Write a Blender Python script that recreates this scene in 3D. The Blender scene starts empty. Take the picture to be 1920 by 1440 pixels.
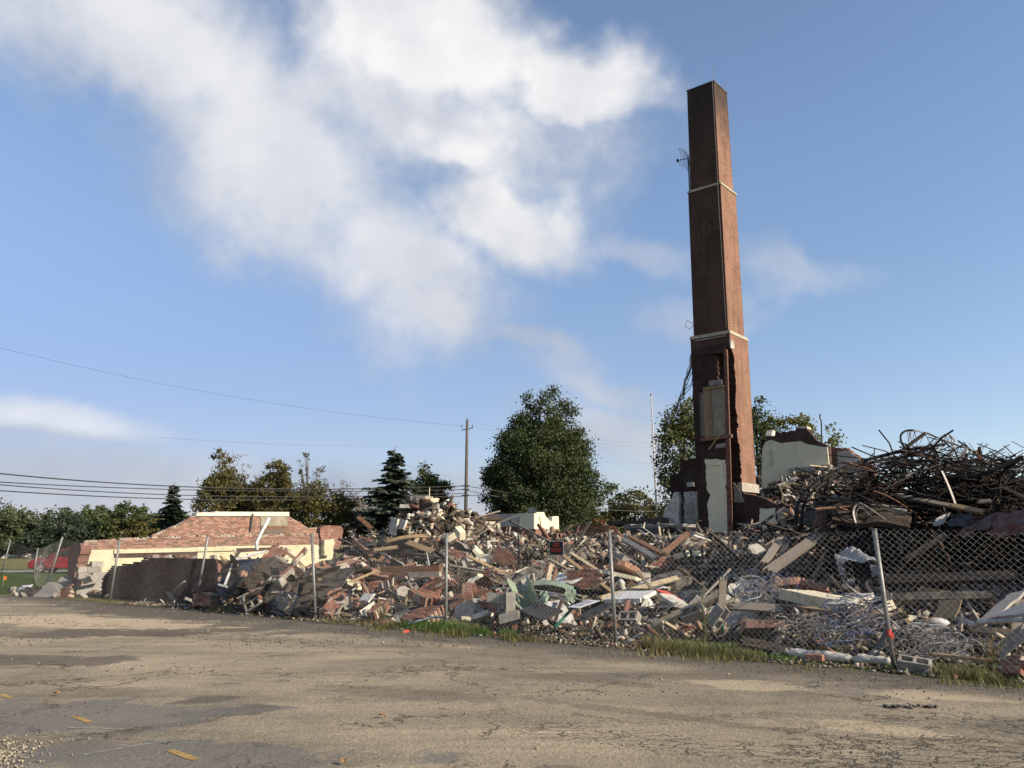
import bpy, math, random
import numpy as np
from mathutils import Vector, Matrix, noise as mnoise

R = random.Random(7)
NR = np.random.default_rng(11)
scene = bpy.context.scene
col = scene.collection

# ------------------------------------------------------------------ camera
FPX = 1553.0                     # focal length in photograph pixels (1920 wide)
CAMH = 1.6
PITCH = math.radians(11.1)
CP, SP = math.cos(PITCH), math.sin(PITCH)
cam_d = bpy.data.cameras.new('camera')
cam = bpy.data.objects.new('camera', cam_d)
col.objects.link(cam)
cam_d.sensor_width = 36.0
cam_d.lens = FPX / 1920 * 36.0
cam_d.clip_end = 6000
cam_d.clip_start = 0.05
cam.location = (0, 0, CAMH)
cam.rotation_euler = (math.radians(90) + PITCH, 0, 0)
scene.camera = cam

# ------------------------------------------------------------------ render look
scene.view_settings.view_transform = 'Standard'
scene.view_settings.look = 'None'
scene.view_settings.exposure = 0.72
scene.view_settings.gamma = 1.0
scene.cycles.use_denoising = True
scene.cycles.max_bounces = 5
scene.cycles.diffuse_bounces = 3
scene.cycles.glossy_bounces = 2
scene.cycles.transmission_bounces = 3
scene.cycles.transparent_max_bounces = 6
scene.cycles.sample_clamp_indirect = 6.0

SUN_AZ = math.radians(332)       # measured from +X, anticlockwise: to the right, a little behind
SUN_EL = math.radians(28)
sun_d = bpy.data.lights.new('sun', 'SUN')
sun_d.energy = 5.0
sun_d.angle = math.radians(0.53)
sun_d.color = (1.0, 0.88, 0.71)
sun = bpy.data.objects.new('sun', sun_d)
col.objects.link(sun)
sdir = Vector((math.cos(SUN_AZ) * math.cos(SUN_EL), math.sin(SUN_AZ) * math.cos(SUN_EL), math.sin(SUN_EL)))
sun.rotation_euler = sdir.to_track_quat('Z', 'Y').to_euler()
sun.location = (40, -20, 40)

# ------------------------------------------------------------------ node helper
class NG:
    def __init__(s, nt):
        s.nt = nt
    def n(s, t, ins=None, **kw):
        nd = s.nt.nodes.new(t)
        for k, v in kw.items():
            setattr(nd, k, v)
        for k, v in (ins or {}).items():
            sk = nd.inputs[k]
            if isinstance(v, bpy.types.NodeSocket):
                s.nt.links.new(v, sk)
            else:
                sk.default_value = v
        return nd
    def m(s, op, a, b=0.0, c=0.0, clamp=False):
        nd = s.n('ShaderNodeMath', {0: a, 1: b, 2: c}, operation=op)
        nd.use_clamp = clamp
        return nd.outputs[0]
    def vm(s, op, a, b=(0, 0, 0)):
        nd = s.n('ShaderNodeVectorMath', {0: a, 1: b}, operation=op)
        return nd.outputs['Value'] if op in ('LENGTH', 'DOT_PRODUCT', 'DISTANCE') else nd.outputs[0]
    def mix(s, f, a, b, bt='MIX'):
        nd = s.n('ShaderNodeMix', data_type='RGBA', blend_type=bt)
        for k, v in ((0, f), (6, a), (7, b)):
            if isinstance(v, bpy.types.NodeSocket):
                s.nt.links.new(v, nd.inputs[k])
            else:
                nd.inputs[k].default_value = (*v, 1) if k > 0 and len(v) == 3 else v
        return nd.outputs[2]
    def sstep(s, x, lo, hi):
        nd = s.n('ShaderNodeMapRange', {0: x, 1: lo, 2: hi, 3: 0.0, 4: 1.0}, interpolation_type='SMOOTHSTEP')
        return nd.outputs[0]
    def noise(s, vec, scale, detail=4.0, rough=0.55, dist=0.0, color=False):
        nd = s.n('ShaderNodeTexNoise', {'Vector': vec, 'Scale': scale, 'Detail': detail, 'Roughness': rough, 'Distortion': dist})
        return nd.outputs['Color' if color else 'Fac']
    def ramp(s, f, stops, interp='LINEAR'):
        nd = s.n('ShaderNodeValToRGB', {0: f})
        cr = nd.color_ramp
        cr.interpolation = interp
        while len(cr.elements) < len(stops):
            cr.elements.new(0.5)
        for e, (p, c) in zip(cr.elements, stops):
            e.position = p
            e.color = (*c, 1) if len(c) == 3 else c
        return nd.outputs[0]

# ------------------------------------------------------------------ pixel helpers (plan the place from the photo)
def ray(px, py):
    u = (px - 960) / FPX
    v = (720 - py) / FPX
    return np.array([u, CP - v * SP, SP + v * CP])
def W(px, py, Y):
    d = ray(px, py)
    t = Y / d[1]
    return np.array([d[0] * t, Y, CAMH + d[2] * t])
def G(px, py, z=0.0):
    d = ray(px, py)
    t = (z - CAMH) / d[2]
    return np.array([d[0] * t, d[1] * t, z])
def proj(p):
    x, y, z = p[0], p[1], p[2] - CAMH
    dep = y * CP + z * SP
    up = -y * SP + z * CP
    return 960 + FPX * x / dep, 720 - FPX * up / dep, dep
def on_plane(px, py, p0, n):
    d = ray(px, py)
    o = np.array([0, 0, CAMH])
    t = np.dot(np.asarray(p0) - o, n) / np.dot(d, n)
    return o + d * t

# ------------------------------------------------------------------ world: Nishita sky with broken clouds
world = bpy.data.worlds.new('World')
scene.world = world
world.use_nodes = True
wt = world.node_tree
wt.nodes.clear()
g = NG(wt)
SKY_K = 0.105
sky = g.n('ShaderNodeTexSky', sky_type='NISHITA')
sky.sun_disc = False
sky.sun_elevation = SUN_EL
sky.sun_rotation = math.pi / 2 - SUN_AZ
sky.altitude = 250
sky.air_density = 1.0
sky.dust_density = 0.35
sky.ozone_density = 2.2
tc = g.n('ShaderNodeTexCoord')
dvec = tc.outputs['Generated']
warp = g.noise(dvec, 4.0, 4.0, 0.6, 0.0, True)
wv = g.vm('SCALE', g.vm('SUBTRACT', warp, (0.5, 0.5, 0.5)))
wv.node.inputs['Scale'].default_value = 0.17
dw = g.vm('ADD', dvec, wv)
sx = g.n('ShaderNodeSeparateXYZ', {0: dw})
az = g.m('ARCTAN2', sx.outputs[0], sx.outputs[1])
el = g.m('ARCSINE', g.m('MAXIMUM', g.m('MINIMUM', sx.outputs[2], 0.999), -0.999))
ae = g.n('ShaderNodeCombineXYZ', {0: az, 1: el, 2: 0.0}).outputs[0]
def azel(px, py):
    d = ray(px, py)
    return math.atan2(d[0], d[1]), math.asin(d[2] / np.linalg.norm(d))
sx0 = g.n('ShaderNodeSeparateXYZ', {0: g.vm('ADD', g.vm('SCALE', dvec), g.vm('SCALE', dw))})
for l_ in sx0.inputs[0].links[0].from_node.inputs[:2]: l_.links[0].from_node.inputs['Scale'].default_value = 0.5
sx0.inputs[0].links[0].from_node.inputs[0].links[0].from_node.inputs['Scale'].default_value = 0.75
sx0.inputs[0].links[0].from_node.inputs[1].links[0].from_node.inputs['Scale'].default_value = 0.25
ae_flat = g.n('ShaderNodeCombineXYZ', {0: g.m('ARCTAN2', sx0.outputs[0], sx0.outputs[1]), 1: g.m('ARCSINE', g.m('MAXIMUM', g.m('MINIMUM', sx0.outputs[2], 0.999), -0.999)), 2: 0.0}).outputs[0]
def flat(*a):
    return blob(*a, src=ae_flat)
def blob(px, py, rx, ry, rot=0.0, src=None):
    a, e = azel(px, py)
    mp = g.n('ShaderNodeMapping', {'Vector': src or ae, 'Location': (a, e, 0), 'Rotation': (0, 0, math.radians(rot)),
                                   'Scale': (rx / FPX, ry / FPX, 1)}, vector_type='TEXTURE')
    ln = g.vm('LENGTH', mp.outputs[0])
    return g.m('SUBTRACT', 1.0, ln)
def bmax(lst):
    r = lst[0]
    for b in lst[1:]:
        nd = g.n('ShaderNodeMath', {0: r, 1: b, 2: 0.25}, operation='SMOOTH_MAX')
        r = nd.outputs[0]
    return r
bright = bmax([blob(840, 100, 310, 140, -10), blob(1090, 150, 240, 100, -4), blob(945, 405, 220, 115, -20),
               blob(740, 60, 160, 95), blob(860, 290, 150, 60, 10)])
soft = bmax([blob(520, 310, 430, 190, -14), blob(780, 520, 260, 150, -35), blob(840, 610, 140, 80, -10),
             blob(250, 70, 440, 130, -8), blob(850, 260, 430, 160)])
low = bmax([flat(60, 800, 260, 46, -3), flat(430, 895, 480, 40), blob(1010, 668, 150, 40, -12),
            blob(1110, 725, 240, 44, -10)])
haze_b = bmax([flat(100, 925, 900, 95), flat(760, 940, 640, 75), blob(1150, 820, 240, 90, -8)])
wisp = bmax([blob(1480, 490, 170, 60, -14), blob(1225, 470, 140, 50, -20), blob(1300, 580, 160, 50)])
fb = g.noise(dvec, 4.2, 7.0, 0.6, 0.25)
fb2 = g.noise(dvec, 13.0, 4.0, 0.6)
fbc = g.m('ADD', g.m('MULTIPLY', g.m('SUBTRACT', fb, 0.5), 1.5), g.m('MULTIPLY', g.m('SUBTRACT', fb2, 0.5), 0.75))
d_b = g.sstep(g.m('ADD', bright, g.m('MULTIPLY', fbc, 0.72)), -0.10, 0.62)
d_s = g.m('MULTIPLY', g.sstep(g.m('ADD', soft, g.m('MULTIPLY', fbc, 0.98)), -0.24, 0.80), 0.93)
d_l = g.m('MULTIPLY', g.sstep(g.m('ADD', low, g.m('MULTIPLY', fbc, 0.9)), -0.1, 0.9), 0.72)
d_h = g.m('MULTIPLY', g.sstep(g.m('ADD', haze_b, g.m('MULTIPLY', fbc, 0.7)), -0.15, 0.7), 0.86)
d_w = g.m('MULTIPLY', g.sstep(g.m('ADD', wisp, g.m('MULTIPLY', fbc, 1.3)), 0.1, 0.9), 0.50)
# the same broken cloud goes on round the rest of the sky
absaz = g.m('ABSOLUTE', az)
rest = g.m('MULTIPLY', g.sstep(absaz, 0.72, 1.1), g.sstep(g.noise(dvec, 2.4, 5.0, 0.56, 0.2), 0.52, 0.68))
dens = g.m('MAXIMUM', g.m('MAXIMUM', g.m('MAXIMUM', d_b, d_h), d_s), g.m('MAXIMUM', g.m('MAXIMUM', d_l, d_w), g.m('MULTIPLY', rest, 0.8)))
relief = g.m('MULTIPLY', g.m('SUBTRACT', g.noise(g.vm('ADD', dvec, (0.06, 0.0, 0.06)), 4.5, 4.0, 0.5), g.noise(dvec, 4.5, 4.0, 0.5)), -1.3)
lit = g.m('ADD', g.m('ADD', g.m('ADD', g.m('MULTIPLY', d_b, 0.46), g.m('MULTIPLY', d_s, 0.40)), 0.24), relief, clamp=True)
top_l = g.sstep(g.m('ADD', flat(80, 785, 240, 34, -3), g.m('MULTIPLY', fbc, 0.35)), -0.1, 0.6)
lit = g.m('ADD', lit, g.m('MULTIPLY', top_l, 0.55), clamp=True)
CK = 1.0 / (SKY_K * 2 ** 0.72)
ccol = g.mix(lit, (0.38 * CK, 0.44 * CK, 0.56 * CK), (0.97 * CK, 0.96 * CK, 0.955 * CK))
skyc = g.mix(1.0, sky.outputs[0], (1.20, 1.13, 1.10), 'MULTIPLY')
# thin low haze: the horizon away from the sun is duller
el0 = g.m('ARCSINE', g.n('ShaderNodeSeparateXYZ', {0: dvec}).outputs[2])
away = g.m('MULTIPLY_ADD', g.vm('DOT_PRODUCT', dvec, (-math.cos(SUN_AZ), -math.sin(SUN_AZ), 0.0)), 0.5, 0.5)
dull = g.m('SUBTRACT', 1.0, g.m('MULTIPLY', g.m('MULTIPLY', g.sstep(el0, 0.50, 0.02), g.m('POWER', away, 1.6)), 0.62))
skyc = g.mix(1.0, skyc, g.n('ShaderNodeCombineXYZ', {0: dull, 1: g.m('POWER', dull, 1.12), 2: g.m('POWER', dull, 0.88)}).outputs[0], 'MULTIPLY')
fin = g.mix(dens, skyc, ccol)
world.cycles.sampling_method = 'MANUAL'
world.cycles.sample_map_resolution = 512
bg = g.n('ShaderNodeBackground', {'Color': fin, 'Strength': SKY_K})
wo = g.n('ShaderNodeOutputWorld', {'Surface': bg.outputs[0]})

# ------------------------------------------------------------------ materials
def newmat(name):
    m = bpy.data.materials.new(name)
    m.use_nodes = True
    m.node_tree.nodes.clear()
    return m, NG(m.node_tree)
def finish(m, g, colour, rough=0.8, bump=None, bstr=0.4, bdist=0.02, metal=0.0, spec=0.3, transl=None):
    ins = {'Base Color': colour if isinstance(colour, bpy.types.NodeSocket) else (*colour, 1), 'Roughness': rough, 'Metallic': metal,
           'Specular IOR Level': spec}
    p = g.n('ShaderNodeBsdfPrincipled', ins)
    if bump is not None:
        b = g.n('ShaderNodeBump', {'Height': bump, 'Strength': bstr, 'Distance': bdist})
        g.nt.links.new(b.outputs[0], p.inputs['Normal'])
    out = p.outputs[0]
    if transl is not None:
        t = g.n('ShaderNodeBsdfTranslucent', {'Color': ins['Base Color']})
        mx = g.n('ShaderNodeMixShader', {0: transl, 1: out, 2: t.outputs[0]})
        out = mx.outputs[0]
    g.n('ShaderNodeOutputMaterial', {'Surface': out})
    return m
MAT = {}
def gm(name, c1, c2, scale=6.0, rough=0.8, bstr=0.35, metal=0.0, c3=None, spec=0.3, vary=0.25, stretch=None, alb=0.68, dust=0.0):
    if alb: c1, c2, c3 = [tuple(x * alb for x in q) if q else q for q in (c1, c2, c3)]
    m, g = newmat(name)
    tc = g.n('ShaderNodeTexCoord')
    oi = g.n('ShaderNodeObjectInfo')
    ge = g.n('ShaderNodeNewGeometry')
    rnd = g.m('FRACT', g.m('ADD', oi.outputs['Random'], ge.outputs['Random Per Island']))
    vec = g.vm('ADD', tc.outputs['Object'], g.vm('SCALE', oi.outputs['Location']))
    vec.node.inputs[1].links[0].from_node.inputs['Scale'].default_value = 0.37
    if stretch:
        vec = g.n('ShaderNodeMapping', {'Vector': vec, 'Scale': stretch}).outputs[0]
    f = g.noise(vec, scale, 6.0, 0.62)
    c = g.mix(g.sstep(f, 0.32, 0.68), c1, c2)
    if c3:
        f3 = g.noise(vec, scale * 2.3, 4.0, 0.6)
        c = g.mix(g.m('MULTIPLY', g.sstep(f3, 0.56, 0.66), 0.8), c, c3)
    if dust:
        c = g.mix(g.m('MULTIPLY', g.sstep(g.noise(g.n('ShaderNodeNewGeometry').outputs['Position'], 5.0, 4.0, 0.7), 0.42, 0.62), dust), c, (0.16, 0.128, 0.092))
    val = g.m('ADD', 1.0 - vary, g.m('MULTIPLY', rnd, 2 * vary))
    hs = g.n('ShaderNodeHueSaturation', {'Color': c, 'Value': val, 'Saturation': 1.0})
    finish(m, g, hs.outputs[0], rough, g.noise(vec, scale * 3.5, 5.0, 0.65), bstr, 0.02, metal, spec)
    MAT[name] = m
    return m

def brick_uv(name, ca, cb, mortar, soot=None, rough=0.85, blotch=0.35, white=0.0):
    m, g = newmat(name)
    tc = g.n('ShaderNodeTexCoord')
    uv = tc.outputs['UV']
    ge = g.n('ShaderNodeNewGeometry')
    pos = ge.outputs['Position']
    wob = g.vm('SCALE', g.vm('SUBTRACT', g.noise(pos, 9.0, 3.0, 0.5, 0, True), (0.5, 0.5, 0.5)))
    wob.node.inputs['Scale'].default_value = 0.012
    uv2 = g.vm('ADD', uv, wob)
    bt = g.n('ShaderNodeTexBrick', {'Vector': uv2, 'Color1': (*ca, 1), 'Color2': (*cb, 1), 'Mortar': (*mortar, 1), 'Scale': 1.0,
                                    'Mortar Size': 0.0075, 'Mortar Smooth': 0.15, 'Bias': -0.1, 'Brick Width': 0.2032, 'Row Height': 0.0677})
    bt.offset = 0.5
    c = bt.outputs[0]
    n1 = g.noise(pos, 1.3, 6.0, 0.62)
    c = g.mix(g.m('MULTIPLY', g.sstep(n1, 0.35, 0.7), blotch), c, tuple(x * 0.45 for x in ca))
    stv = g.n('ShaderNodeMapping', {'Vector': pos, 'Scale': (2.6, 2.6, 0.16)}).outputs[0]
    c = g.mix(g.m('MULTIPLY', g.sstep(g.noise(stv, 1.6, 5.0, 0.65), 0.48, 0.68), 0.42), c, tuple(x * 0.35 for x in ca))
    if white:
        n2 = g.noise(pos, 5.0, 6.0, 0.7)
        c = g.mix(g.m('MULTIPLY', g.sstep(n2, 0.55, 0.7), white), c, (0.40, 0.34, 0.28))
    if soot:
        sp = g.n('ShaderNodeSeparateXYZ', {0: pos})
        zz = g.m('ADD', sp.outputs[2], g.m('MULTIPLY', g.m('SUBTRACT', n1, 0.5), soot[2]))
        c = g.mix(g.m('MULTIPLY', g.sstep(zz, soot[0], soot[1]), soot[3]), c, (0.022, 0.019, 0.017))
    h = g.m('ADD', g.m('MULTIPLY', bt.outputs['Fac'], -1.0), g.m('MULTIPLY', g.noise(pos, 60.0, 4.0), 0.5))
    finish(m, g, c, rough, h, 0.5, 0.012, 0.0, 0.2)
    MAT[name] = m
    return m

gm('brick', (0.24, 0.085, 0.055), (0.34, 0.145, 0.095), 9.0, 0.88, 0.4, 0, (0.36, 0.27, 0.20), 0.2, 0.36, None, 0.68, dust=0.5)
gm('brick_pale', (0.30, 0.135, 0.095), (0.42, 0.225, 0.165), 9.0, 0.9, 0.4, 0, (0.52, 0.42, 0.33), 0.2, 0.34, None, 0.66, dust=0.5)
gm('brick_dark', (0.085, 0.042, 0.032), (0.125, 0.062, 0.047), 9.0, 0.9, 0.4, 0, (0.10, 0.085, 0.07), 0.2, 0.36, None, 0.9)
gm('mortar', (0.42, 0.37, 0.31), (0.56, 0.50, 0.42), 12.0, 0.95, 0.6, dust=0.5)
gm('concrete', (0.30, 0.285, 0.26), (0.42, 0.40, 0.36), 5.0, 0.92, 0.4, 0, (0.22, 0.21, 0.19), dust=0.5)
gm('concrete_block', (0.36, 0.335, 0.295), (0.46, 0.43, 0.38), 14.0, 0.95, 0.6, 0, (0.28, 0.26, 0.23), dust=0.5)
gm('plaster_cream', (0.64, 0.57, 0.39), (0.71, 0.64, 0.45), 2.0, 0.85, 0.15, 0, (0.58, 0.51, 0.36), 0.3, 0.08, None, 0.92)
gm('plaster_yellow', (0.68, 0.60, 0.37), (0.72, 0.67, 0.48), 1.6, 0.8, 0.2, 0, (0.46, 0.41, 0.29), 0.3, 0.1)
gm('plaster_white', (0.64, 0.59, 0.50), (0.76, 0.72, 0.63), 4.0, 0.85, 0.2, 0, (0.46, 0.42, 0.35), 0.3, 0.2, dust=0.5)
gm('coping_stone', (0.66, 0.60, 0.47), (0.74, 0.69, 0.57), 4.0, 0.9, 0.3, 0, (0.45, 0.41, 0.33))
gm('stained_concrete', (0.36, 0.32, 0.235), (0.48, 0.43, 0.32), 3.0, 0.9, 0.3, 0, (0.24, 0.22, 0.17))
gm('wood_pale', (0.55, 0.44, 0.28), (0.66, 0.55, 0.37), 7.0, 0.8, 0.3, 0, (0.42, 0.33, 0.2), 0.2, 0.2, (1, 8, 8), dust=0.5)
gm('wood_tan', (0.34, 0.225, 0.115), (0.43, 0.30, 0.165), 7.0, 0.8, 0.3, 0, (0.28, 0.17, 0.08), 0.2, 0.25, (1, 8, 8), dust=0.5)
gm('wood_grey', (0.22, 0.19, 0.16), (0.33, 0.29, 0.245), 7.0, 0.9, 0.4, 0, (0.13, 0.11, 0.09), 0.2, 0.3, (1, 8, 8), dust=0.5)
gm('wood_dark', (0.06, 0.047, 0.037), (0.12, 0.09, 0.068), 7.0, 0.9, 0.4, 0, (0.03, 0.025, 0.02), 0.2, 0.3, (1, 8, 8))
gm('metal_grey', (0.30, 0.305, 0.30), (0.42, 0.42, 0.41), 4.0, 0.55, 0.15, 0.35, (0.22, 0.17, 0.13), 0.4, dust=0.5)
gm('metal_dark', (0.045, 0.045, 0.047), (0.085, 0.082, 0.08), 5.0, 0.6, 0.2, 0.3, (0.12, 0.07, 0.045), 0.4)
gm('metal_white', (0.66, 0.66, 0.63), (0.76, 0.755, 0.73), 3.0, 0.5, 0.1, 0.0, (0.45, 0.41, 0.36), 0.4, dust=0.5)
gm('rust', (0.17, 0.075, 0.04), (0.26, 0.12, 0.065), 6.0, 0.85, 0.3, 0.1, (0.12, 0.05, 0.03), dust=0.5)
gm('rust_red', (0.13, 0.042, 0.028), (0.19, 0.068, 0.046), 4.0, 0.7, 0.2, 0.1, (0.10, 0.035, 0.025), dust=0.5)
gm('burnt_steel', (0.012, 0.010, 0.009), (0.028, 0.023, 0.020), 6.0, 0.7, 0.2, 0.1, (0.06, 0.035, 0.022), 0.25)
gm('light_steel', (0.30, 0.27, 0.24), (0.45, 0.42, 0.38), 6.0, 0.6, 0.2, 0.3, (0.22, 0.13, 0.08), 0.4)
gm('galvanized', (0.22, 0.22, 0.21), (0.32, 0.32, 0.305), 14.0, 0.5, 0.1, 0.35, (0.22, 0.21, 0.19), 0.5, 0.08)
gm('wire', (0.24, 0.235, 0.22), (0.32, 0.31, 0.29), 3.0, 0.5, 0.0, 0.25, None, 0.5, 0.05, None, 1.0)
gm('green_paint', (0.30, 0.42, 0.27), (0.42, 0.53, 0.36), 4.0, 0.5, 0.1, 0.0, (0.25, 0.34, 0.2), 0.4, dust=0.5)
gm('green_post', (0.03, 0.17, 0.12), (0.06, 0.24, 0.17), 8.0, 0.5, 0.1)
gm('black_plastic', (0.018, 0.019, 0.022), (0.035, 0.036, 0.042), 3.0, 0.32, 0.5, 0, None, 0.5, 0.1)
gm('blue_wire', (0.04, 0.08, 0.22), (0.07, 0.12, 0.30), 6.0, 0.5, 0.0)
gm('pale_wire', (0.30, 0.30, 0.31), (0.46, 0.46, 0.46), 6.0, 0.5, 0.0)
gm('grey_wire', (0.12, 0.115, 0.12), (0.22, 0.21, 0.22), 6.0, 0.5, 0.0)
gm('insulation', (0.66, 0.58, 0.41), (0.76, 0.69, 0.53), 5.0, 0.95, 0.6, 0, (0.5, 0.42, 0.28), dust=0.5)
gm('white_fabric', (0.50, 0.47, 0.41), (0.62, 0.59, 0.53), 6.0, 0.9, 0.5, 0, (0.40, 0.37, 0.32))
gm('tar_paper', (0.030, 0.028, 0.027), (0.06, 0.055, 0.05), 4.0, 0.85, 0.4, 0, (0.10, 0.085, 0.07), dust=0.5)
gm('pole_wood', (0.105, 0.092, 0.08), (0.175, 0.155, 0.135), 3.0, 0.9, 0.3, 0, None, 0.2, 0.1, (6, 6, 0.6))
gm('red_flag', (0.75, 0.05, 0.05), (0.80, 0.08, 0.06), 3.0, 0.6, 0)
gm('orange_flag', (0.85, 0.22, 0.03), (0.85, 0.26, 0.05), 3.0, 0.6, 0)
gm('rock', (0.36, 0.33, 0.29), (0.52, 0.48, 0.42), 2.0, 0.95, 0.6, 0, (0.2, 0.18, 0.16), 0.2, 0.3)
gm('stone_chip', (0.30, 0.25, 0.175), (0.46, 0.40, 0.30), 4.0, 0.95, 0.5, 0, None, 0.2, 0.3)
gm('gravel_dark', (0.13, 0.115, 0.095), (0.22, 0.195, 0.16), 4.0, 0.95, 0.5, 0, None, 0.2, 0.4)
gm('dead_leaf', (0.28, 0.13, 0.04), (0.40, 0.20, 0.07), 8.0, 0.8, 0.2)
gm('red_scrap', (0.45, 0.05, 0.04), (0.55, 0.09, 0.06), 5.0, 0.7, 0.1)
gm('black_paint', (0.012, 0.012, 0.013), (0.02, 0.02, 0.02), 3.0, 0.45, 0)
gm('sign_red', (0.62, 0.06, 0.03), (0.66, 0.09, 0.04), 3.0, 0.5, 0)
gm('sign_grey', (0.28, 0.27, 0.31), (0.33, 0.32, 0.36), 3.0, 0.6, 0)
gm('sign_white', (0.62, 0.61, 0.66), (0.70, 0.69, 0.73), 3.0, 0.5, 0)
gm('yellow_paint', (0.60, 0.36, 0.07), (0.66, 0.44, 0.13), 30.0, 0.85, 0.4, 0, (0.30, 0.235, 0.15), dust=0.5)
gm('faint_paint', (0.34, 0.34, 0.33), (0.27, 0.25, 0.22), 15.0, 0.85, 0.3, 0, (0.22, 0.19, 0.15))
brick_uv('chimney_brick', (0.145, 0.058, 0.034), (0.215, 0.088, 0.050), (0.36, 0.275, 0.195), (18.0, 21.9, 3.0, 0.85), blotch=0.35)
brick_uv('darker_brick', (0.062, 0.030, 0.021), (0.088, 0.044, 0.031), (0.090, 0.074, 0.060), (17.0, 21.9, 3.0, 0.7), blotch=0.5)
brick_uv('charred_brick', (0.040, 0.020, 0.015), (0.066, 0.032, 0.024), (0.052, 0.044, 0.038), None, blotch=0.75)
brick_uv('old_brick', (0.19, 0.075, 0.052), (0.25, 0.11, 0.08), (0.28, 0.235, 0.185), None, blotch=0.5, white=0.5)
brick_uv('dark_brick', (0.065, 0.034, 0.027), (0.10, 0.05, 0.038), (0.10, 0.084, 0.07), None, blotch=0.6)

# mixed debris colours picked per piece
m, g = newmat('debris_mix')
ge = g.n('ShaderNodeNewGeometry')
stops = [(0.26, 0.215, 0.165), (0.52, 0.44, 0.33), (0.30, 0.14, 0.10), (0.13, 0.11, 0.09), (0.62, 0.56, 0.45), (0.20, 0.165, 0.13), (0.36, 0.22, 0.15),
         (0.07, 0.06, 0.05), (0.42, 0.33, 0.22), (0.045, 0.04, 0.036), (0.34, 0.31, 0.275), (0.55, 0.49, 0.40), (0.24, 0.105, 0.075), (0.17, 0.15, 0.13), (0.70, 0.66, 0.57), (0.30, 0.24, 0.18)]
stops = [tuple(v * 0.70 for v in q) for q in stops] + [(0.03, 0.026, 0.022), (0.06, 0.045, 0.033), (0.11, 0.08, 0.055), (0.022, 0.02, 0.018), (0.09, 0.07, 0.05), (0.045, 0.036, 0.028)]
c = g.ramp(ge.outputs['Random Per Island'], [(i / len(stops), x) for i, x in enumerate(stops)], 'CONSTANT')
pos = ge.outputs['Position']
c = g.mix(g.m('MULTIPLY', g.sstep(g.noise(pos, 7.0, 3.0, 0.6), 0.4, 0.7), 0.45), c, (0.10, 0.08, 0.06))
finish(m, g, c, 0.92, g.noise(pos, 40.0, 4.0), 0.4, 0.01, 0, 0.2)
MAT['debris_mix'] = m
m, g = newmat('debris_dark')
ge = g.n('ShaderNodeNewGeometry')
stops = [(0.05, 0.044, 0.038), (0.11, 0.09, 0.07), (0.03, 0.027, 0.025), (0.16, 0.075, 0.05), (0.075, 0.066, 0.06), (0.22, 0.18, 0.14), (0.04, 0.036, 0.034), (0.12, 0.11, 0.105), (0.30, 0.25, 0.19), (0.06, 0.052, 0.045)]
c = g.ramp(ge.outputs['Random Per Island'], [(i / len(stops), x) for i, x in enumerate(stops)], 'CONSTANT')
finish(m, g, c, 0.9, g.noise(ge.outputs['Position'], 40.0, 4.0), 0.4, 0.01, 0, 0.2)
MAT['debris_dark'] = m
m, g = newmat('debris_soil')
ge = g.n('ShaderNodeNewGeometry')
pos = ge.outputs['Position']
c = g.mix(g.sstep(g.noise(pos, 1.6, 8.0, 0.68), 0.35, 0.65), (0.022, 0.018, 0.014), (0.10, 0.08, 0.056))
c = g.mix(g.sstep(g.noise(pos, 9.0, 6.0, 0.7), 0.57, 0.66), c, (0.28, 0.23, 0.17))
# the ground under the burnt right-hand part is black with ash; the hollow's shade is painted in
wz = g.vm('DOT_PRODUCT', g.vm('SUBTRACT', pos, (5.06, 11.5, 0)), (0.6348, 0.7727, 0.0)); sz = g.vm('DOT_PRODUCT', g.vm('SUBTRACT', pos, (5.06, 11.5, 0)), (-0.7727, 0.6348, 0.0))
bz = g.m('MULTIPLY', g.sstep(g.m('ADD', sz, g.m('MULTIPLY', g.noise(pos, 0.8, 4.0), 3.0)), 10.5, 7.0), g.m('MULTIPLY', g.sstep(g.m('ADD', wz, g.m('MULTIPLY', g.noise(pos, 0.8, 4.0), 3.0)), 7.0, 9.0), g.sstep(wz, 19.0, 17.0)))
c = g.mix(g.m('MULTIPLY', bz, 0.9), c, (0.018, 0.016, 0.014))
finish(m, g, c, 0.95, g.noise(pos, 11.0, 8.0, 0.75), 0.9, 0.12, 0, 0.1)
MAT['debris_soil'] = m

def leafmat(name, c1, c2, c3, transl=0.25):
    c1, c2, c3 = [tuple(x * 0.78 for x in q) for q in (c1, c2, c3)]
    m, g = newmat(name)
    ge = g.n('ShaderNodeNewGeometry')
    pos = ge.outputs['Position']
    f = g.noise(pos, 0.55, 3.0, 0.6)
    c = g.mix(g.sstep(f, 0.38, 0.64), c1, c2)
    r = ge.outputs['Random Per Island']
    c = g.mix(g.sstep(r, 0.72, 1.0), c, c3)
    hs = g.n('ShaderNodeHueSaturation', {'Color': c, 'Value': g.m('ADD', 0.78, g.m('MULTIPLY', g.m('FRACT', g.m('MULTIPLY', r, 7.31)), 0.44))})
    finish(m, g, hs.outputs[0], 0.6, None, 0, 0, 0, 0.25, transl)
    MAT[name] = m
leafmat('leaf_maple', (0.045, 0.068, 0.024), (0.075, 0.098, 0.032), (0.10, 0.115, 0.04))
leafmat('leaf_green', (0.06, 0.088, 0.030), (0.095, 0.12, 0.040), (0.13, 0.14, 0.05))
leafmat('leaf_olive', (0.085, 0.082, 0.026), (0.13, 0.115, 0.034), (0.17, 0.12, 0.04))
leafmat('leaf_autumn', (0.13, 0.105, 0.035), (0.18, 0.125, 0.04), (0.20, 0.10, 0.04))
leafmat('leaf_yellow', (0.14, 0.15, 0.04), (0.20, 0.19, 0.05), (0.24, 0.22, 0.07), 0.35)
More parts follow.
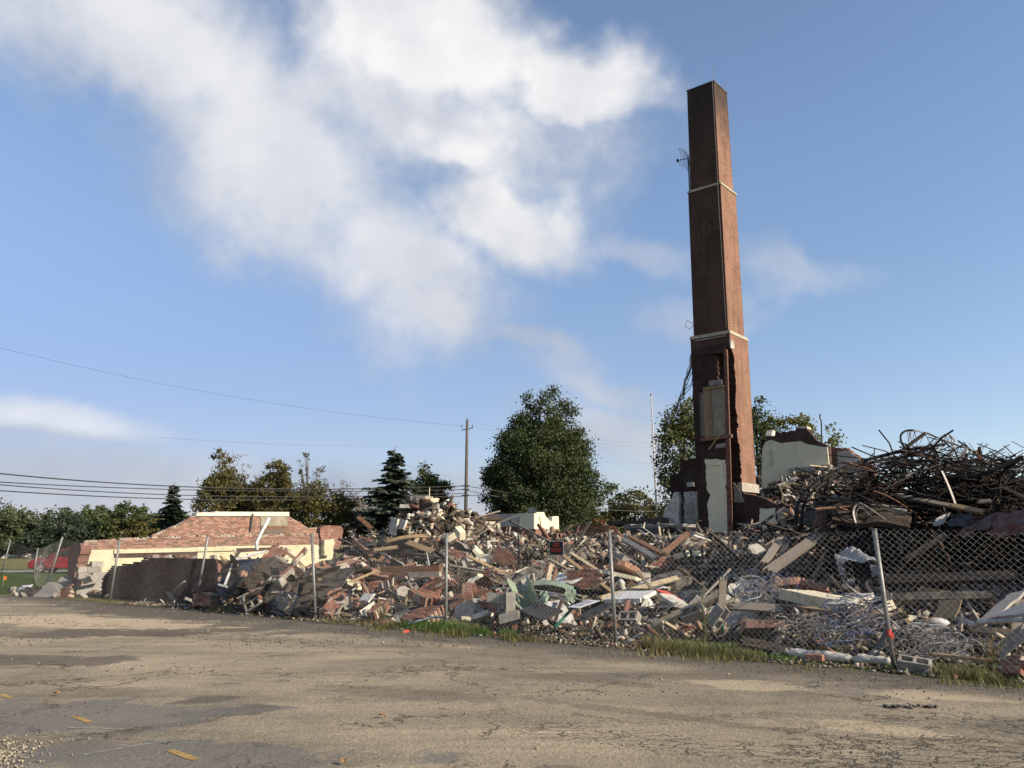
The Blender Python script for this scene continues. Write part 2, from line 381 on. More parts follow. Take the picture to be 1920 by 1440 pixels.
leafmat('leaf_rust', (0.17, 0.075, 0.03), (0.14, 0.095, 0.035), (0.24, 0.09, 0.03))
leafmat('leaf_far', (0.065, 0.085, 0.04), (0.095, 0.112, 0.05), (0.12, 0.125, 0.055))
leafmat('needle', (0.050, 0.070, 0.050), (0.075, 0.092, 0.062), (0.10, 0.115, 0.08), 0.1)
leafmat('needle_dark', (0.028, 0.045, 0.026), (0.042, 0.060, 0.034), (0.06, 0.075, 0.04), 0.1)
leafmat('grass_blade', (0.16, 0.165, 0.05), (0.26, 0.21, 0.085), (0.38, 0.31, 0.16), 0.3)
leafmat('grass_lush', (0.085, 0.17, 0.028), (0.13, 0.20, 0.04), (0.20, 0.23, 0.07), 0.3)
gm('bark', (0.10, 0.082, 0.065), (0.17, 0.145, 0.118), 8.0, 0.95, 0.5, 0, None, 0.1, 0.15)

# ------------------------------------------------------------------ mesh helpers
def link(name, me, mats, parent=None):
    o = bpy.data.objects.new(name, me)
    for mm in mats:
        me.materials.append(MAT[mm] if isinstance(mm, str) else mm)
    col.objects.link(o)
    if parent:
        o.parent = parent
    return o
def empty(name, loc=(0, 0, 0), rz=0.0, parent=None):
    o = bpy.data.objects.new(name, None)
    o.empty_display_size = 0.2
    o.location = loc
    o.rotation_euler = (0, 0, rz)
    col.objects.link(o)
    if parent:
        o.parent = parent
    return o
def tag(o, label=None, cat=None, group=None, kind=None):
    if label: o['label'] = label
    if cat: o['category'] = cat
    if group: o['group'] = group
    if kind: o['kind'] = kind
    elif cat: o['kind'] = 'thing'
    return o
def npmesh(name, V, Q):
    V = np.asarray(V, dtype=np.float32); Q = np.asarray(Q, dtype=np.int32)
    me = bpy.data.meshes.new(name)
    k = Q.shape[1]
    me.vertices.add(len(V)); me.vertices.foreach_set('co', V.ravel())
    me.loops.add(Q.size); me.loops.foreach_set('vertex_index', Q.ravel())
    me.polygons.add(len(Q)); me.polygons.foreach_set('loop_start', np.arange(0, Q.size, k, dtype=np.int32))
    me.polygons.foreach_set('loop_total', np.full(len(Q), k, dtype=np.int32))
    me.update(calc_edges=True)
    return me
BOXF = [(0, 3, 2, 1), (4, 5, 6, 7), (0, 1, 5, 4), (1, 2, 6, 5), (2, 3, 7, 6), (3, 0, 4, 7)]
BOXV = np.array([(-1, -1, -1), (1, -1, -1), (1, 1, -1), (-1, 1, -1), (-1, -1, 1), (1, -1, 1), (1, 1, 1), (-1, 1, 1)], float) * 0.5
def frame_from(d, up=(0, 0, 1)):
    d = np.asarray(d, float); d = d / np.linalg.norm(d)
    u = np.asarray(up, float)
    if abs(np.dot(d, u)) > 0.97:
        u = np.array([1.0, 0, 0])
    x = np.cross(u, d); x /= np.linalg.norm(x)
    y = np.cross(d, x)
    return d, x, y
class MB:
    def __init__(s):
        s.v = []; s.f = []; s.uv = []; s.mi = []
    def add(s, V, F, mi=0):
        b = len(s.v)
        s.v.extend([tuple(p) for p in V])
        for f in F:
            s.f.append(tuple(b + i for i in f)); s.mi.append(mi)
        return s
    def box(s, c, size, M=None, jit=0.0, mi=0):
        V = BOXV * np.array(size)
        if jit:
            V = V + NR.uniform(-jit, jit, V.shape)
        if M is not None:
            V = V @ np.array(M).T
        return s.add(V + np.array(c), BOXF, mi)
    def bar(s, a, b, w, h, up=(0, 0, 1), mi=0, jit=0.0):
        a = np.asarray(a, float); b = np.asarray(b, float)
        d, x, y = frame_from(b - a, up)
        L = np.linalg.norm(b - a)
        V = BOXV * np.array([w, h, L])
        if jit: V = V + NR.uniform(-jit, jit, V.shape)
        V = V[:, 0:1] * x + V[:, 1:2] * y + V[:, 2:3] * d + (a + b) / 2
        return s.add(V, BOXF, mi)
    def tube(s, pts, r, n=6, mi=0, cap=True):
        P = [np.asarray(p, float) for p in pts]
        rr = r if hasattr(r, '__len__') else [r] * len(P)
        V = []; F = []
        px_ = None
        for i, p in enumerate(P):
            d = P[min(i + 1, len(P) - 1)] - P[max(i - 1, 0)]
            if px_ is None:
                d, x, y = frame_from(d)
            else:
                d = d / (np.linalg.norm(d) + 1e-9)
                x = px_ - d * np.dot(px_, d); x /= (np.linalg.norm(x) + 1e-9)
                y = np.cross(d, x)
            px_ = x
            for k in range(n):
                a = 2 * math.pi * k / n
                V.append(p + rr[i] * (math.cos(a) * x + math.sin(a) * y))
        for i in range(len(P) - 1):
            for k in range(n):
                F.append((i * n + k, i * n + (k + 1) % n, (i + 1) * n + (k + 1) % n, (i + 1) * n + k))
        if cap:
            F.append(tuple(range(n - 1, -1, -1))); F.append(tuple((len(P) - 1) * n + k for k in range(n)))
        return s.add(V, F, mi)
    def strip(s, pts, w, t, up=(0, 0, 1), mi=0):
        """flat bar swept along points"""
        P = [np.asarray(p, float) for p in pts]
        V = []; F = []
        px_ = None
        for i, p in enumerate(P):
            d = P[min(i + 1, len(P) - 1)] - P[max(i - 1, 0)]
            if px_ is None:
                d, x, y = frame_from(d, up)
            else:
                d = d / (np.linalg.norm(d) + 1e-9)
                x = px_ - d * np.dot(px_, d); x /= (np.linalg.norm(x) + 1e-9); y = np.cross(d, x)
            px_ = x
            for (a, b) in ((-1, -1), (1, -1), (1, 1), (-1, 1)):
                V.append(p + x * a * w / 2 + y * b * t / 2)
        for i in range(len(P) - 1):
            for k in range(4):
                F.append((i * 4 + k, i * 4 + (k + 1) % 4, (i + 1) * 4 + (k + 1) % 4, (i + 1) * 4 + k))
        F.append((3, 2, 1, 0)); e = (len(P) - 1) * 4; F.append((e, e + 1, e + 2, e + 3))
        return s.add(V, F, mi)
    def mesh(s, name, smooth=False):
        me = bpy.data.meshes.new(name)
        me.from_pydata(s.v, [], s.f)
        if any(s.mi):
            me.polygons.foreach_set('material_index', s.mi)
        if smooth:
            me.polygons.foreach_set('use_smooth', [True] * len(me.polygons))
        me.update()
        return me
    def build(s, name, mats, parent=None, smooth=False):
        return link(name, s.mesh(name, smooth), mats if isinstance(mats, (list, tuple)) else [mats], parent)

def box_uv(me, scale=1.0):
    """metres as UV: walls use the horizontal run and height"""
    uvl = me.uv_layers.new(name='UVMap')
    vs = me.vertices
    for p in me.polygons:
        n = p.normal
        if abs(n.z) > 0.8:
            for li in p.loop_indices:
                c = vs[me.loops[li].vertex_index].co; uvl.data[li].uv = (c.x, c.y)
        else:
            h = Vector((-n.y, n.x, 0)).normalized()
            for li in p.loop_indices:
                c = vs[me.loops[li].vertex_index].co; uvl.data[li].uv = (c.dot(h), c.z)

def ragged(pts, amp, step, rnd, skip=(), stepz=None):
    out = []
    n = len(pts)
    for i in range(n):
        a = np.array(pts[i], float); b = np.array(pts[(i + 1) % n], float)
        out.append(tuple(a))
        if i in skip:
            continue
        L = np.linalg.norm(b - a)
        k = int(L / step)
        d = (b - a) / (L + 1e-9); nn = np.array([-d[1], d[0]])
        for j in range(1, k):
            t = (j + rnd.uniform(-0.35, 0.35)) / k
            p = a + (b - a) * t + nn * rnd.uniform(-amp, amp)
            if stepz:
                p[1] = round(p[1] / stepz) * stepz + rnd.uniform(-0.006, 0.006)
            out.append(tuple(p))
    return out
def slab(name, pts2, O, a, b, n, thick, mats, parent=None, uvoff=0.0):
    """flat piece of real thickness: outline pts2 in the frame (O; a, b), front face towards n"""
    O = np.asarray(O, float); a = np.asarray(a, float); b = np.asarray(b, float); n = np.asarray(n, float)
    area = sum(pts2[i][0] * pts2[(i + 1) % len(pts2)][1] - pts2[(i + 1) % len(pts2)][0] * pts2[i][1] for i in range(len(pts2)))
    if (area > 0) != (np.dot(np.cross(a, b), n) > 0):
        pts2 = pts2[::-1]
    N = len(pts2)
    V = [O + a * p[0] + b * p[1] for p in pts2] + [O + a * p[0] + b * p[1] - n * thick for p in pts2]
    F = [tuple(range(N)), tuple(range(2 * N - 1, N - 1, -1))]
    F += [((i + 1) % N, i, N + i, N + (i + 1) % N) for i in range(N)]
    me = bpy.data.meshes.new(name)
    me.from_pydata([tuple(v) for v in V], [], F)
    uvl = me.uv_layers.new(name='UVMap')
    for p in me.polygons:
        for li in p.loop_indices:
            vi = me.loops[li].vertex_index
            q = pts2[vi % N]
            off = thick if (vi >= N and p.index > 1) else 0
            uvl.data[li].uv = (q[0] + uvoff + off, q[1])
    me.update()
    return link(name, me, mats if isinstance(mats, (list, tuple)) else [mats], parent)
def px_outline(pxs, p0, n, a):
    """pixel outline -> (a, z) coordinates on the vertical plane through p0"""
    out = []
    for q in pxs:
        P = on_plane(q[0], q[1], p0, n)
        out.append((float(np.dot(P - p0, a)), float(P[2])))
    return out
def smooth01(x, lo, hi):
    t = np.clip((np.asarray(x, float) - lo) / (hi - lo), 0, 1)
    return t * t * (3 - 2 * t)
def inside(pt, poly):
    x, y = pt; c = False; n = len(poly); j = n - 1
    for i in range(n):
        xi, yi = poly[i]; xj, yj = poly[j]
        if (yi > y) != (yj > y) and x < (xj - xi) * (y - yi) / (yj - yi + 1e-12) + xi:
            c = not c
        j = i
    return c
# ------------------------------------------------------------------ the site: s runs along the fence to the left, w behind it
F0 = np.array([5.06, 11.5, 0.0])
E1 = np.array([0.7727, -0.6348, 0.0])     # faces that catch the sun look this way
E2 = np.array([0.6348, 0.7727, 0.0])      # away from the car park
T = -E1
UP = np.array([0, 0, 1.0])
def SW(s, w, z=0.0):
    return F0 + T * s + E2 * w + UP * z
def sw_of(x, y):
    dx, dy = x - F0[0], y - F0[1]
    return dx * T[0] + dy * T[1], dx * E2[0] + dy * E2[1]

def vnoise(x, y, seed=0):
    x = np.asarray(x, float); y = np.asarray(y, float)
    xi = np.floor(x).astype(np.int64); yi = np.floor(y).astype(np.int64)
    def h(a, b):
        n = (a * 374761393 + b * 668265263 + seed * 974711) & 0x7fffffff
        n = ((n ^ (n >> 13)) * 1274126177) & 0x7fffffff
        return ((n ^ (n >> 16)) & 0xffff) / 65535.0
    fx = x - xi; fy = y - yi
    fx = fx * fx * (3 - 2 * fx); fy = fy * fy * (3 - 2 * fy)
    return (h(xi, yi) * (1 - fx) + h(xi + 1, yi) * fx) * (1 - fy) + (h(xi, yi + 1) * (1 - fx) + h(xi + 1, yi + 1) * fx) * fy

# ------------------------------------------------------------------ ground sheets
m, g = newmat('field')
ge = g.n('ShaderNodeNewGeometry'); pos = ge.outputs['Position']
c = g.mix(g.sstep(g.noise(pos, 0.12, 6.0, 0.65), 0.35, 0.65), (0.10, 0.10, 0.035), (0.19, 0.15, 0.07))
c = g.mix(g.sstep(g.noise(pos, 3.0, 6.0, 0.7), 0.4, 0.7), c, (0.11, 0.12, 0.04))
finish(m, g, c, 0.95, g.noise(pos, 7.0, 6.0, 0.7), 0.8, 0.1, 0, 0.1); MAT['field'] = m
m, g = newmat('lawn')
ge = g.n('ShaderNodeNewGeometry'); pos = ge.outputs['Position']
c = g.mix(g.sstep(g.noise(pos, 0.6, 6.0, 0.65), 0.3, 0.7), (0.040, 0.066, 0.018), (0.072, 0.090, 0.028))
finish(m, g, c, 0.95, g.noise(pos, 9.0, 6.0, 0.7), 0.8, 0.08, 0, 0.1); MAT['lawn'] = m
m, g = newmat('road')
ge = g.n('ShaderNodeNewGeometry'); pos = ge.outputs['Position']
c = g.mix(g.noise(pos, 0.8, 6.0, 0.65), (0.15, 0.145, 0.14), (0.24, 0.225, 0.205))
finish(m, g, c, 0.9, g.noise(pos, 40.0, 4.0), 0.3, 0.01, 0, 0.2); MAT['road'] = m

m, g = newmat('pavement')
ge = g.n('ShaderNodeNewGeometry'); pos = ge.outputs['Position']
wco = g.m('ADD', g.vm('DOT_PRODUCT', pos, tuple(E2)), -float(np.dot(F0, E2)))
stre = g.n('ShaderNodeMapping', {'Vector': pos, 'Rotation': (0, 0, math.radians(24)), 'Scale': (0.32, 1.0, 1.0)}).outputs[0]
big = g.noise(pos, 0.22, 6.0, 0.6, 0.3)
mid = g.noise(stre, 0.9, 8.0, 0.68, 0.4)
fin_ = g.noise(pos, 7.0, 7.0, 0.72)
spk = g.noise(pos, 70.0, 3.0, 0.7)
f = g.m('ADD', g.m('ADD', g.m('MULTIPLY', big, 0.75), g.m('MULTIPLY', mid, 0.85)), g.m('MULTIPLY', fin_, 0.30))
c = g.ramp(g.m('MULTIPLY', f, 0.53), [(0.38, (0.112, 0.095, 0.070)), (0.455, (0.203, 0.169, 0.119)), (0.53, (0.302, 0.247, 0.168)), (0.62, (0.44, 0.356, 0.235))])
spk2 = g.noise(pos, 24.0, 4.0, 0.75)
c = g.mix(g.m('MULTIPLY', g.sstep(spk2, 0.50, 0.64), 0.60), c, (0.085, 0.070, 0.052))
c = g.mix(g.m('MULTIPLY', g.sstep(spk, 0.50, 0.66), 0.50), c, (0.075, 0.062, 0.048))
c = g.mix(g.m('MULTIPLY', g.sstep(g.noise(pos, 42.0, 3.0, 0.7), 0.57, 0.66), 0.55), c, (0.50, 0.42, 0.30))
c = g.mix(g.m('MULTIPLY', g.sstep(g.noise(pos, 110.0, 2.0), 0.60, 0.70), 0.5), c, (0.52, 0.46, 0.36))
# damp and dirty patches with their own outlines
NZ = {}
def patch(px, py, rx, ry, rot=0.0, amp=0.9, nz=1.1):
    nz = 3.0 if nz > 1.9 else 1.0
    if nz not in NZ: NZ[nz] = g.m('MULTIPLY', g.m('SUBTRACT', g.noise(pos, nz, 6.0, 0.68, 0.5), 0.5), 2.2)
    P = G(px, py)
    mp = g.n('ShaderNodeMapping', {'Vector': pos, 'Location': tuple(P), 'Rotation': (0, 0, math.radians(rot)), 'Scale': (rx, ry, 1)}, vector_type='TEXTURE')
    ln = g.vm('LENGTH', mp.outputs[0])
    v = g.m('ADD', g.m('SUBTRACT', 1.0, ln), NZ[nz])
    return g.m('MULTIPLY', g.sstep(v, 0.16, 0.38), amp)
dark = None
for a in [(280, 1146, 6.0, 1.7, -40, 0.9), (230, 1186, 2.8, 1.2, 5, 0.9), (380, 1176, 3.2, 1.2, -25, 0.85), (50, 1238, 2.2, 0.8, -10, 0.85), (395, 1312, 0.5, 0.3, 25, 0.85, 3.0),
          (425, 1335, 0.75, 0.34, 30, 0.85, 3.0), (300, 1362, 0.75, 0.16, 38, 0.8, 4.0), (150, 1300, 1.2, 0.5, 20, 0.4, 3.0), (760, 1300, 1.6, 0.4, -25, 0.4, 3.0), (1050, 1270, 2.2, 0.4, -30, 0.4), (1690, 1290, 1.0, 0.3, -20, 0.5), (560, 1178, 3.0, 0.6, -38, 0.6), (1050, 1440, 0.25, 0.12, 0, 0.5, 4.0),
          (880, 1222, 2.5, 0.5, -30, 0.35), (1270, 1345, 2.4, 0.18, -35, 0.45, 2.0), (640, 1420, 0.8, 0.3, 0, 0.3, 3.0)]:
    p = patch(*a)
    dark = p if dark is None else g.m('MAXIMUM', dark, p)
c = g.mix(dark, c, g.mix(fin_, (0.06, 0.050, 0.038), (0.15, 0.122, 0.09)))
greyp = g.m('MAXIMUM', patch(150, 1340, 2.2, 1.2, 0, 0.75), g.m('MAXIMUM', patch(350, 1420, 2.2, 0.7, 0, 0.75), patch(1530, 1290, 1.1, 0.35, -15, 0.6)))
c = g.mix(greyp, c, (0.135, 0.125, 0.112))
tanp = g.m('MAXIMUM', patch(150, 1165, 5.0, 1.4, -25, 0.75), g.m('MAXIMUM', patch(1420, 1285, 1.2, 0.5, -25, 0.5), g.m('MAXIMUM', patch(1800, 1305, 1.1, 0.55, -20, 0.6), patch(1640, 1365, 0.7, 0.3, -30, 0.5))))
c = g.mix(tanp, c, (0.47, 0.372, 0.248))
# gravelly verge next to the fence
vg = g.sstep(g.m('ADD', wco, g.m('MULTIPLY', g.m('SUBTRACT', g.noise(pos, 0.9, 6.0, 0.6), 0.5), 1.8)), -2.1, -1.0)
vcol = g.mix(g.sstep(g.noise(pos, 32.0, 5.0, 0.7), 0.38, 0.66), (0.052, 0.045, 0.037), (0.17, 0.145, 0.112))
c = g.mix(g.m('MULTIPLY', vg, 0.9), c, vcol)
# cracks
wp = g.vm('SCALE', g.vm('SUBTRACT', g.noise(pos, 1.5, 6.0, 0.65, 0, True), (0.5, 0.5, 0.5)))
wp.node.inputs['Scale'].default_value = 1.7
cv = g.vm('ADD', pos, wp)
def crack(vec, scale, w0):
    v = g.n('ShaderNodeTexVoronoi', {'Vector': vec, 'Scale': scale}, feature='DISTANCE_TO_EDGE')
    return g.m('SUBTRACT', 1.0, g.sstep(v.outputs['Distance'], 0.0, w0))
k1 = g.m('MULTIPLY', crack(cv, 0.34, 0.010), g.sstep(g.noise(pos, 0.6, 4.0), 0.40, 0.54))
k2 = g.m('MULTIPLY', crack(cv, 1.1, 0.013), g.sstep(g.noise(g.vm('ADD', pos, (7, 3, 0)), 0.5, 4.0), 0.53, 0.66))
al = g.m('MAXIMUM', patch(1720, 1420, 1.5, 0.9, 0, 1.0, 0.9), g.m('MAXIMUM', patch(430, 1195, 2.6, 0.8, -30, 1.0, 0.9), patch(1240, 1390, 1.6, 0.5, -25, 0.8, 0.9)))
wp2 = g.vm('SCALE', g.vm('SUBTRACT', g.noise(pos, 6.0, 4.0, 0.6, 0, True), (0.5, 0.5, 0.5)))
wp2.node.inputs['Scale'].default_value = 0.22
stre2 = g.n('ShaderNodeMapping', {'Vector': g.vm('ADD', pos, wp2), 'Rotation': (0, 0, math.radians(20)), 'Scale': (0.55, 1.3, 1)}).outputs[0]
k3 = g.m('MULTIPLY', crack(stre2, 6.0, 0.075), al)
kk = g.m('MAXIMUM', g.m('MAXIMUM', k1, k2), k3)
c = g.mix(g.m('MULTIPLY', kk, 0.66), c, (0.045, 0.038, 0.03))
h = g.m('SUBTRACT', g.m('ADD', g.m('ADD', g.m('MULTIPLY', spk2, 0.9), g.m('MULTIPLY', fin_, 0.9)), g.m('MULTIPLY', mid, 1.6)), g.m('MULTIPLY', kk, 1.2))
finish(m, g, c, 0.92, h, 0.9, 0.03, 0, 0.2); MAT['pavement'] = m

def sheet(name, pts, z, mat):
    b = MB(); b.add([(p[0], p[1], z) for p in pts], [tuple(range(len(pts)))])
    o = b.build(name, mat); tag(o, kind='structure')
    if o.data.polygons[0].normal.z < 0: o.data.flip_normals()
    return o
sheet('ground', [(-2500, -600), (2500, -600), (2500, 3000), (-2500, 3000)], -0.012, 'field')
edge = []
for i in range(90):
    s = -22 + i * 0.62
    edge.append(SW(s, -0.42 + R.uniform(-0.12, 0.12) - 1.6 * max(0, (s - 26) / 6)))
sheet('pavement', [SW(-22, -45), SW(34, -45)] + edge[::-1], 0.0, 'pavement')
rd = [(-90, 49.5), (-10, 56.0), (-10, 60.5), (-90, 54.0)]
sheet('road', rd, -0.006, 'road')
lw = [SW(29, -0.8), SW(29, 24), SW(64, 30), SW(64, -8)]
sheet('lawn', lw, -0.008, 'lawn')

# ------------------------------------------------------------------ heap of rubble
AZ_A = azel(560, 1000)[0]; AZ_B = azel(680, 1000)[0]
GS = [(18.8, 10.6, 1.85, 1.75, 2.6), (11.7, 25.5, 0.75, 2.2, 3.2), (14.5, 3.6, 0.55, 3.6, 2.0), (17.3, 8.0, 0.45, 2.6, 3.0), (2.5, 16.2, 1.5, 5.5, 2.2), (-4.0, 15.5, 1.6, 4.0, 3.0), (-5.2, 9.5, 4.2, 2.0, 4.6), (9.2, 26.0, 2.9, 4.2, 4.6),  # includes a tall unseen mound at right, added to shade the hollow
      (12.0, 12.5, 0.25, 4.0, 3.0)]
def terr(x, y):
    x = np.asarray(x, float); y = np.asarray(y, float)
    s, w = sw_of(x, y)
    h = 0.20 * smooth01(w, 0.5, 1.8) + 0.42 * smooth01(w, 1.6, 6.5) + 1.0 * smooth01(w, 6.0, 15.5)
    for (cs, cw, hh, a, b) in GS:
        h = h + hh * np.exp(-((s - cs) / a) ** 2 - ((w - cw) / b) ** 2) * smooth01(w, 0.2, 2.0)
    azm = np.arctan2(x, np.maximum(y, 0.1))
    lowf = smooth01(azm, AZ_A, AZ_B)
    hol = smooth01(7.5 - s, 0, 2.5) * smooth01(w, 4, 7) * (1 - smooth01(w, 13.2, 14.6)) * smooth01(s, -4.5, -2.5)
    h = h * (1 - 0.62 * hol)
    h = h * (0.12 + 0.88 * np.maximum(lowf, smooth01(w, 13, 17)))
    h = h + 1.25 * np.exp(-((s - 18.2) / 1.3) ** 2 - ((w - 2.9) / 1.5) ** 2) * smooth01(w, 0.6, 1.6)
    h = h * (1 - smooth01(s, 25, 30)) * (1 - smooth01(w, 33, 40)) * smooth01(s, -16, -10)
    nz = (vnoise(x * 0.55, y * 0.55, 1) - 0.5) * 0.55 + (vnoise(x * 1.4, y * 1.4, 2) - 0.5) * 0.50 + (vnoise(x * 3.6, y * 3.6, 3) - 0.5) * 0.24
    nz = nz - 0.55 * smooth01(vnoise(x * 1.7 + 5, y * 1.7, 12), 0.55, 0.85) - 0.30 * smooth01(vnoise(x * 3.3 + 5, y * 3.3, 14), 0.55, 0.85)
    return np.maximum(h + nz * np.clip(h * 1.3, 0, 1), np.where((s < 26.3) & (w > 0.6), 0.02, -0.03))
def th(x, y):
    return float(terr(x, y))
def hit(px, py, near=9.0, far=60.0):
    """where the line of sight meets the heap"""
    d = ray(px, py)
    Y = np.linspace(near, far, 900)
    t = Y / d[1]
    z = CAMH + d[2] * t
    hh = terr(d[0] * t, Y)
    s, w = sw_of(d[0] * t, Y)
    ok = np.nonzero((z <= hh) & (w > -0.2))[0]
    i = ok[0] if len(ok) else len(Y) - 1
    return np.array([d[0] * t[i], Y[i], z[i]])
nS, nW = 190, 190
ss = np.linspace(-14, 30, nS); ww = np.linspace(0.35, 40, nW)
Sg, Wg = np.meshgrid(ss, ww)
Xg = F0[0] + T[0] * Sg + E2[0] * Wg; Yg = F0[1] + T[1] * Sg + E2[1] * Wg
Zg = terr(Xg, Yg)
V = np.stack([Xg.ravel(), Yg.ravel(), Zg.ravel()], 1)
idx = np.arange(nS * nW).reshape(nW, nS)
Q = np.stack([idx[:-1, 1:].ravel(), idx[:-1, :-1].ravel(), idx[1:, :-1].ravel(), idx[1:, 1:].ravel()], 1)
heap = link('rubble_heap', npmesh('rubble_heap', V, Q), ['debris_soil'])
tag(heap, 'low spread heap of brown demolition rubble behind the chain link fence', 'rubble', kind='stuff')

# small pieces too many to count, lying all over the heap
def rot_mats(n):
    q = NR.normal(size=(n, 4)); q /= np.linalg.norm(q, axis=1)[:, None]
    w, x, y, z = q.T
    return np.stack([np.stack([1 - 2 * (y * y + z * z), 2 * (x * y - z * w), 2 * (x * z + y * w)], 1),
                     np.stack([2 * (x * y + z * w), 1 - 2 * (x * x + z * z), 2 * (y * z - x * w)], 1),
                     np.stack([2 * (x * z - y * w), 2 * (y * z + x * w), 1 - 2 * (x * x + y * y)], 1)], 1)
def scatter_boxes(n, srange, wrange, size_lo, size_hi, stick=0.0, keep=None, zoff=0.3, seed=0):
    s = NR.uniform(*srange, n); w = srange[0] * 0 + NR.uniform(0, 1, n) ** 1.25 * (wrange[1] - wrange[0]) + wrange[0]
    x = F0[0] + T[0] * s + E2[0] * w; y = F0[1] + T[1] * s + E2[1] * w
    if keep is not None:
        k = keep(s, w, x, y); x, y, s, w = x[k], y[k], s[k], w[k]
    n = len(x)
    base = np.exp(NR.uniform(np.log(size_lo), np.log(size_hi), n))
    dims = base[:, None] * NR.uniform(0.35, 1.0, (n, 3))
    st = NR.uniform(0, 1, n) < stick
    dims[st] *= np.array([4.2, 0.55, 0.35])
    fl = (~st) & (NR.uniform(0, 1, n) < 0.45)
    dims[fl] *= np.array([1.5, 1.2, 0.28])
    Vb = BOXV[None] * dims[:, None, :]
    Vb = Vb * (1 + NR.uniform(-0.28, 0.28, (n, 8, 3)))
    Mx = rot_mats(n)
    Vb = np.einsum('nij,nkj->nki', Mx, Vb)
    flat = NR.uniform(0, 1, n) < 0.5
    Vb[flat, :, 2] *= 0.55
    z = terr(x, y) + base * zoff * NR.uniform(-0.2, 1.0, n)
    Vb = Vb + np.stack([x, y, z], 1)[:, None, :]
    Qb = (np.arange(n)[:, None, None] * 8 + np.array(BOXF)[None]).reshape(-1, 4)
    return Vb.reshape(-1, 3), Qb
def not_room(s, w, x, y):
    az_ = np.arctan2(x, y)
    return ~((az_ < AZ_A + 0.03) & (w < 13) & ~((s < 20) & (w < 5.2))) & (w > 0.5 + 0.5 * NR.uniform(0, 1, len(s)))
def right_dark(s, w, x, y):
    return not_room(s, w, x, y) & (NR.uniform(0, 1, len(s)) < smooth01(w + (6 - s) * 0.6, 6.5, 10))
def light_part(s, w, x, y):
    return not_room(s, w, x, y) & ~((s < 7.5) & (w > 6.5) & (w < 18) & (NR.uniform(0, 1, len(s)) < 0.93))
Vb, Qb = scatter_boxes(40000, (-10, 22), (0.5, 26), 0.025, 0.21, 0.36, light_part)
V2, Q2 = scatter_boxes(6500, (11, 22), (7, 17), 0.06, 0.34, 0.35, not_room)
V3, Q3 = scatter_boxes(5000, (6, 14), (20, 30), 0.04, 0.30, 0.35, not_room)
Qb = np.concatenate([Qb, Q2 + len(Vb), Q3 + len(Vb) + len(V2)]); Vb = np.concatenate([Vb, V2, V3])
o = link('rubble', npmesh('rubble', Vb, Qb), ['debris_mix'])
tag(o, 'small broken pieces of brick, plaster and wood strewn over the heap', 'rubble', kind='stuff')
Vb, Qb = scatter_boxes(24000, (-9, 10), (5.5, 19), 0.04, 0.34, 0.5, right_dark)
o = link('charred_and_shade_rubble', npmesh('charred_and_shade_rubble', Vb, Qb), ['debris_dark'])  # dark scraps packed here partly to paint the hollow's shade
tag(o, 'small charred scraps, partly standing in for shade, under the tangle of burnt steel', 'rubble', kind='stuff')
Vb, Qb = scatter_boxes(5200, (-3, 21), (-0.35, 1.2), 0.018, 0.075, 0.1, None, 0.2)
o = link('gravel', npmesh('gravel', Vb, Qb), ['debris_mix'])
tag(o, 'gravel and crumbs of masonry along the foot of the fence', 'gravel', kind='stuff')
# ------------------------------------------------------------------ chimney
CH_C = np.array([8.95, 33.0, 0.0])                      # its near corner
HA = 0.89
ch_axis = CH_C + T * HA + E2 * HA
RZ = math.atan2(E1[1], E1[0])
chim = empty('chimney', tuple(ch_axis), RZ)
tag(chim, 'tall square red brick chimney with sooty top, darker on all sides but one and torn open below', 'chimney')
rb = random.Random(3)
def course_stack(z0, z1, poly_fn, ch=0.0677):
    b = MB()
    n = int(round((z1 - z0) / ch))
    for i in range(n):
        za = z0 + i * ch; zb = za + ch
        p = poly_fn(za, i)
        k = len(p)
        Vv = [(q[0], q[1], za) for q in p] + [(q[0], q[1], zb) for q in p]
        F = [(j, (j + 1) % k, k + (j + 1) % k, k + j) for j in range(k)]
        F.append(tuple(range(k, 2 * k))); F.append(tuple(range(k - 1, -1, -1)))
        b.add(Vv, F)
    me = b.mesh('courses')
    box_uv(me)
    return me
JT = [0.0]
def low_poly_shape(z, i):
    if z > 9.55:
        nx, nd = HA - 0.02, 0.02
        e1 = e2 = 0
    else:
        wv = math.sin(z * 1.7) * 0.06 + math.sin(z * 4.1) * 0.04
        if i % 3 == 0: JT[0] = rb.uniform(-0.07, 0.07)
        nx = HA - 0.62 + rb.uniform(-0.03, 0.03)
        nd = 0.27 + wv * 0.8 + JT[0] + rb.uniform(-0.025, 0.025) + 0.10 * smooth01(9.0 - z, 0, 6)
        nd *= float(smooth01(9.75 - z, 0.0, 0.6))
    return [(-HA, -HA), (nx, -HA), (nx, -HA + nd), (HA, -HA + nd), (HA, HA), (-HA, HA)]
me = course_stack(0.0, 10.2, low_poly_shape)
shaft = link('shaft', me, ['chimney_brick', 'charred_brick', 'darker_brick'], chim)
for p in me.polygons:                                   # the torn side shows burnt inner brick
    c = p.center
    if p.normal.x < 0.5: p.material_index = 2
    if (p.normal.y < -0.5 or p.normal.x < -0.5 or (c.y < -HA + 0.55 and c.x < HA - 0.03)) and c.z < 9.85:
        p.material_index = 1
tag(shaft, 'lower shaft with its near corner torn away and charred')
def tier(name, half0, half1, z0, z1, mat):
    Vv = [(-half0, -half0, z0), (half0, -half0, z0), (half0, half0, z0), (-half0, half0, z0), (-half1, -half1, z1), (half1, -half1, z1), (half1, half1, z1), (-half1, half1, z1)]
    b = MB(); b.add(Vv, BOXF); me = b.mesh(name); box_uv(me)
    return link(name, me, [mat], chim)
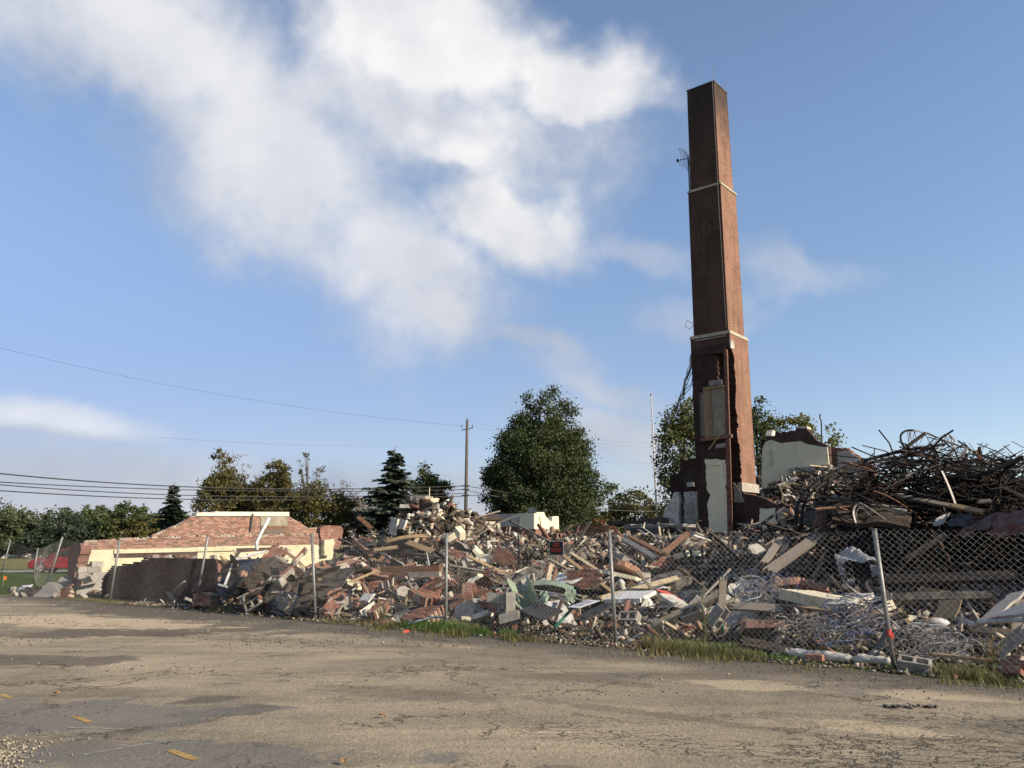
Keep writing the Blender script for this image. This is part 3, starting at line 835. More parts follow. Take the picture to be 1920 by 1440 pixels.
for o in (tier('shaft', 0.785, 0.765, 10.33, 16.85, 'chimney_brick'), tier('shaft', 0.69, 0.655, 16.94, 21.75, 'chimney_brick')):
    o.data.materials.append(MAT['darker_brick'])               # darker brick on every side but the right-hand one
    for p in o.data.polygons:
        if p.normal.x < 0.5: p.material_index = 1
tier('ledge', 0.915, 0.90, 10.2, 10.34, 'stained_concrete')
tier('ledge', 0.80, 0.785, 16.84, 16.95, 'stained_concrete')
tier('cap', 0.68, 0.67, 21.75, 21.82, 'tar_paper')
b = MB()
for (x, y) in ((-0.62, -0.62), (0.62, -0.62), (0.62, 0.62)):
    b = MB(); b.tube([(x, y, 21.5), (x, y, 22.55)], [0.016, 0.008], 5); b.build('lightning_rod', 'light_steel', chim)
b = MB(); b.tube([(0.60, -0.69 - 0.02, 21.8), (0.66, -0.80, 17.0), (0.66, -0.83, 16.8), (0.70, -0.80, 10.5)], 0.014, 5)
b.build('lightning_conductor', 'metal_dark', chim)
# things left on the torn face (local: x along the face, y = -HA is the face)
def fpx(pxs, off=0.0):
    n = -E2; p0 = CH_C + E2 * (-off)
    return [(float(np.dot(on_plane(a, b_, p0, n) - ch_axis, E1)), float(on_plane(a, b_, p0, n)[2])) for a, b_ in pxs]
LX, LZ = np.array([1.0, 0, 0]), np.array([0, 0, 1.0])
def face_part(name, pxs, off, thick, mat, amp=0.0, step=0.15, seed=1, skip=()):
    pts = fpx(pxs, off)
    if amp: pts = ragged(pts, amp, step, random.Random(seed), skip)
    return slab(name, pts, (0, -HA - off, 0), LX, LZ, (0, -1, 0), thick, mat, chim)
o = face_part('plaster', [(1322, 860), (1360, 862), (1365, 905), (1360, 915), (1366, 925), (1363, 945), (1368, 1000), (1329, 1000), (1327, 942), (1332, 928), (1326, 920), (1324, 890)], 0.10, 0.10, 'plaster_cream', 0.03, 0.12, 4, (8,))
tag(o, 'cream plaster left on the torn face')
face_part('panel', [(1329, 868), (1355, 868), (1356, 893), (1352, 893), (1351, 872), (1330, 872)], 0.13, 0.03, 'plaster_cream')
face_part('backing_wall', [(1312, 822), (1366, 822), (1370, 1010), (1320, 1010)], 0.06, 0.06, 'charred_brick', 0.03, 0.14, 6)
face_part('plywood', [(1333, 728), (1358, 726), (1361, 815), (1336, 818)], 0.12, 0.03, 'stained_concrete', 0.01, 0.3, 8)
for pxs, mt in (([(1318, 730), (1327, 729), (1333, 823), (1322, 824)], 'wood_tan'), ([(1312, 737), (1318, 736), (1322, 818), (1315, 819)], 'wood_grey'),
                ([(1327, 728), (1332, 728), (1337, 822), (1332, 822)], 'wood_tan'), ([(1308, 733), (1311, 733), (1315, 815), (1311, 815)], 'wood_dark')):
    face_part('board', pxs, 0.17, 0.04, mt)
face_part('lintel', [(1318, 727), (1356, 722), (1356, 725), (1318, 730)], 0.22, 0.12, 'wood_tan')
face_part('lintel', [(1312, 822), (1371, 814), (1371, 820), (1312, 828)], 0.2, 0.14, 'rust')
face_part('brace', [(1348, 815), (1351, 814), (1330, 843), (1327, 843)], 0.26, 0.05, 'wood_tan')
face_part('steel_channel', [(1357, 655), (1362, 655), (1372, 1000), (1364, 1000)], 0.14, 0.14, 'rust_red')
face_part('pipe', [(1361, 662), (1363, 662), (1374, 1000), (1372, 1000)], 0.2, 0.04, 'rust')
face_part('lintel', [(1308, 660), (1360, 652), (1360, 660), (1308, 668)], 0.08, 0.08, 'charred_brick')
face_part('flashing', [(1303, 638), (1360, 628), (1360, 630.5), (1303, 640.5)], 0.06, 0.06, 'light_steel')
face_part('block', [(1329, 714), (1352, 711), (1352, 721), (1329, 724)], 0.1, 0.1, 'concrete')
face_part('block', [(1342, 833), (1362, 830), (1362, 838), (1342, 841)], 0.1, 0.1, 'concrete')
# white stone foot and a stone block up at the ledge, on the sunny face
b = MB(); b.box((HA + 0.02, 0.1, 3.92), (0.16, 1.65, 0.36), None, 0.02); b.build('stone_foot', 'mortar', chim)
b = MB(); b.box((HA + 0.0, -HA + 0.14, 9.75), (0.06, 0.30, 0.34), None, 0.02); b.build('stone_block', 'plaster_white', chim)
# torn conduits hanging at the far edge
for k in range(7):
    rr = random.Random(40 + k)
    p = np.array([-HA - 0.03, -HA + 0.1, 9.6 - 0.25 * k]); pts = [p.copy()]
    dx = rr.uniform(-0.35, 0.05)
    for j in range(6):
        p = p + np.array([dx * 0.5 + rr.uniform(-0.16, 0.10), rr.uniform(-0.1, 0.1), -rr.uniform(0.2, 0.45)]); pts.append(p.copy())
    b = MB(); b.tube(pts, 0.05 if k == 0 else 0.015, 5); b.build('conduit', 'metal_grey' if k < 2 else 'metal_dark', chim)
b = MB(); b.tube([(-0.79, -0.70, 10.9), (-1.05, -0.8, 11.1), (-1.15, -0.82, 10.85), (-0.95, -0.8, 10.7), (-0.79, -0.7, 10.9)], 0.012, 5); b.build('loose_cable', 'metal_dark', chim)
# grid dish aerial on a mast at the first ledge
dish = empty('dish_aerial', tuple(ch_axis + T * 0.77 + E2 * (-0.6) + UP * 16.95), RZ)
tag(dish, 'small grid dish aerial on a thin mast beside the chimney', 'aerial')
b = MB(); b.tube([(0, 0, 0), (0, 0, 1.75)], 0.028, 6); b.build('mast', 'metal_dark', dish)
b = MB(); b.tube([(0, 0, 1.62), (-0.46, -0.1, 1.62)], 0.02, 5); b.box((-0.47, -0.105, 1.62), (0.06, 0.1, 0.14)); b.build('feed_arm', 'metal_dark', dish)
b = MB()
for k in range(13):
    h = -0.42 + 0.84 * k / 12
    pts = []
    for j in range(9):
        q = -0.40 + 0.8 * j / 8
        pts.append((-0.06 - 0.55 * (h * h + q * q) * 1.0, q, 1.62 + h))
    b.tube(pts, 0.007, 3)
for k in range(5):
    q = -0.40 + 0.8 * k / 4
    b.tube([(-0.06 - 0.55 * (h * h + q * q), q, 1.62 + h) for h in np.linspace(-0.42, 0.42, 9)], 0.010, 3)
b.build('reflector', 'metal_grey', dish)

# ------------------------------------------------------------------ walls standing round the chimney
def wall(name, label, cat, pxs, p0, n, mat, thick, amp=0.03, step=0.12, seed=1, skip=(), stepz=None, parent=None, group=None, base=0.0):
    n = np.asarray(n, float)
    a = np.cross(UP, n)
    pts = px_outline(pxs, np.asarray(p0, float), n, a)
    if amp: pts = ragged(pts, amp, step, random.Random(seed), skip, stepz)
    o = slab(name, pts, (p0[0], p0[1], 0), a, UP, n, thick, mat, parent)
    if label: tag(o, label, cat, group)
    return o
nS_ = -E2; nL = E1
pw = CH_C + E2 * 0.1
wr = empty('stepped_brick_wall', tuple(pw))
tag(wr, 'stepped broken brick wall at the foot of the chimney with cream painted block panels', 'wall')
def child_wall(parent, *a, **k):
    o = wall(*a, **k)
    o.parent = parent
    o.location = -Vector(parent.location)
    return o
child_wall(wr, 'brickwork', None, None, [(1373, 905), (1388, 918), (1396, 926), (1420, 930), (1440, 938), (1475, 948), (1505, 966), (1560, 985), (1560, 1030), (1374, 1030)], pw, nS_, 'charred_brick', 0.4, 0.05, 0.16, 5, (7, 8, 9), 0.0677)
child_wall(wr, 'render_patch', None, None, [(1375, 905), (1384, 915), (1397, 942), (1376, 942)], pw - E2 * 0.03, nS_, 'concrete', 0.03, 0.02, 0.1, 5)
child_wall(wr, 'block_panel', None, None, [(1424, 954), (1454, 953), (1455, 990), (1422, 990)], pw - E2 * 0.05, nS_, 'plaster_cream', 0.05)
child_wall(wr, 'block_panel', None, None, [(1457, 953), (1512, 953), (1512, 990), (1457, 990)], pw - E2 * 0.04, nS_, 'stained_concrete', 0.04)

ps = W(1285, 900, 37.5)
sw_ = empty('smoke_blackened_wall', (ps[0], ps[1], 0))
tag(sw_, 'smoke blackened brick wall fragment left of the chimney foot', 'wall')
child_wall(sw_, 'brickwork', None, None, [(1256, 893), (1262, 889), (1273, 888), (1276, 861), (1309, 860), (1318, 880), (1320, 1000), (1256, 1000), (1257, 930)], ps, nS_, 'charred_brick', 0.5, 0.04, 0.14, 8, (6, 7), 0.0677)
child_wall(sw_, 'opening', None, None, [(1282, 892), (1300, 892), (1300, 905), (1282, 908)], ps - E2 * 0.02, nS_, 'black_paint', 0.05, 0.02)
child_wall(sw_, 'sill_stone', None, None, [(1287, 905), (1300, 904), (1301, 912), (1288, 913)], ps - E2 * 0.12, nS_, 'plaster_white', 0.15, 0.02)
pb = W(1262, 960, 35.0)
wall('block_wall', 'pale concrete block wall with a stepped broken edge left of the chimney', 'wall', [(1240, 992), (1247, 952), (1252, 945), (1258, 938), (1263, 924), (1271, 922), (1273, 935), (1272, 992)], pb, nS_, 'plaster_white', 0.2, 0.03, 0.12, 3)
pb2 = W(1300, 960, 35.8)
wall('block_wall', 'grey white block wall between the broken block wall and the chimney', 'wall', [(1282, 994), (1283, 922), (1320, 920), (1320, 994)], pb2, nS_, 'plaster_white', 0.2, 0.03, 0.12, 4)
wall('block_wall', 'thin end of grey concrete blocks beside the pale block wall', 'wall', [(1272, 994), (1272, 930), (1279, 928), (1280, 994)], pb, nL, 'concrete', 0.2, 0.02, 0.1, 5)
# cream wall up behind the rubble, right of the chimney
pc = W(1490, 850, 41.5)
cw = empty('cream_wall', (pc[0], pc[1], 0))
tag(cw, 'cream plastered upper wall with broken brick top right of the chimney', 'wall')
child_wall(cw, 'plaster', None, None, [(1428, 890), (1429, 842), (1436, 828), (1445, 825), (1465, 831), (1500, 827), (1515, 833), (1540, 838), (1551, 838), (1556, 888), (1556, 960), (1428, 960)], pc, nS_, 'plaster_cream', 0.08, 0.02, 0.15, 6, (8, 9, 10))
child_wall(cw, 'brickwork', None, None, [(1426, 960), (1427, 838), (1438, 822), (1447, 810), (1463, 812), (1468, 809), (1490, 808), (1494, 803), (1512, 803), (1520, 812), (1535, 828), (1554, 836), (1560, 960)], pc + E2 * 0.09, nS_, 'dark_brick', 0.35, 0.05, 0.16, 7, (10, 11), 0.0677)
child_wall(cw, 'coping', None, None, [(1494, 803), (1499, 799), (1513, 799), (1514, 804)], pc + E2 * 0.05, nS_, 'coping_stone', 0.5, 0)
child_wall(cw, 'broken_block', None, None, [(1446, 817), (1449, 806), (1454, 809), (1452, 818)], pc - E2 * 0.05, nL, 'plaster_white', 0.3, 0.02)
child_wall(cw, 'floor_edge', None, None, [(1478, 879), (1556, 871), (1557, 880), (1480, 886)], pc - E2 * 0.35, nS_, 'concrete', 0.4, 0.02, 0.2)
child_wall(cw, 'pipe', None, None, [(1444.5, 842), (1446, 842), (1448, 875), (1446.5, 875)], pc - E2 * 0.06, nS_, 'plaster_white', 0.04, 0)
pc2 = pc + E2 * 0.9
cw2 = empty('grey_wall', (pc2[0], pc2[1], 0))
tag(cw2, 'small grey plastered wall stub sloping down right of the cream wall', 'wall')
child_wall(cw2, 'brickwork', None, None, [(1553, 960), (1553, 838), (1585, 839), (1600, 850), (1618, 860), (1640, 875), (1640, 960)], pc2 + E2 * 0.08, nS_, 'old_brick', 0.4, 0.05, 0.16, 9, (5, 6), 0.0677)
child_wall(cw2, 'plaster', None, None, [(1570, 960), (1570, 846), (1591, 845), (1612, 859), (1612, 960)], pc2, nS_, 'plaster_white', 0.07, 0.02, 0.15, 9, (4,))
child_wall(cw2, 'brick_end', None, None, [(1551, 960), (1551, 838), (1557, 838), (1557, 960)], pc2 - E2 * 0.5, nL, 'old_brick', 0.4, 0.03, 0.14, 9)
b = MB(); p0_ = W(1541, 832, 41.0); b.tube([p0_ - UP * 1.0, p0_, W(1540, 790, 41.0), W(1537, 783, 41.0), W(1538, 776, 41.0)], 0.035, 6)
tag(b.build('vent_pipe', 'metal_dark'), 'thin bent vent pipe standing above the cream wall', 'pipe')

# cream walls in the middle distance
pm = W(960, 985, 39.0)
mw = empty('cream_room_wall', (pm[0], pm[1], 0))
tag(mw, 'low cream painted room wall with grey shaded side below the big green tree', 'wall')
child_wall(mw, 'plaster', None, None, [(918, 964), (972, 963), (973, 994), (960, 1020), (918, 1020)], pm, nS_, 'plaster_white', 0.25, 0.015, 0.2, 3)
pm2 = on_plane(974, 985, pm, nS_) - E1 * 0.0
child_wall(mw, 'plaster', None, None, [(975, 963), (1020, 960), (1023, 968), (1034, 979), (1036, 969), (1047, 968), (1048, 992), (975, 992)], pm2, nL, 'plaster_cream', 0.25, 0.015, 0.15, 3)
child_wall(mw, 'brickwork', None, None, [(972, 992), (1050, 992), (1052, 1030), (972, 1030)], pm2 + E1 * 0.06, nL, 'old_brick', 0.3, 0.02, 0.2, 4)
child_wall(mw, 'base_band', None, None, [(928, 988), (972, 987), (972, 996), (930, 998)], pm - E2 * 0.03, nS_, 'rust', 0.04, 0.0)
child_wall(mw, 'vent', None, None, [(930, 968), (940, 968), (940, 971), (930, 971)], pm - E2 * 0.02, nS_, 'black_paint', 0.05, 0)
pr = W(880, 985, 36.5)
rw = empty('roof_box', (pr[0], pr[1], 0))
tag(rw, 'grey tan roof box with dark brown top band behind the heap', 'roof part')
child_wall(rw, 'side', None, None, [(848, 974), (903, 974), (907, 1015), (848, 1015)], pr, nS_, 'stained_concrete', 1.2, 0.0)
child_wall(rw, 'fascia', None, None, [(846, 967), (904, 966), (905, 974.5), (846, 974.5)], pr - E2 * 0.06, nS_, 'wood_dark', 1.3, 0.0)
b = MB(); q = [W(992, 962, 38.0), W(997, 960, 38.0)]
rk = MB(); rk.box(W(998, 957, 38.3), (0.34, 0.3, 0.24), None, 0.07); tag(rk.build('masonry_lump', 'mortar'), 'pale lump of masonry on top of the cream room wall', 'rubble piece')
# long low brown building far behind, right of the big tree
b = MB(); p = W(1090, 1000, 62.0); q = W(1160, 1000, 60.0)
wall('brown_building', 'low brown brick building beyond the site behind the bare shrubs', 'building', [(1085, 984), (1152, 984), (1152, 1020), (1085, 1020)], W(1120, 990, 58.0), (0, -1.0, 0), 'rust', 6.0, 0)
# dark flat roofs lying left of the block wall
for i, (pxs, D, mt, lab) in enumerate([([(1140, 980), (1180, 976), (1215, 978), (1215, 984), (1140, 985)], 36.0, 'tar_paper', 'black roof sheet lying flat on the heap left of the block wall'),
                                  ([(1195, 972), (1242, 970), (1243, 983), (1200, 984)], 35.5, 'tar_paper', 'torn black roof sheet against the stepped block wall'),
                                  ([(1170, 984), (1280, 982), (1282, 988), (1170, 992)], 34.0, 'concrete', 'long grey slab edge below the block wall'),
                                  ([(1182, 990), (1235, 990), (1235, 1004), (1182, 1004)], 33.0, 'metal_dark', 'dark grey metal panel below the black roof sheet')]):
    wall('fallen_roof_sheet' if i < 2 else ('concrete_slab' if i == 2 else 'metal_sheeting'), lab, 'sheet' if i < 2 else 'panel', pxs, W(pxs[0][0], pxs[0][1], D), nS_, mt, 1.2 if i < 3 else 0.1, 0.03, 0.2, i)

# ------------------------------------------------------------------ sunlit end wall of the building (left), laid brick by brick
pl = SW(26.6, 0.8)
ew = empty('brick_end_wall', tuple(pl))
tag(ew, 'sunlit broken brick end wall with cream coping and yellow painted lower band', 'wall')
aL = np.cross(UP, nL)                                    # runs away from the camera
brick_me = []
for k in range(4):
    b = MB(); b.box((0, 0, 0), (0.194, 0.09, 0.0575), None, 0.003); me = b.mesh('brick'); me.materials.append(MAT['brick_pale']); brick_me.append(me)
ANG_L = math.atan2(aL[1], aL[0])
def lay_bricks(parent, poly, p0, a, n, depth, budget, mat='brick_pale', seed=0, meshes=None, miss=0.0, name='brick'):
    """running bond inside the outline; returns how many became separate parts"""
    rr = random.Random(seed)
    zs = [q[1] for q in poly]; as_ = [q[0] for q in poly]
    ang = math.atan2(a[1], a[0])
    todo = []
    z = min(zs)
    i = 0
    while z < max(zs):
        x = min(as_) - (0.1016 if i % 2 else 0.0)
        while x < max(as_):
            if inside((x + 0.1, z + 0.034), poly) and rr.random() > miss:
                todo.append((x + 0.1 + rr.uniform(-0.004, 0.004), z + 0.034, rr.uniform(-0.006, 0.008)))
            x += 0.2032
        z += 0.0677; i += 1
    todo.sort(key=lambda q: np.hypot(*(p0 + a * q[0])[:2]))
    used = 0; rest = MB()
    par_loc = np.array(parent.location)
    for q in todo:
        P = p0 + a * q[0] + n * (q[2] - 0.045)
        P = np.array([P[0], P[1], q[1]])
        if used < budget:
            o = bpy.data.objects.new(name, (meshes or brick_me)[rr.randrange(len(meshes or brick_me))])
            col.objects.link(o); o.parent = parent
            o.location = P - par_loc; o.rotation_euler = (rr.uniform(-.02, .02), rr.uniform(-.02, .02), ang + rr.uniform(-.015, .015))
            used += 1
        else:
            Mx = np.array(Matrix.Rotation(ang, 3, 'Z'))
            rest.box(P - par_loc, (0.194, 0.09, 0.0575), Mx, 0.003)
    if rest.v:
        o = rest.build('brickwork', mat, parent); o['kind'] = 'stuff'
    return used
low = [(150, 1030), (152, 1022), (162, 1017), (200, 1013), (240, 1011), (300, 1008), (420, 1005), (520, 1003), (600, 1001), (612, 1004), (606, 1022), (420, 1024), (300, 1028)]
lowp = px_outline(low, pl, nL, aL)
lowr = ragged(lowp, 0.05, 0.2, random.Random(5), (9, 10, 11, 12))
plu = pl - nL * 0.14
upp = px_outline([(285, 1012), (288, 1004), (310, 994), (335, 984), (352, 974), (366, 967), (540, 967), (552, 974), (570, 985), (578, 990), (600, 989), (606, 1000), (604, 1008)], plu, nL, aL)
u1 = lay_bricks(ew, lowr, pl, aL, nL, 0.1, 150, 'brick_pale', 1)
u2 = lay_bricks(ew, upp, plu, aL, nL, 0.1, 150, 'brick_pale', 2)
# the mortar bed behind the bricks
def inset_wall(name, poly, p0, off, thick, mat):
    o = slab(name, poly, (p0[0] - off * nL[0], p0[1] - off * nL[1], 0), aL, UP, nL, thick, mat)
    o.parent = ew; o.location = -Vector(ew.location); return o
inset_wall('mortar_core', lowp, pl, 0.012, 0.13, 'mortar')
inset_wall('mortar_core', upp, plu, 0.012, 0.22, 'mortar')
yl = px_outline([(152, 1031), (300, 1028.5), (420, 1024.5), (606, 1021), (622, 1010), (628, 1012), (624, 1045), (600, 1075), (148, 1075), (150, 1045)], pl, nL, aL)
yl[7] = (yl[7][0], -0.05); yl[8] = (yl[8][0], -0.05)
o = inset_wall('painted_band', yl, pl, -0.004, 0.3, 'plaster_yellow'); tag(o, 'pale yellow painted lower band')
bb_ = px_outline([(150, 1064), (600, 1058)], pl, nL, aL)
inset_wall('block_base', [(bb_[0][0] - 0.05, -0.05), (bb_[0][0] - 0.05, 0.72), (bb_[1][0], 0.72), (bb_[1][0], -0.05)], pl, -0.03, 0.05, 'concrete')
sl = px_outline([(213, 1038.5), (370, 1036), (370, 1043), (213, 1046.5)], pl, nL, aL)
o = inset_wall('slot', sl, pl, -0.012, 0.05, 'dark_brick'); tag(o, 'dark long slot in the painted band')
sl = px_outline([(443, 1028), (520, 1026), (520, 1031), (443, 1036)], pl, nL, aL)
inset_wall('slot', sl, pl, -0.012, 0.05, 'dark_brick')
bd = px_outline([(213, 1030.5), (440, 1026), (440, 1032.5), (213, 1038)], pl, nL, aL)
inset_wall('ledge', bd, pl, -0.07, 0.08, 'plaster_yellow')
cp_ = px_outline([(366, 967.5), (368, 962), (378, 960.5), (402, 961), (403, 958.5), (412, 959.5), (541, 960), (541, 967.5)], plu, nL, aL)
o = inset_wall('coping', cp_, plu, -0.05, 0.34, 'coping_stone')
cn = px_outline([(488, 967.5), (538, 967.5), (538, 986), (488, 986)], plu, nL, aL)
o = inset_wall('concrete_panel', cn, plu, -0.03, 0.1, 'stained_concrete')
vt = px_outline([(488, 985), (538, 985), (538, 1003), (488, 1003)], plu, nL, aL)
inset_wall('vent_frame', vt, plu, -0.02, 0.1, 'rust')
for k in range(5):
    y0 = 991.5 + k * 2.2
    v_ = px_outline([(496, y0), (534, y0), (534, y0 + 1.3), (496, y0 + 1.3)], plu, nL, aL)
    inset_wall('louvre', v_, plu, -0.045, 0.03, 'wood_grey')
st_ = px_outline([(470.5, 963), (473.5, 963), (470.5, 985), (468.5, 997), (466.5, 997)], plu, nL, aL)  # thin dark slab put in for a cast shadow on the wall
o = inset_wall('shadow_strip', st_, plu, -0.07, 0.03, 'metal_dark'); tag(o, 'dark strip standing in for a shadow below the coping')
# loose bits of mortar and brick lying on the ledge of the lower part
bb = MB(); rr = random.Random(9)
for k in range(70):
    i = rr.uniform(0, 1); px_ = 160 + 440 * i
    yy = np.interp(px_, [150, 200, 300, 420, 600], [1018, 1013, 1008, 1005, 1001.5])
    P = on_plane(px_, yy, pl - nL * 0.06, nL)
    bb.box(P - pl + np.array([0, 0, 0.01]), (rr.uniform(.05, .2), rr.uniform(.05, .1), rr.uniform(.03, .10)), np.array(Matrix.Rotation(ANG_L + rr.uniform(-.4, .4), 3, 'Z')), 0.015)
o = bb.build('mortar_crumbs', 'mortar', ew); o['kind'] = 'stuff'

# far corner pier of that wall
pf = on_plane(632, 1005, SW(0, 11.2), nS_)
wall('corner_pier', 'broken brick corner pier with black hollows right of the sunlit end wall', 'wall', [(600, 1003), (602, 988), (618, 985), (640, 986), (644, 995), (642, 1010), (636, 1030), (604, 1030)], SW(26.6, 11.0) + E1 * 0.1, nL, 'old_brick', 0.4, 0.04, 0.14, 6, (), 0.0677)
wall('painted_wall_fragment', 'yellow painted wall fragment beside the broken corner pier', 'wall', [(608, 1012), (625, 1010), (628, 1018), (622, 1040), (608, 1042)], SW(26.6, 10.9) + E1 * 0.3, nL, 'plaster_yellow', 0.2, 0.03, 0.14, 7)
# brick pier and block work at the near corner
wall('brick_pier', 'toothed brick pier at the near corner of the end wall beside the red car', 'wall', [(127, 1074), (128, 1025), (136, 1023), (137, 1020), (150, 1019), (152, 1030), (146, 1052), (142, 1068), (138, 1095), (127, 1090)], SW(26.9, 0.62), nS_, 'old_brick', 0.35, 0.02, 0.1, 6, (), 0.0677)
wall('block_backing', 'grey concrete block wall with stepped edge below the yellow band', 'wall', [(146, 1100), (147, 1062), (142, 1052), (151, 1051), (152, 1061), (162, 1061), (162, 1068), (175, 1068), (174, 1053), (190, 1053), (192, 1085), (186, 1092)], pl + nL * 0.35, nL, 'concrete', 0.2, 0.0)

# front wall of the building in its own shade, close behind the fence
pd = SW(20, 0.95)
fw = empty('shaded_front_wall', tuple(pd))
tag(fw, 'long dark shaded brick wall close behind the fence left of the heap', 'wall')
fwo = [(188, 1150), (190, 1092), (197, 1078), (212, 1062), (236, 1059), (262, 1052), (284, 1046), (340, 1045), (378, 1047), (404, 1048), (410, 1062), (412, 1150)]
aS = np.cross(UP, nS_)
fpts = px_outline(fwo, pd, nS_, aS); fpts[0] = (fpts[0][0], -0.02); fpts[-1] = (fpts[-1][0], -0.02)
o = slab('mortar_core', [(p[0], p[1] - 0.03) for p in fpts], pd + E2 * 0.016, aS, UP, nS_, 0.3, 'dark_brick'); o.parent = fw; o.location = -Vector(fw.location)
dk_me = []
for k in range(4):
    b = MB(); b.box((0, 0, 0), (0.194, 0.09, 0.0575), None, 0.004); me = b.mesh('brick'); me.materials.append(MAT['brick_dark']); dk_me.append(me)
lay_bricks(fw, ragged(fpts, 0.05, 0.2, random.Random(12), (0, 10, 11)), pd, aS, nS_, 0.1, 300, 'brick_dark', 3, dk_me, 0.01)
child_wall(fw, 'brick_end', None, None, [(408, 1056), (414, 1056), (414, 1104), (409, 1108)], on_plane(410, 1080, pd - E2 * 0.06, nS_), nL, 'old_brick', 0.1, 0.02, 0.1)
rr = random.Random(12)
for k in range(22):
    px_ = rr.uniform(288, 410); P = on_plane(px_, np.interp(px_, [285, 410], [1045, 1047]), pd + E2 * 0.14, nS_)
    b = MB(); b.box(P - pd + UP * 0.02, (rr.uniform(.1, .26), rr.uniform(.08, .16), rr.uniform(.04, .12)), np.array(Matrix.Rotation(rr.uniform(0, 3), 3, 'Z')), 0.02)
    b.build('broken_brick', 'mortar' if k % 2 else 'brick_pale', fw)
# ------------------------------------------------------------------ chain link fence
fence = empty('chain_link_fence', tuple(SW(0, 0)))
tag(fence, 'sagging galvanized chain link fence along the edge of the car park', 'fence')
FL = Vector(fence.location)
# posts: foot pixel -> s, and where the top leans (ds along fence, dw across)
posts = [(-4.3, 0, 0.02, 1.84), (0.0, 0.12, 0.03, 1.83), (4.35, 0.10, 0.02, 1.86), (8.25, 0.02, 0.0, 1.85), (12.3, 0.32, 0.02, 1.88), (17.4, -0.55, -0.10, 1.86), (22.2, -0.30, 0.0, 1.80), (26.9, -0.75, 0.1, 1.90)]
def wobble(s, z):
    return 0.05 * math.sin(s * 1.3 + z) + 0.03 * math.sin(s * 3.1 + 1.0)
for (s, ds, dw, h) in posts:
    b = MB()
    a0 = SW(s, 0.04, -0.1); a1 = SW(s + ds, 0.04 + dw, h)
    b.tube([a0, a1], 0.031, 10); b.tube([a1, a1 + (a1 - a0) * 0.006], 0.036, 10)
    o = b.build('post', 'galvanized', fence, True); o.location = -FL
def lean_at(s):
    xs = [p[0] for p in posts]
    return np.interp(s, xs, [p[1] for p in posts]), np.interp(s, xs, [p[2] for p in posts])
PI_ = 0.0455
rf = random.Random(21)
for k in range(len(posts) - 1):
    s0, s1 = posts[k][0], posts[k + 1][0]
    n = int((s1 - s0) / PI_)
    allV = []; allQ = []
    nz = 41
    for i in range(n):
        sb = s0 + i * PI_
        P = []
        for j in range(nz + 1):
            z0 = j / nz
            s = sb + (PI_ if (j + i) % 2 else 0.0)
            ds, dw = lean_at(s)
            sag = 0.045 * math.sin((s - s0) / (s1 - s0) * math.pi) + 0.02 * math.sin(s * 2.3)
            htop = 1.83 - sag + 0.05 * (vnoise(s * 0.5, 0.0, 5) - 0.5)
            z = 0.02 + z0 * (htop - 0.02)
            w = -0.02 + dw * z0 + wobble(s, z * 1.4) * (0.35 + 0.65 * abs(math.sin((s - s0) / (s1 - s0) * math.pi))) + (0.006 if j % 2 else -0.006)
            P.append(SW(s + ds * z0 * z0, w, z))
        P = np.array(P)
        r = 0.0018
        off = np.array([E1 * r + UP * 0.0, -E1 * r * 0.5 - E2 * r * 0.87, -E1 * r * 0.5 + E2 * r * 0.87])
        Vv = (P[:, None, :] + off[None]).reshape(-1, 3)
        base = sum(len(v) for v in allV)
        jj = np.arange(nz)[:, None] * 3
        kk = np.arange(3)[None]
        k2 = (kk + 1) % 3
        q = np.stack([jj + kk, jj + k2, jj + 3 + k2, jj + 3 + kk], -1).reshape(-1, 4) + base
        allV.append(Vv); allQ.append(q)
    V = np.concatenate(allV); Q = np.concatenate(allQ)
    o = link('wire_mesh', npmesh('wire_mesh', V - np.array(FL), Q), ['wire'], fence)
# red tape on the nearest post
b = MB(); a0 = SW(0.03, 0.04, 0.42); a1 = SW(0.035, 0.04, 0.50); b.tube([a0, a1], 0.034, 10); b.box(SW(-0.02, 0.0, 0.43), (0.03, 0.01, 0.08)); o = b.build('marker_tape', 'red_flag', fence); o.location = -FL
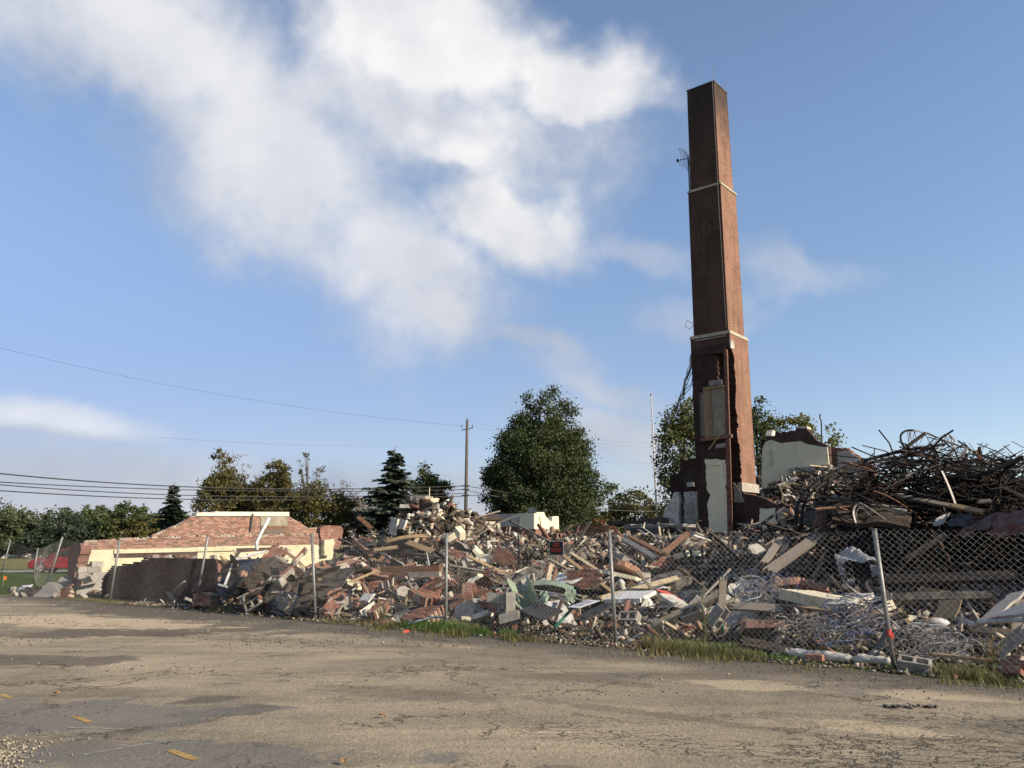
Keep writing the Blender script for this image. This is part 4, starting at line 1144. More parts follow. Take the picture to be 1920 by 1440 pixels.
# the fence turns the corner and runs away behind
f2 = empty('chain_link_fence', tuple(G(60, 1084)))
tag(f2, 'leaning end stretch of chain link fence beside the lawn left of the red car', 'fence')
FL2 = Vector(f2.location)
pp = [(G(62, 1084), W(71, 1027, G(62, 1084)[1])), (G(2, 1076), W(20, 1012, G(2, 1076)[1])), (G(-90, 1084), W(-70, 1022, G(-90, 1084)[1]))]
pp = [(SW(26.9, 0.04), SW(26.9 - 0.75, 0.14, 1.9))] + pp
for a0, a1 in pp[1:]:
    b = MB(); b.tube([a0 - UP * 0.1, a1], 0.038, 8); o = b.build('post', 'galvanized', f2, True); o.location = -FL2
for k in range(len(pp) - 1):
    (a0, a1), (b0, b1) = pp[k], pp[k + 1]
    L = np.linalg.norm(b0 - a0); n = int(L / 0.16); b = MB(); allV = []; allQ = []
    for i in range(n):
        P = []
        for j in range(27):
            t = (i + ((i + j) % 2)) / n; zz = j / 26
            lo = a0 + (b0 - a0) * t; hi = a1 + (b1 - a1) * t
            P.append(lo + (hi - lo) * zz * (1 - 0.06 * math.sin(t * math.pi)) + E2 * 0.04 * math.sin(t * 9 + zz * 2))
        P = np.array(P); r = 0.0015
        off = np.array([E1 * r, -E1 * r * 0.5 - E2 * r * 0.87, -E1 * r * 0.5 + E2 * r * 0.87])
        Vv = (P[:, None, :] + off[None]).reshape(-1, 3); base = sum(len(v) for v in allV)
        jj = np.arange(26)[:, None] * 3; kk = np.arange(3)[None]; k2 = (kk + 1) % 3
        allQ.append(np.stack([jj + kk, jj + k2, jj + 3 + k2, jj + 3 + kk], -1).reshape(-1, 4) + base); allV.append(Vv)
    link('wire_mesh', npmesh('wire_mesh', np.concatenate(allV) - np.array(FL2), np.concatenate(allQ)), ['wire'], f2)

# ------------------------------------------------------------------ grass and weeds along the fence
def blades(n, s_rng, w_rng, hlo, hhi, mat, name, label, lean=0.5, dens=None):
    s = NR.uniform(*s_rng, n); w = NR.normal((w_rng[0] + w_rng[1]) / 2, (w_rng[1] - w_rng[0]) / 3.2, n)
    x = F0[0] + T[0] * s + E2[0] * w; y = F0[1] + T[1] * s + E2[1] * w
    k = vnoise(x * 1.1, y * 1.1, 8) * 0.65 + vnoise(x * 3.1, y * 3.1, 9) * 0.45 > (dens if dens else 0.42)
    x, y, w = x[k], y[k], w[k]; n = len(x)
    z = np.maximum(terr(x, y), 0) * (w > 0.4)
    h = NR.uniform(hlo, hhi, n) * (0.5 + vnoise(x * 0.9, y * 0.9, 4))
    a = NR.uniform(0, 2 * np.pi, n); ln = NR.uniform(0.1, lean, n) * h
    b0 = np.stack([x, y, z], 1)
    wd = NR.uniform(0.003, 0.007, n)
    sx_ = np.stack([-np.sin(a) * wd, np.cos(a) * wd, np.zeros(n)], 1)
    dirn = np.stack([np.cos(a), np.sin(a), np.zeros(n)], 1)
    mid_ = b0 + dirn * ln[:, None] * 0.35 + np.stack([0 * h, 0 * h, h * 0.6], 1)
    tip = b0 + dirn * ln[:, None] + np.stack([0 * h, 0 * h, h], 1)
    V = np.stack([b0 - sx_, b0 + sx_, mid_ + sx_ * 0.8, mid_ - sx_ * 0.8, tip - sx_ * 0.1, tip + sx_ * 0.1], 1).reshape(-1, 3)
    i6 = np.arange(n)[:, None] * 6
    Q = np.concatenate([i6 + np.array([0, 1, 2, 3]), i6 + np.array([3, 2, 5, 4])])
    o = link(name, npmesh(name, V, Q), [mat]); tag(o, label, 'grass', kind='stuff'); return o
blades(42000, (-3.0, 9.6), (-0.62, 0.75), 0.015, 0.115, 'grass_blade', 'grass', 'dry yellow green grass growing along the foot of the fence', 1.3, 0.60)
blades(9000, (3.0, 7.6), (-0.70, 0.10), 0.04, 0.19, 'grass_blade', 'grass', 'tall seeding grass clump between the two middle fence posts', 1.2, 0.55)
blades(15000, (-3.2, 3.4), (0.05, 0.95), 0.02, 0.09, 'grass_lush', 'grass', 'fresh green grass behind the white silt sock', 0.7, 0.42)
blades(5000, (6.6, 9.4), (-0.30, 0.30), 0.04, 0.14, 'grass_lush', 'grass', 'fresh green grass at the foot of the third fence post', 0.7, 0.42)
blades(2500, (9.4, 19), (-0.4, 0.2), 0.04, 0.16, 'grass_blade', 'grass', 'sparse weeds along the fence below the brick chunks', 0.9, 0.60)
def weed(name, label, base, h, n, mat, spread):
    o0 = empty(name, tuple(base)); tag(o0, label, 'plant')
    b = MB(); rr = random.Random(int(base[0] * 1000)); lv = []
    for k in range(n):
        a = rr.uniform(0, 6.28); hh = h * rr.uniform(0.55, 1.0); sp = spread * rr.uniform(0.1, 1)
        pts = [np.array([math.cos(a) * sp * t * t + rr.uniform(-.01, .01), math.sin(a) * sp * t * t, hh * t]) for t in np.linspace(0, 1, 6)]
        b.tube(pts, [0.006, 0.005, 0.005, 0.004, 0.003, 0.002], 4)
        for j in range(60):
            t = rr.uniform(0.15, 1.0); p = np.array([math.cos(a) * sp * t * t, math.sin(a) * sp * t * t, hh * t])
            d = np.array([rr.uniform(-1, 1), rr.uniform(-1, 1), rr.uniform(-.2, .9)]); d /= np.linalg.norm(d)
            lv.append((p, d, rr.uniform(0.03, 0.085) * (1.15 - 0.5 * t)))
    b.build('stem', 'grass_blade', o0)
    V = []; Q = []
    for p, d, L in lv:
        x = np.cross(d, [0.3, 0.2, 1.0]); x /= np.linalg.norm(x); i = len(V)
        V += [p, p + d * L * 0.5 + x * L * 0.13, p + d * L, p + d * L * 0.5 - x * L * 0.13]; Q.append((i, i + 1, i + 2, i + 3))
    link('foliage', npmesh('foliage', V, Q), ['grass_blade'], o0)
pw_ = G(1330, 1172); weed('tall_weed', 'tall feathery green weed left of the upright wooden board', SW(2.95, 0.45, 0.1), 0.95, 7, 'grass_blade', 0.22)
weed('weed', 'bushy green weed in front of the flat brick chunk', SW(10.2, 0.1, 0.0), 0.5, 12, 'grass_blade', 0.3)
weed('weed', 'thin weed stalks right of the nearest fence post', SW(-1.1, 0.25, 0.0), 0.6, 8, 'grass_blade', 0.3)

# stones, leaves and paint on the pavement
n = 700
x = NR.uniform(-16, 8, n); y = NR.uniform(3.4, 28, n)
s_, w_ = sw_of(x, y); k = (w_ < -0.5) & (np.abs(x) < y * 0.66 + 0.4) & (vnoise(x * .5, y * .5, 6) + (x < -4) * 0.22 > 0.45)
x, y = x[k], y[k]; n = len(x)
sz = np.exp(NR.uniform(np.log(0.004), np.log(0.020), n)) * (1 + 0.6 * (y > 14))
Vb = BOXV[None] * sz[:, None, None] * NR.uniform(0.6, 1.5, (n, 1, 3)) * (1 + NR.uniform(-.35, .35, (n, 8, 3)))
Vb = np.einsum('nij,nkj->nki', rot_mats(n), Vb) + np.stack([x, y, sz * 0.3 + 0.004], 1)[:, None]
Qb = (np.arange(n)[:, None, None] * 8 + np.array(BOXF)[None]).reshape(-1, 4)
o = link('pebbles', npmesh('pebbles', Vb.reshape(-1, 3), Qb), ['stone_chip']); tag(o, 'pale pebbles scattered over the cracked pavement', 'pebbles', kind='stuff')
n = 16000
x = NR.uniform(-12, 9, n); y = NR.uniform(3.0, 26, n); s_, w_ = sw_of(x, y)
k = ((w_ < -0.4) & (w_ > -1.6)) | ((w_ < -0.4) & (vnoise(x * .7, y * .7, 16) > 0.70)) ; x, y = x[k], y[k]; n = len(x)
sz = np.exp(NR.uniform(np.log(0.004), np.log(0.015), n)) * (1 + 0.5 * (y > 14))
Vb = BOXV[None] * sz[:, None, None] * NR.uniform(0.6, 1.5, (n, 1, 3)) * (1 + NR.uniform(-.35, .35, (n, 8, 3)))
Vb = np.einsum('nij,nkj->nki', rot_mats(n), Vb) + np.stack([x, y, sz * 0.3 + 0.002], 1)[:, None]
Qb = (np.arange(n)[:, None, None] * 8 + np.array(BOXF)[None]).reshape(-1, 4)
o = link('grit', npmesh('grit', Vb.reshape(-1, 3), Qb), ['gravel_dark']); tag(o, 'dark grit and crumbs lying on the pavement near the fence', 'gravel', kind='stuff')
pg = G(-14, 1430); n = 1500
x = NR.normal(pg[0] - 0.25, 0.26, n); y = NR.normal(pg[1], 0.34, n); sz = np.exp(NR.uniform(np.log(0.004), np.log(0.016), n))
Vb = BOXV[None] * sz[:, None, None] * NR.uniform(0.6, 1.4, (n, 1, 3)) * (1 + NR.uniform(-.35, .35, (n, 8, 3)))
Vb = np.einsum('nij,nkj->nki', rot_mats(n), Vb) + np.stack([x, y, sz * 0.3 + 0.004], 1)[:, None]
Qb = (np.arange(n)[:, None, None] * 8 + np.array(BOXF)[None]).reshape(-1, 4)
o = link('crushed_stone', npmesh('crushed_stone', Vb.reshape(-1, 3), Qb), ['stone_chip']); tag(o, 'patch of pale crushed stone at the near corner of the pavement', 'gravel', kind='stuff')
for i, (p0, p1, wd, lab) in enumerate([((318, 1407), (367, 1425), 0.075, 'bold yellow paint dash, nearest of the three on the pavement'), ((139, 1343), (168, 1355), 0.07, 'short faded yellow paint dash, middle one on the pavement'),
                                     ((3, 1302), (20, 1309), 0.07, 'yellow paint dash cut by the picture edge, farthest of three')]):
    a = G(*p0); c_ = G(*p1); d = (c_ - a); d /= np.linalg.norm(d); nn = np.array([-d[1], d[0], 0]); rr = random.Random(i)
    top = []; bot = []
    for t in np.linspace(0, 1, 14):
        q = a + (c_ - a) * t; top.append(q + nn * wd / 2 * rr.uniform(0.7, 1.15)); bot.append(q - nn * wd / 2 * rr.uniform(0.7, 1.15))
    b = MB(); pts = top + bot[::-1]; b.add([(p[0], p[1], 0.004) for p in pts], [tuple(range(len(pts)))]); o = b.build('paint_mark', 'yellow_paint')
    if o.data.polygons[0].normal.z < 0: o.data.flip_normals()
    tag(o, lab, 'paint mark', 'yellow survey paint dashes')
for i, (p0, p1, wd, lab) in enumerate([((130, 1365), (235, 1368), 0.05, 'faint worn white line beyond the bold yellow dash'), ((155, 1416), (320, 1388), 0.05, 'faint worn white line slanting beside the bold yellow dash')]):
    a = G(*p0); c_ = G(*p1); d = (c_ - a); d /= np.linalg.norm(d); nn = np.array([-d[1], d[0], 0]); rr = random.Random(i + 5)
    top = []; bot = []
    for t in np.linspace(0, 1, 30):
        q = a + (c_ - a) * t; k_ = rr.uniform(0.15, 1.0); top.append(q + nn * wd / 2 * k_); bot.append(q - nn * wd / 2 * k_)
    b = MB(); pts = top + bot[::-1]; b.add([(p[0], p[1], 0.004) for p in pts], [tuple(range(len(pts)))]); o = b.build('paint_mark', 'faint_paint')
    if o.data.polygons[0].normal.z < 0: o.data.flip_normals()
    tag(o, lab, 'paint mark')
for i, (px_, py_, lab) in enumerate([(645, 1436, 'tan dead leaf at the bottom edge of the pavement'), (112, 1305, 'brown dead leaf right of the farthest yellow dash'), (245, 1259, 'dark dead leaf beside a pale pebble on the pavement'),
                                   (722, 1347, 'small curled dead leaf in the middle of the pavement')]):
    rr = random.Random(60 + i); P = G(px_, py_); b = MB()
    L = 0.075; V = []
    for j in range(7):
        t = j / 6; ww_ = 0.028 * math.sin(math.pi * min(1, t * 1.05 + 0.05)) * (1.3 if j % 2 else 0.8); zc = 0.012 + 0.02 * math.sin(t * 3.1)
        V += [(t * L, -ww_, zc + 0.012), (t * L, 0, zc), (t * L, ww_, zc + 0.014)]
    F = [(3 * j + k, 3 * j + 3 + k, 3 * j + 4 + k, 3 * j + 1 + k) for j in range(6) for k in range(2)]
    b.add(V, F); o = b.build('dead_leaf', 'dead_leaf'); o.location = P; o.rotation_euler = (0, 0, rr.uniform(0, 6)); tag(o, lab, 'leaf', 'dead leaves on the pavement')
# broken lip of asphalt (pothole)
P = G(1705, 1326); b = MB(); rr = random.Random(4)
for k in range(16):
    b.box(P + np.array([rr.uniform(-.26, .26), rr.uniform(-.05, .05), 0.006]), (rr.uniform(.03, .11), rr.uniform(.02, .06), rr.uniform(.01, .03)), np.array(Matrix.Rotation(rr.uniform(0, 3), 3, 'Z')), 0.008)
o = b.build('broken_asphalt', 'tar_paper'); tag(o, 'broken dark asphalt crumbs in a crack near the nearest fence post', 'asphalt', kind='stuff')

# ------------------------------------------------------------------ trees
def leaf_quads(C, size, nrm_up=0.3):
    n = len(C)
    d = NR.normal(size=(n, 3)); d /= np.linalg.norm(d, axis=1)[:, None]
    e = NR.normal(size=(n, 3)); e -= d * (e * d).sum(1)[:, None]; e /= np.linalg.norm(e, axis=1)[:, None]
    L = size * NR.uniform(0.6, 1.35, n)[:, None]
    V = np.stack([C - d * L * 0.5, C + e * L * 0.34, C + d * L * 0.5, C - e * L * 0.34], 1).reshape(-1, 3)
    Q = np.arange(4 * n).reshape(-1, 4)
    return V, Q
def tree(name, label, foot, lobes, mat, leaf=0.2, clusters=120, per=70, trunk_r=0.25, group=None, crad=0.16, limbs=22, shell=0.55, mats2=None, split=None, seed=1, trunks=1):
    """lobes: ellipsoids (x, y, z, rx, ry, rz) from the foot"""
    global NR
    NR = np.random.default_rng(seed)
    rr = random.Random(seed)
    o0 = empty(name, tuple(foot)); tag(o0, label, 'tree', group)
    vol = np.array([l[3] * l[4] * l[5] for l in lobes]); vol = vol ** 0.75; vol /= vol.sum()
    cs = []; 
    for i in range(clusters):
        l = lobes[NR.choice(len(lobes), p=vol)]
        d = NR.normal(size=3); d /= np.linalg.norm(d)
        r = NR.uniform(shell, 1.0) ** 0.6
        cs.append((np.array(l[:3]) + d * np.array(l[3:]) * r, crad * (l[3] * l[4] * l[5]) ** (1 / 3) * NR.uniform(0.6, 1.35) * 2.2))
    rmin = 0.13 * max(max(l[3], l[5]) for l in lobes)
    cs = [(c_, max(r, rmin * NR.uniform(0.8, 1.3))) for c_, r in cs]
    pts = []; mi = []
    for c_, r in cs:
        k = int(per * NR.uniform(0.6, 1.4))
        q = NR.normal(size=(k, 3)) * r * np.array([0.5, 0.5, 0.36])
        pts.append(c_ + q)
    P = np.concatenate(pts)
    V, Q = leaf_quads(P, leaf)
    if split is None:
        link('crown', npmesh('crown', V, Q), [mat], o0)
    else:
        sel = split(P)
        for s_, mm in ((sel, mats2), (~sel, mat)):
            if s_.any():
                V, Q = leaf_quads(P[s_], leaf); link('crown', npmesh('crown', V, Q), [mm], o0)
    b = MB()
    top = max(l[2] + l[5] * 0.5 for l in lobes)
    zlow = min(l[2] - l[5] for l in lobes)
    spine = [np.array([0, 0, -0.2]), np.array([rr.uniform(-.1, .1), rr.uniform(-.1, .1), top * 0.35]), np.array([rr.uniform(-.3, .3), rr.uniform(-.3, .3), top * 0.7]), np.array([lobes[0][0] * 0.6, lobes[0][1] * 0.6, top])]
    b.tube(spine, [trunk_r * 1.25, trunk_r, trunk_r * 0.6, trunk_r * 0.2], 8)
    order = sorted(range(len(cs)), key=lambda i: rr.random())[:limbs]
    for i in order:
        c_ = cs[i][0]
        t = min(0.9, max(0.2, (c_[2] / top) * 0.62))
        j = t * 3; j0 = int(j); f = j - j0
        st = spine[j0] * (1 - f) + spine[min(3, j0 + 1)] * f
        mid_ = st * 0.45 + c_ * 0.55 + np.array([0, 0, 0.08 * np.linalg.norm(c_ - st)])
        r0 = trunk_r * 0.42 * (1 - t * 0.6)
        b.tube([st, mid_, c_], [r0, r0 * 0.55, r0 * 0.2], 5)
    b.build('trunk', 'bark', o0, True)
    return o0
def spruce(name, label, foot, h, r, mat, seed=1, levels=24, per=11, group=None, gap=0.0, spray=0.26):
    rng = np.random.default_rng(seed)
    o0 = empty(name, tuple(foot)); tag(o0, label, 'tree', group)
    b = MB(); b.tube([(0, 0, -0.2), (0, 0, h * 0.5), (0, 0, h)], [0.03 * h * 0.6, 0.012 * h, 0.01], 7); 
    V = []; Q = []
    for lv in range(levels):
        t = lv / levels
        z = h * (0.06 + 0.92 * t)
        R_ = r * (1 - t) ** 0.9 * rng.uniform(0.78, 1.15) + 0.10
        nb = max(4, int(per * (1 - t * 0.5)))
        for k in range(nb):
            a = 2 * np.pi * (k + rng.uniform(-.4, .4)) / nb + lv * 0.7
            L = R_ * rng.uniform(0.55, 1.2)
            z = h * (0.06 + 0.92 * t) + rng.uniform(-0.6, 0.6) * h / levels
            if rng.uniform() < gap: continue
            nn = max(3, int(L / 0.10))
            tip = np.array([np.cos(a) * L, np.sin(a) * L, z - L * 0.28 + 0.1 * L])
            b.tube([(0, 0, z + 0.05), tip * np.array([1, 1, 0]) * 0.55 + np.array([0, 0, z - L * 0.16]), tip], [0.022, 0.015, 0.006], 4)
            for q in range(nn):
                u = (q + rng.uniform(0.2, 1)) / nn
                c_ = np.array([np.cos(a) * L * u, np.sin(a) * L * u, z - L * (0.30 * u - 0.16 * u * u)])
                for side in (-1, 0, 1):
                    aa = a + side * rng.uniform(0.5, 1.1)
                    d = np.array([np.cos(aa), np.sin(aa), -0.15 - rng.uniform(0, 0.35)])
                    sl = spray * rng.uniform(0.7, 1.3) * (0.6 + 0.5 * (1 - u)) * (0.65 + 0.45 * (1 - t))
                    x = np.array([-np.sin(aa), np.cos(aa), rng.uniform(-.9, .9)]) * sl * 0.30
                    i = len(V); V += [c_, c_ + d * sl * 0.5 + x, c_ + d * sl, c_ + d * sl * 0.5 - x]; Q.append((i, i + 1, i + 2, i + 3))
    b.build('trunk', 'bark', o0)
    link('crown', npmesh('crown', V, Q), [mat], o0)
    return o0
def foot_at(px, D):
    p = W(px, 1000, D); p[2] = 0.0
    return p
def top_z(py, D, px=960):
    return W(px, py, D)[2]
# the big maple
f = foot_at(1010, 70)
tree('maple_tree', 'big dark green tree with rounded crown in the middle distance', f,
     [(0.2, 0, 7.6, 4.0, 3.8, 4.8), (0.0, 0, 5.0, 4.6, 4.2, 3.6), (0.9, -0.3, 12.4, 1.05, 1.0, 2.6), (2.2, 0.2, 11.8, 1.0, 1.0, 2.7), (-0.9, 0.2, 11.8, 1.1, 1.0, 2.4), (-2.2, 0.2, 9.6, 1.2, 1.2, 2.6), (3.0, 0, 8.8, 1.4, 1.4, 2.8), (-3.4, 0, 6.8, 1.2, 1.3, 2.4), (4.2, -.3, 6.2, 1.2, 1.1, 1.4)],
     'leaf_maple', 0.19, 820, 150, 0.32, None, 0.088, 90, 0.3, seed=5)
# left group
f = foot_at(320, 72); spruce('spruce_tree', 'dark pointed spruce above the slope of the brick end wall', f, top_z(903, 72), 2.1, 'needle_dark', 3, 24, 15, None, 0, 0.62)
f = foot_at(415, 66)
tree('ash_tree', 'olive green tree with thin bare topped branches behind the coping', f, [(0.2, 0, 4.9, 2.3, 2.0, 2.4), (0.1, 0, 6.3, 1.5, 1.4, 1.4), (-0.4, 0, 8.6, 0.7, 0.7, 0.8)], 'leaf_olive', 0.19, 190, 75, 0.13, None, 0.11, 34, 0.35, seed=8)
f = foot_at(418, 68)
tree('birch_tree', 'thin half bare tree with sparse brown leaves above the olive tree', f, [(-0.8, 0, 7.4, 1.1, 1.0, 1.6), (1.0, 0, 7.9, 1.1, 1.0, 1.4), (0, 0, 8.2, 1.2, 1, 1.1), (-1.5, 0, 6.0, 0.8, 0.8, 1.2)], 'leaf_autumn', 0.13, 60, 13, 0.10, None, 0.12, 55, 0.2, seed=9)
f = foot_at(512, 66)
tree('maple_tree', 'yellowing leafy tree left of the sparse tall tree', f, [(0.1, 0, 4.8, 1.9, 1.8, 2.6), (0.0, 0, 7.0, 1.1, 1.0, 1.5), (-0.4, 0, 5.8, 1.5, 1.4, 1.8)], 'leaf_olive', 0.19, 170, 75, 0.12, None, 0.11, 34, 0.4, seed=10)
f = foot_at(531, 70); spruce('spruce_tree', 'narrow dark fir just behind the yellowing tree', f, top_z(868, 70), 1.3, 'needle_dark', 5, 24, 12, None, 0, 0.55)
f = foot_at(572, 64)
tree('cherry_tree', 'tall sparse tree with few leaves and open branches', f, [(-0.2, 0, 7.9, 0.7, 0.7, 1.0), (0.8, 0, 7.0, 0.7, 0.7, 0.9), (-0.7, 0, 6.4, 0.9, 0.8, 1.0), (0.3, 0, 5.9, 1.2, 1, 1.0), (0.9, 0, 6.0, 0.8, 0.6, 0.6)], 'leaf_olive', 0.14, 60, 16, 0.11, None, 0.12, 50, 0.25, seed=12)
f = foot_at(457, 70)
tree('small_tree', 'small mixed green tree between the olive tree and the yellowing tree', f, [(0, 0, 4.4, 1.5, 1.3, 2.2), (0.3, 0, 6.0, 0.9, 0.9, 1.2)], 'leaf_green', 0.18, 90, 60, 0.10, None, 0.12, 24, 0.4, seed=13)
f = foot_at(600, 60)
tree('leafy_bush', 'big leafy green bush behind the right end of the brick wall', f, [(0, 0, 3.6, 2.1, 1.8, 2.4), (-1.4, 0, 3.4, 1.6, 1.4, 2.2), (1.3, 0, 3.2, 1.6, 1.4, 2.0), (-2.6, 0, 3.2, 1.3, 1.2, 2.0)], 'leaf_olive', 0.19, 230, 70, 0.10, None, 0.12, 30, 0.45, seed=14)
f = foot_at(628, 66)
tree('bare_tree', 'brown nearly bare spreading tree left of the tall spruce', f, [(0, 0, 5.0, 1.9, 1.6, 1.9), (1.6, 0, 4.2, 1.4, 1.2, 1.8), (-1.2, 0, 4.8, 1.2, 1.0, 1.6)], 'leaf_autumn', 0.12, 130, 16, 0.14, None, 0.12, 105, 0.3, seed=15)
f = foot_at(672, 70)
tree('bare_tree', 'grey brown scrubby tree between the bare tree and the spruce', f, [(0, 0, 3.4, 1.6, 1.4, 2.2), (0.3, 0, 4.8, 1.2, 1.0, 1.2)], 'leaf_autumn', 0.13, 100, 30, 0.10, None, 0.12, 60, 0.3, seed=16)
f = foot_at(737, 58); spruce('spruce_tree', 'tall grey green spruce with open drooping branches left of the utility pole', f, top_z(836, 58), 4.8, 'needle', 7, 26, 15, None, 0.10, 0.66)
f = foot_at(803, 74)
tree('maple_tree', 'green tree turning rusty on its side between spruce and utility pole', f, [(-0.2, 0, 4.6, 1.7, 1.5, 3.2), (-0.6, 0, 7.0, 1.0, 0.9, 1.7), (0.8, 0, 6.4, 1.0, 0.9, 1.7), (1.3, 0, 4.2, 0.9, 0.9, 2.2)], 'leaf_green', 0.2, 190, 80, 0.14, None, 0.12, 30, 0.45, 'leaf_rust', lambda P: (P[:, 0] > 0.75) & (P[:, 2] < 6.8) & (NR.uniform(0, 1, len(P)) < 0.6), 17)
# tree line on the left
tl = [(-40, 940, 98, 5.2, 'leaf_far', 'pale green tree cut off by the picture edge in the tree line'), (20, 953, 100, 4.2, 'leaf_far', 'yellow green tree, second from the edge in the tree line'), (75, 956, 96, 4.0, 'leaf_far', 'round green tree, third from the edge in the tree line'),
      (120, 952, 112, 4.6, 'leaf_green', 'tall round tree at the back of the tree line above the dark pine'), (168, 950, 108, 4.4, 'leaf_far', 'green tree left of the tall twin topped tree'), (225, 938, 100, 3.6, 'leaf_green', 'tall green tree standing highest in the left tree line'),
      (262, 958, 104, 3.4, 'leaf_olive', 'olive tree right of the tallest tree in the line'), (295, 962, 110, 3.6, 'leaf_far', 'pale tree just left of the pointed spruce'), (185, 965, 88, 3.2, 'leaf_maple', 'dark low tree in front of the tall green tree'),
      (45, 972, 84, 3.4, 'leaf_far', 'low light green tree at the field edge behind the boulders'), (245, 972, 80, 3.0, 'leaf_olive', 'low olive bush behind the slope of the brick wall'), (-10, 975, 78, 3.4, 'leaf_far', 'low yellowish shrub at the far edge of the field'),
      (340, 962, 84, 2.6, 'leaf_maple', 'low dark tree right of the pointed spruce'), (150, 975, 80, 2.8, 'leaf_green', 'low green shrub right of the dark pine')]
for i, (px_, py_, D, r, mt, lab) in enumerate(tl):
    D2 = max(D, 119.0 + (i % 5) * 4); r = r * D2 / D; D = D2
    f = foot_at(px_, D); h = top_z(py_, D); rr = random.Random(100 + i)
    lb = [(0, 0, h * 0.55, r * 0.8, r * 0.7, h * 0.45), (rr.uniform(-.4, .4) * r, 0, h * 0.76, r * 0.5, r * 0.5, h * 0.24), (-r * 0.5, 0, h * 0.42, r * 0.55, r * 0.5, h * 0.36), (r * 0.5, 0, h * 0.45, r * 0.55, r * 0.5, h * 0.36), (0, -0.3, h * 0.25, r * 0.8, r * 0.6, h * 0.25)]
    tree('broadleaf_tree', lab, f, lb, mt, 0.42, 120, 48, 0.16, 'trees in the line beyond the field', 0.12, 14, 0.5, seed=200 + i)
f = foot_at(112, 117)
tree('pine_tree', 'dark spreading pine in front of the tree line behind the red car', f, [(0, 0, 3.0, 4.7, 3.6, 2.4), (0.8, 0, 4.8, 3.1, 2.8, 1.5), (-2.2, 0, 2.4, 2.8, 2.3, 2.1), (3.4, 0, 2.6, 2.5, 2.2, 2.1)], 'needle_dark', 0.36, 130, 52, 0.2, None, 0.12, 20, 0.5, seed=31)
# right of the big tree, and behind the chimney
for i, (px_, py_, D, r, mt, lab) in enumerate([(1140, 903, 104, 4.4, 'leaf_green', 'round green tree far off just right of the big dark tree'), (1190, 912, 100, 3.6, 'leaf_olive', 'lower olive green tree left of the flagpole'),
                                             (1245, 940, 100, 3.4, 'leaf_green', 'low green tree right of the flagpole'), (1095, 955, 90, 2.6, 'leaf_maple', 'small dark tree at the foot of the big dark tree'), (870, 980, 130, 5.0, 'leaf_far', 'far low grey green trees behind the utility pole foot'), (925, 962, 84, 1.9, 'leaf_green', 'small green shrub between utility pole and big tree')]):
    f = foot_at(px_, D); h = top_z(py_, D); rr = random.Random(150 + i)
    lb = [(0, 0, h * 0.55, r * 0.8, r * 0.7, h * 0.45), (rr.uniform(-.3, .3) * r, 0, h * 0.76, r * 0.5, r * 0.5, h * 0.24), (-r * 0.5, 0, h * 0.42, r * 0.55, r * 0.5, h * 0.36), (r * 0.5, 0, h * 0.45, r * 0.55, r * 0.5, h * 0.36)]
    tree('broadleaf_tree', lab, f, lb, mt, 0.33, 105, 48, 0.16, None, 0.12, 14, 0.5, seed=230 + i)
f = foot_at(1122, 88); tree('rusty_bush', 'orange brown autumn bush above the low brown building', f, [(0, 0, 2.6, 1.2, 1.0, 1.9)], 'leaf_rust', 0.22, 36, 36, 0.08, None, 0.14, 12, 0.4, seed=41)
f = foot_at(1292, 52)
tree('oak_tree', 'green and yellow tree standing behind the left side of the chimney', f, [(-0.1, 0, 7.0, 1.7, 1.6, 3.6), (0.5, 0, 9.3, 1.2, 1.2, 1.6), (-0.7, 0, 5.0, 1.3, 1.2, 1.6), (-0.9, 0, 8.8, 0.8, 0.8, 1.0)], 'leaf_green', 0.17, 190, 62, 0.16, None, 0.11, 34, 0.45, 'leaf_yellow', lambda P: (P[:, 2] > 7.5) & (NR.uniform(0, 1, len(P)) < 0.45), 42)
f = foot_at(1434, 52)
tree('oak_tree', 'dark green tree showing just right of the chimney', f, [(-0.2, 0, 7.4, 1.4, 1.3, 3.2), (0.0, 0, 9.3, 0.9, 0.9, 1.5), (0.7, 0, 7.2, 1.0, 1.0, 1.6)], 'leaf_green', 0.17, 120, 60, 0.15, None, 0.11, 26, 0.45, seed=43)
f = foot_at(1520, 54)
tree('maple_tree', 'yellow green tree behind the broken top of the cream wall', f, [(-0.9, 0, 8.5, 1.5, 1.3, 1.9), (0.9, 0, 7.9, 1.5, 1.3, 1.9), (2.0, 0, 7.4, 0.9, 0.9, 1.0), (0, 0, 6.8, 2.2, 1.6, 1.8)], 'leaf_yellow', 0.18, 130, 50, 0.14, None, 0.11, 34, 0.4, seed=44)

# ------------------------------------------------------------------ poles and wires
PD = 65.0
p0 = W(872.5, 1000, PD); p0[2] = 0; pt = W(876, 788, PD)
up = empty('utility_pole', tuple(p0)); tag(up, 'tall weathered wooden utility pole left of the big dark tree', 'utility pole')
b = MB(); b.tube([(0, 0, -0.3), tuple((pt - p0) * 0.5), tuple(pt - p0)], [0.17, 0.14, 0.105], 10); b.build('pole', 'pole_wood', up, True)
b = MB(); q = (pt - p0) * 0.935; b.bar(q + np.array([-0.45, 0, -0.05]), q + np.array([0.45, 0, 0.12]), 0.07, 0.07); b.build('cross_arm', 'pole_wood', up)
for dx in (-0.42, 0.42, 0.0):
    b = MB(); q = (pt - p0) * (0.95 if dx else 1.0); b.tube([q + np.array([dx, 0, 0]), q + np.array([dx, 0, 0.22])], [0.05, 0.03], 6); b.build('insulator', 'metal_dark', up)
for py_ in (911, 918, 929):
    b = MB(); q = W(873, py_, PD) - p0; b.tube([q + np.array([-.3, -.1, 0]), q + np.array([.3, -.1, 0])], 0.05, 6); b.build('clamp', 'metal_dark', up)
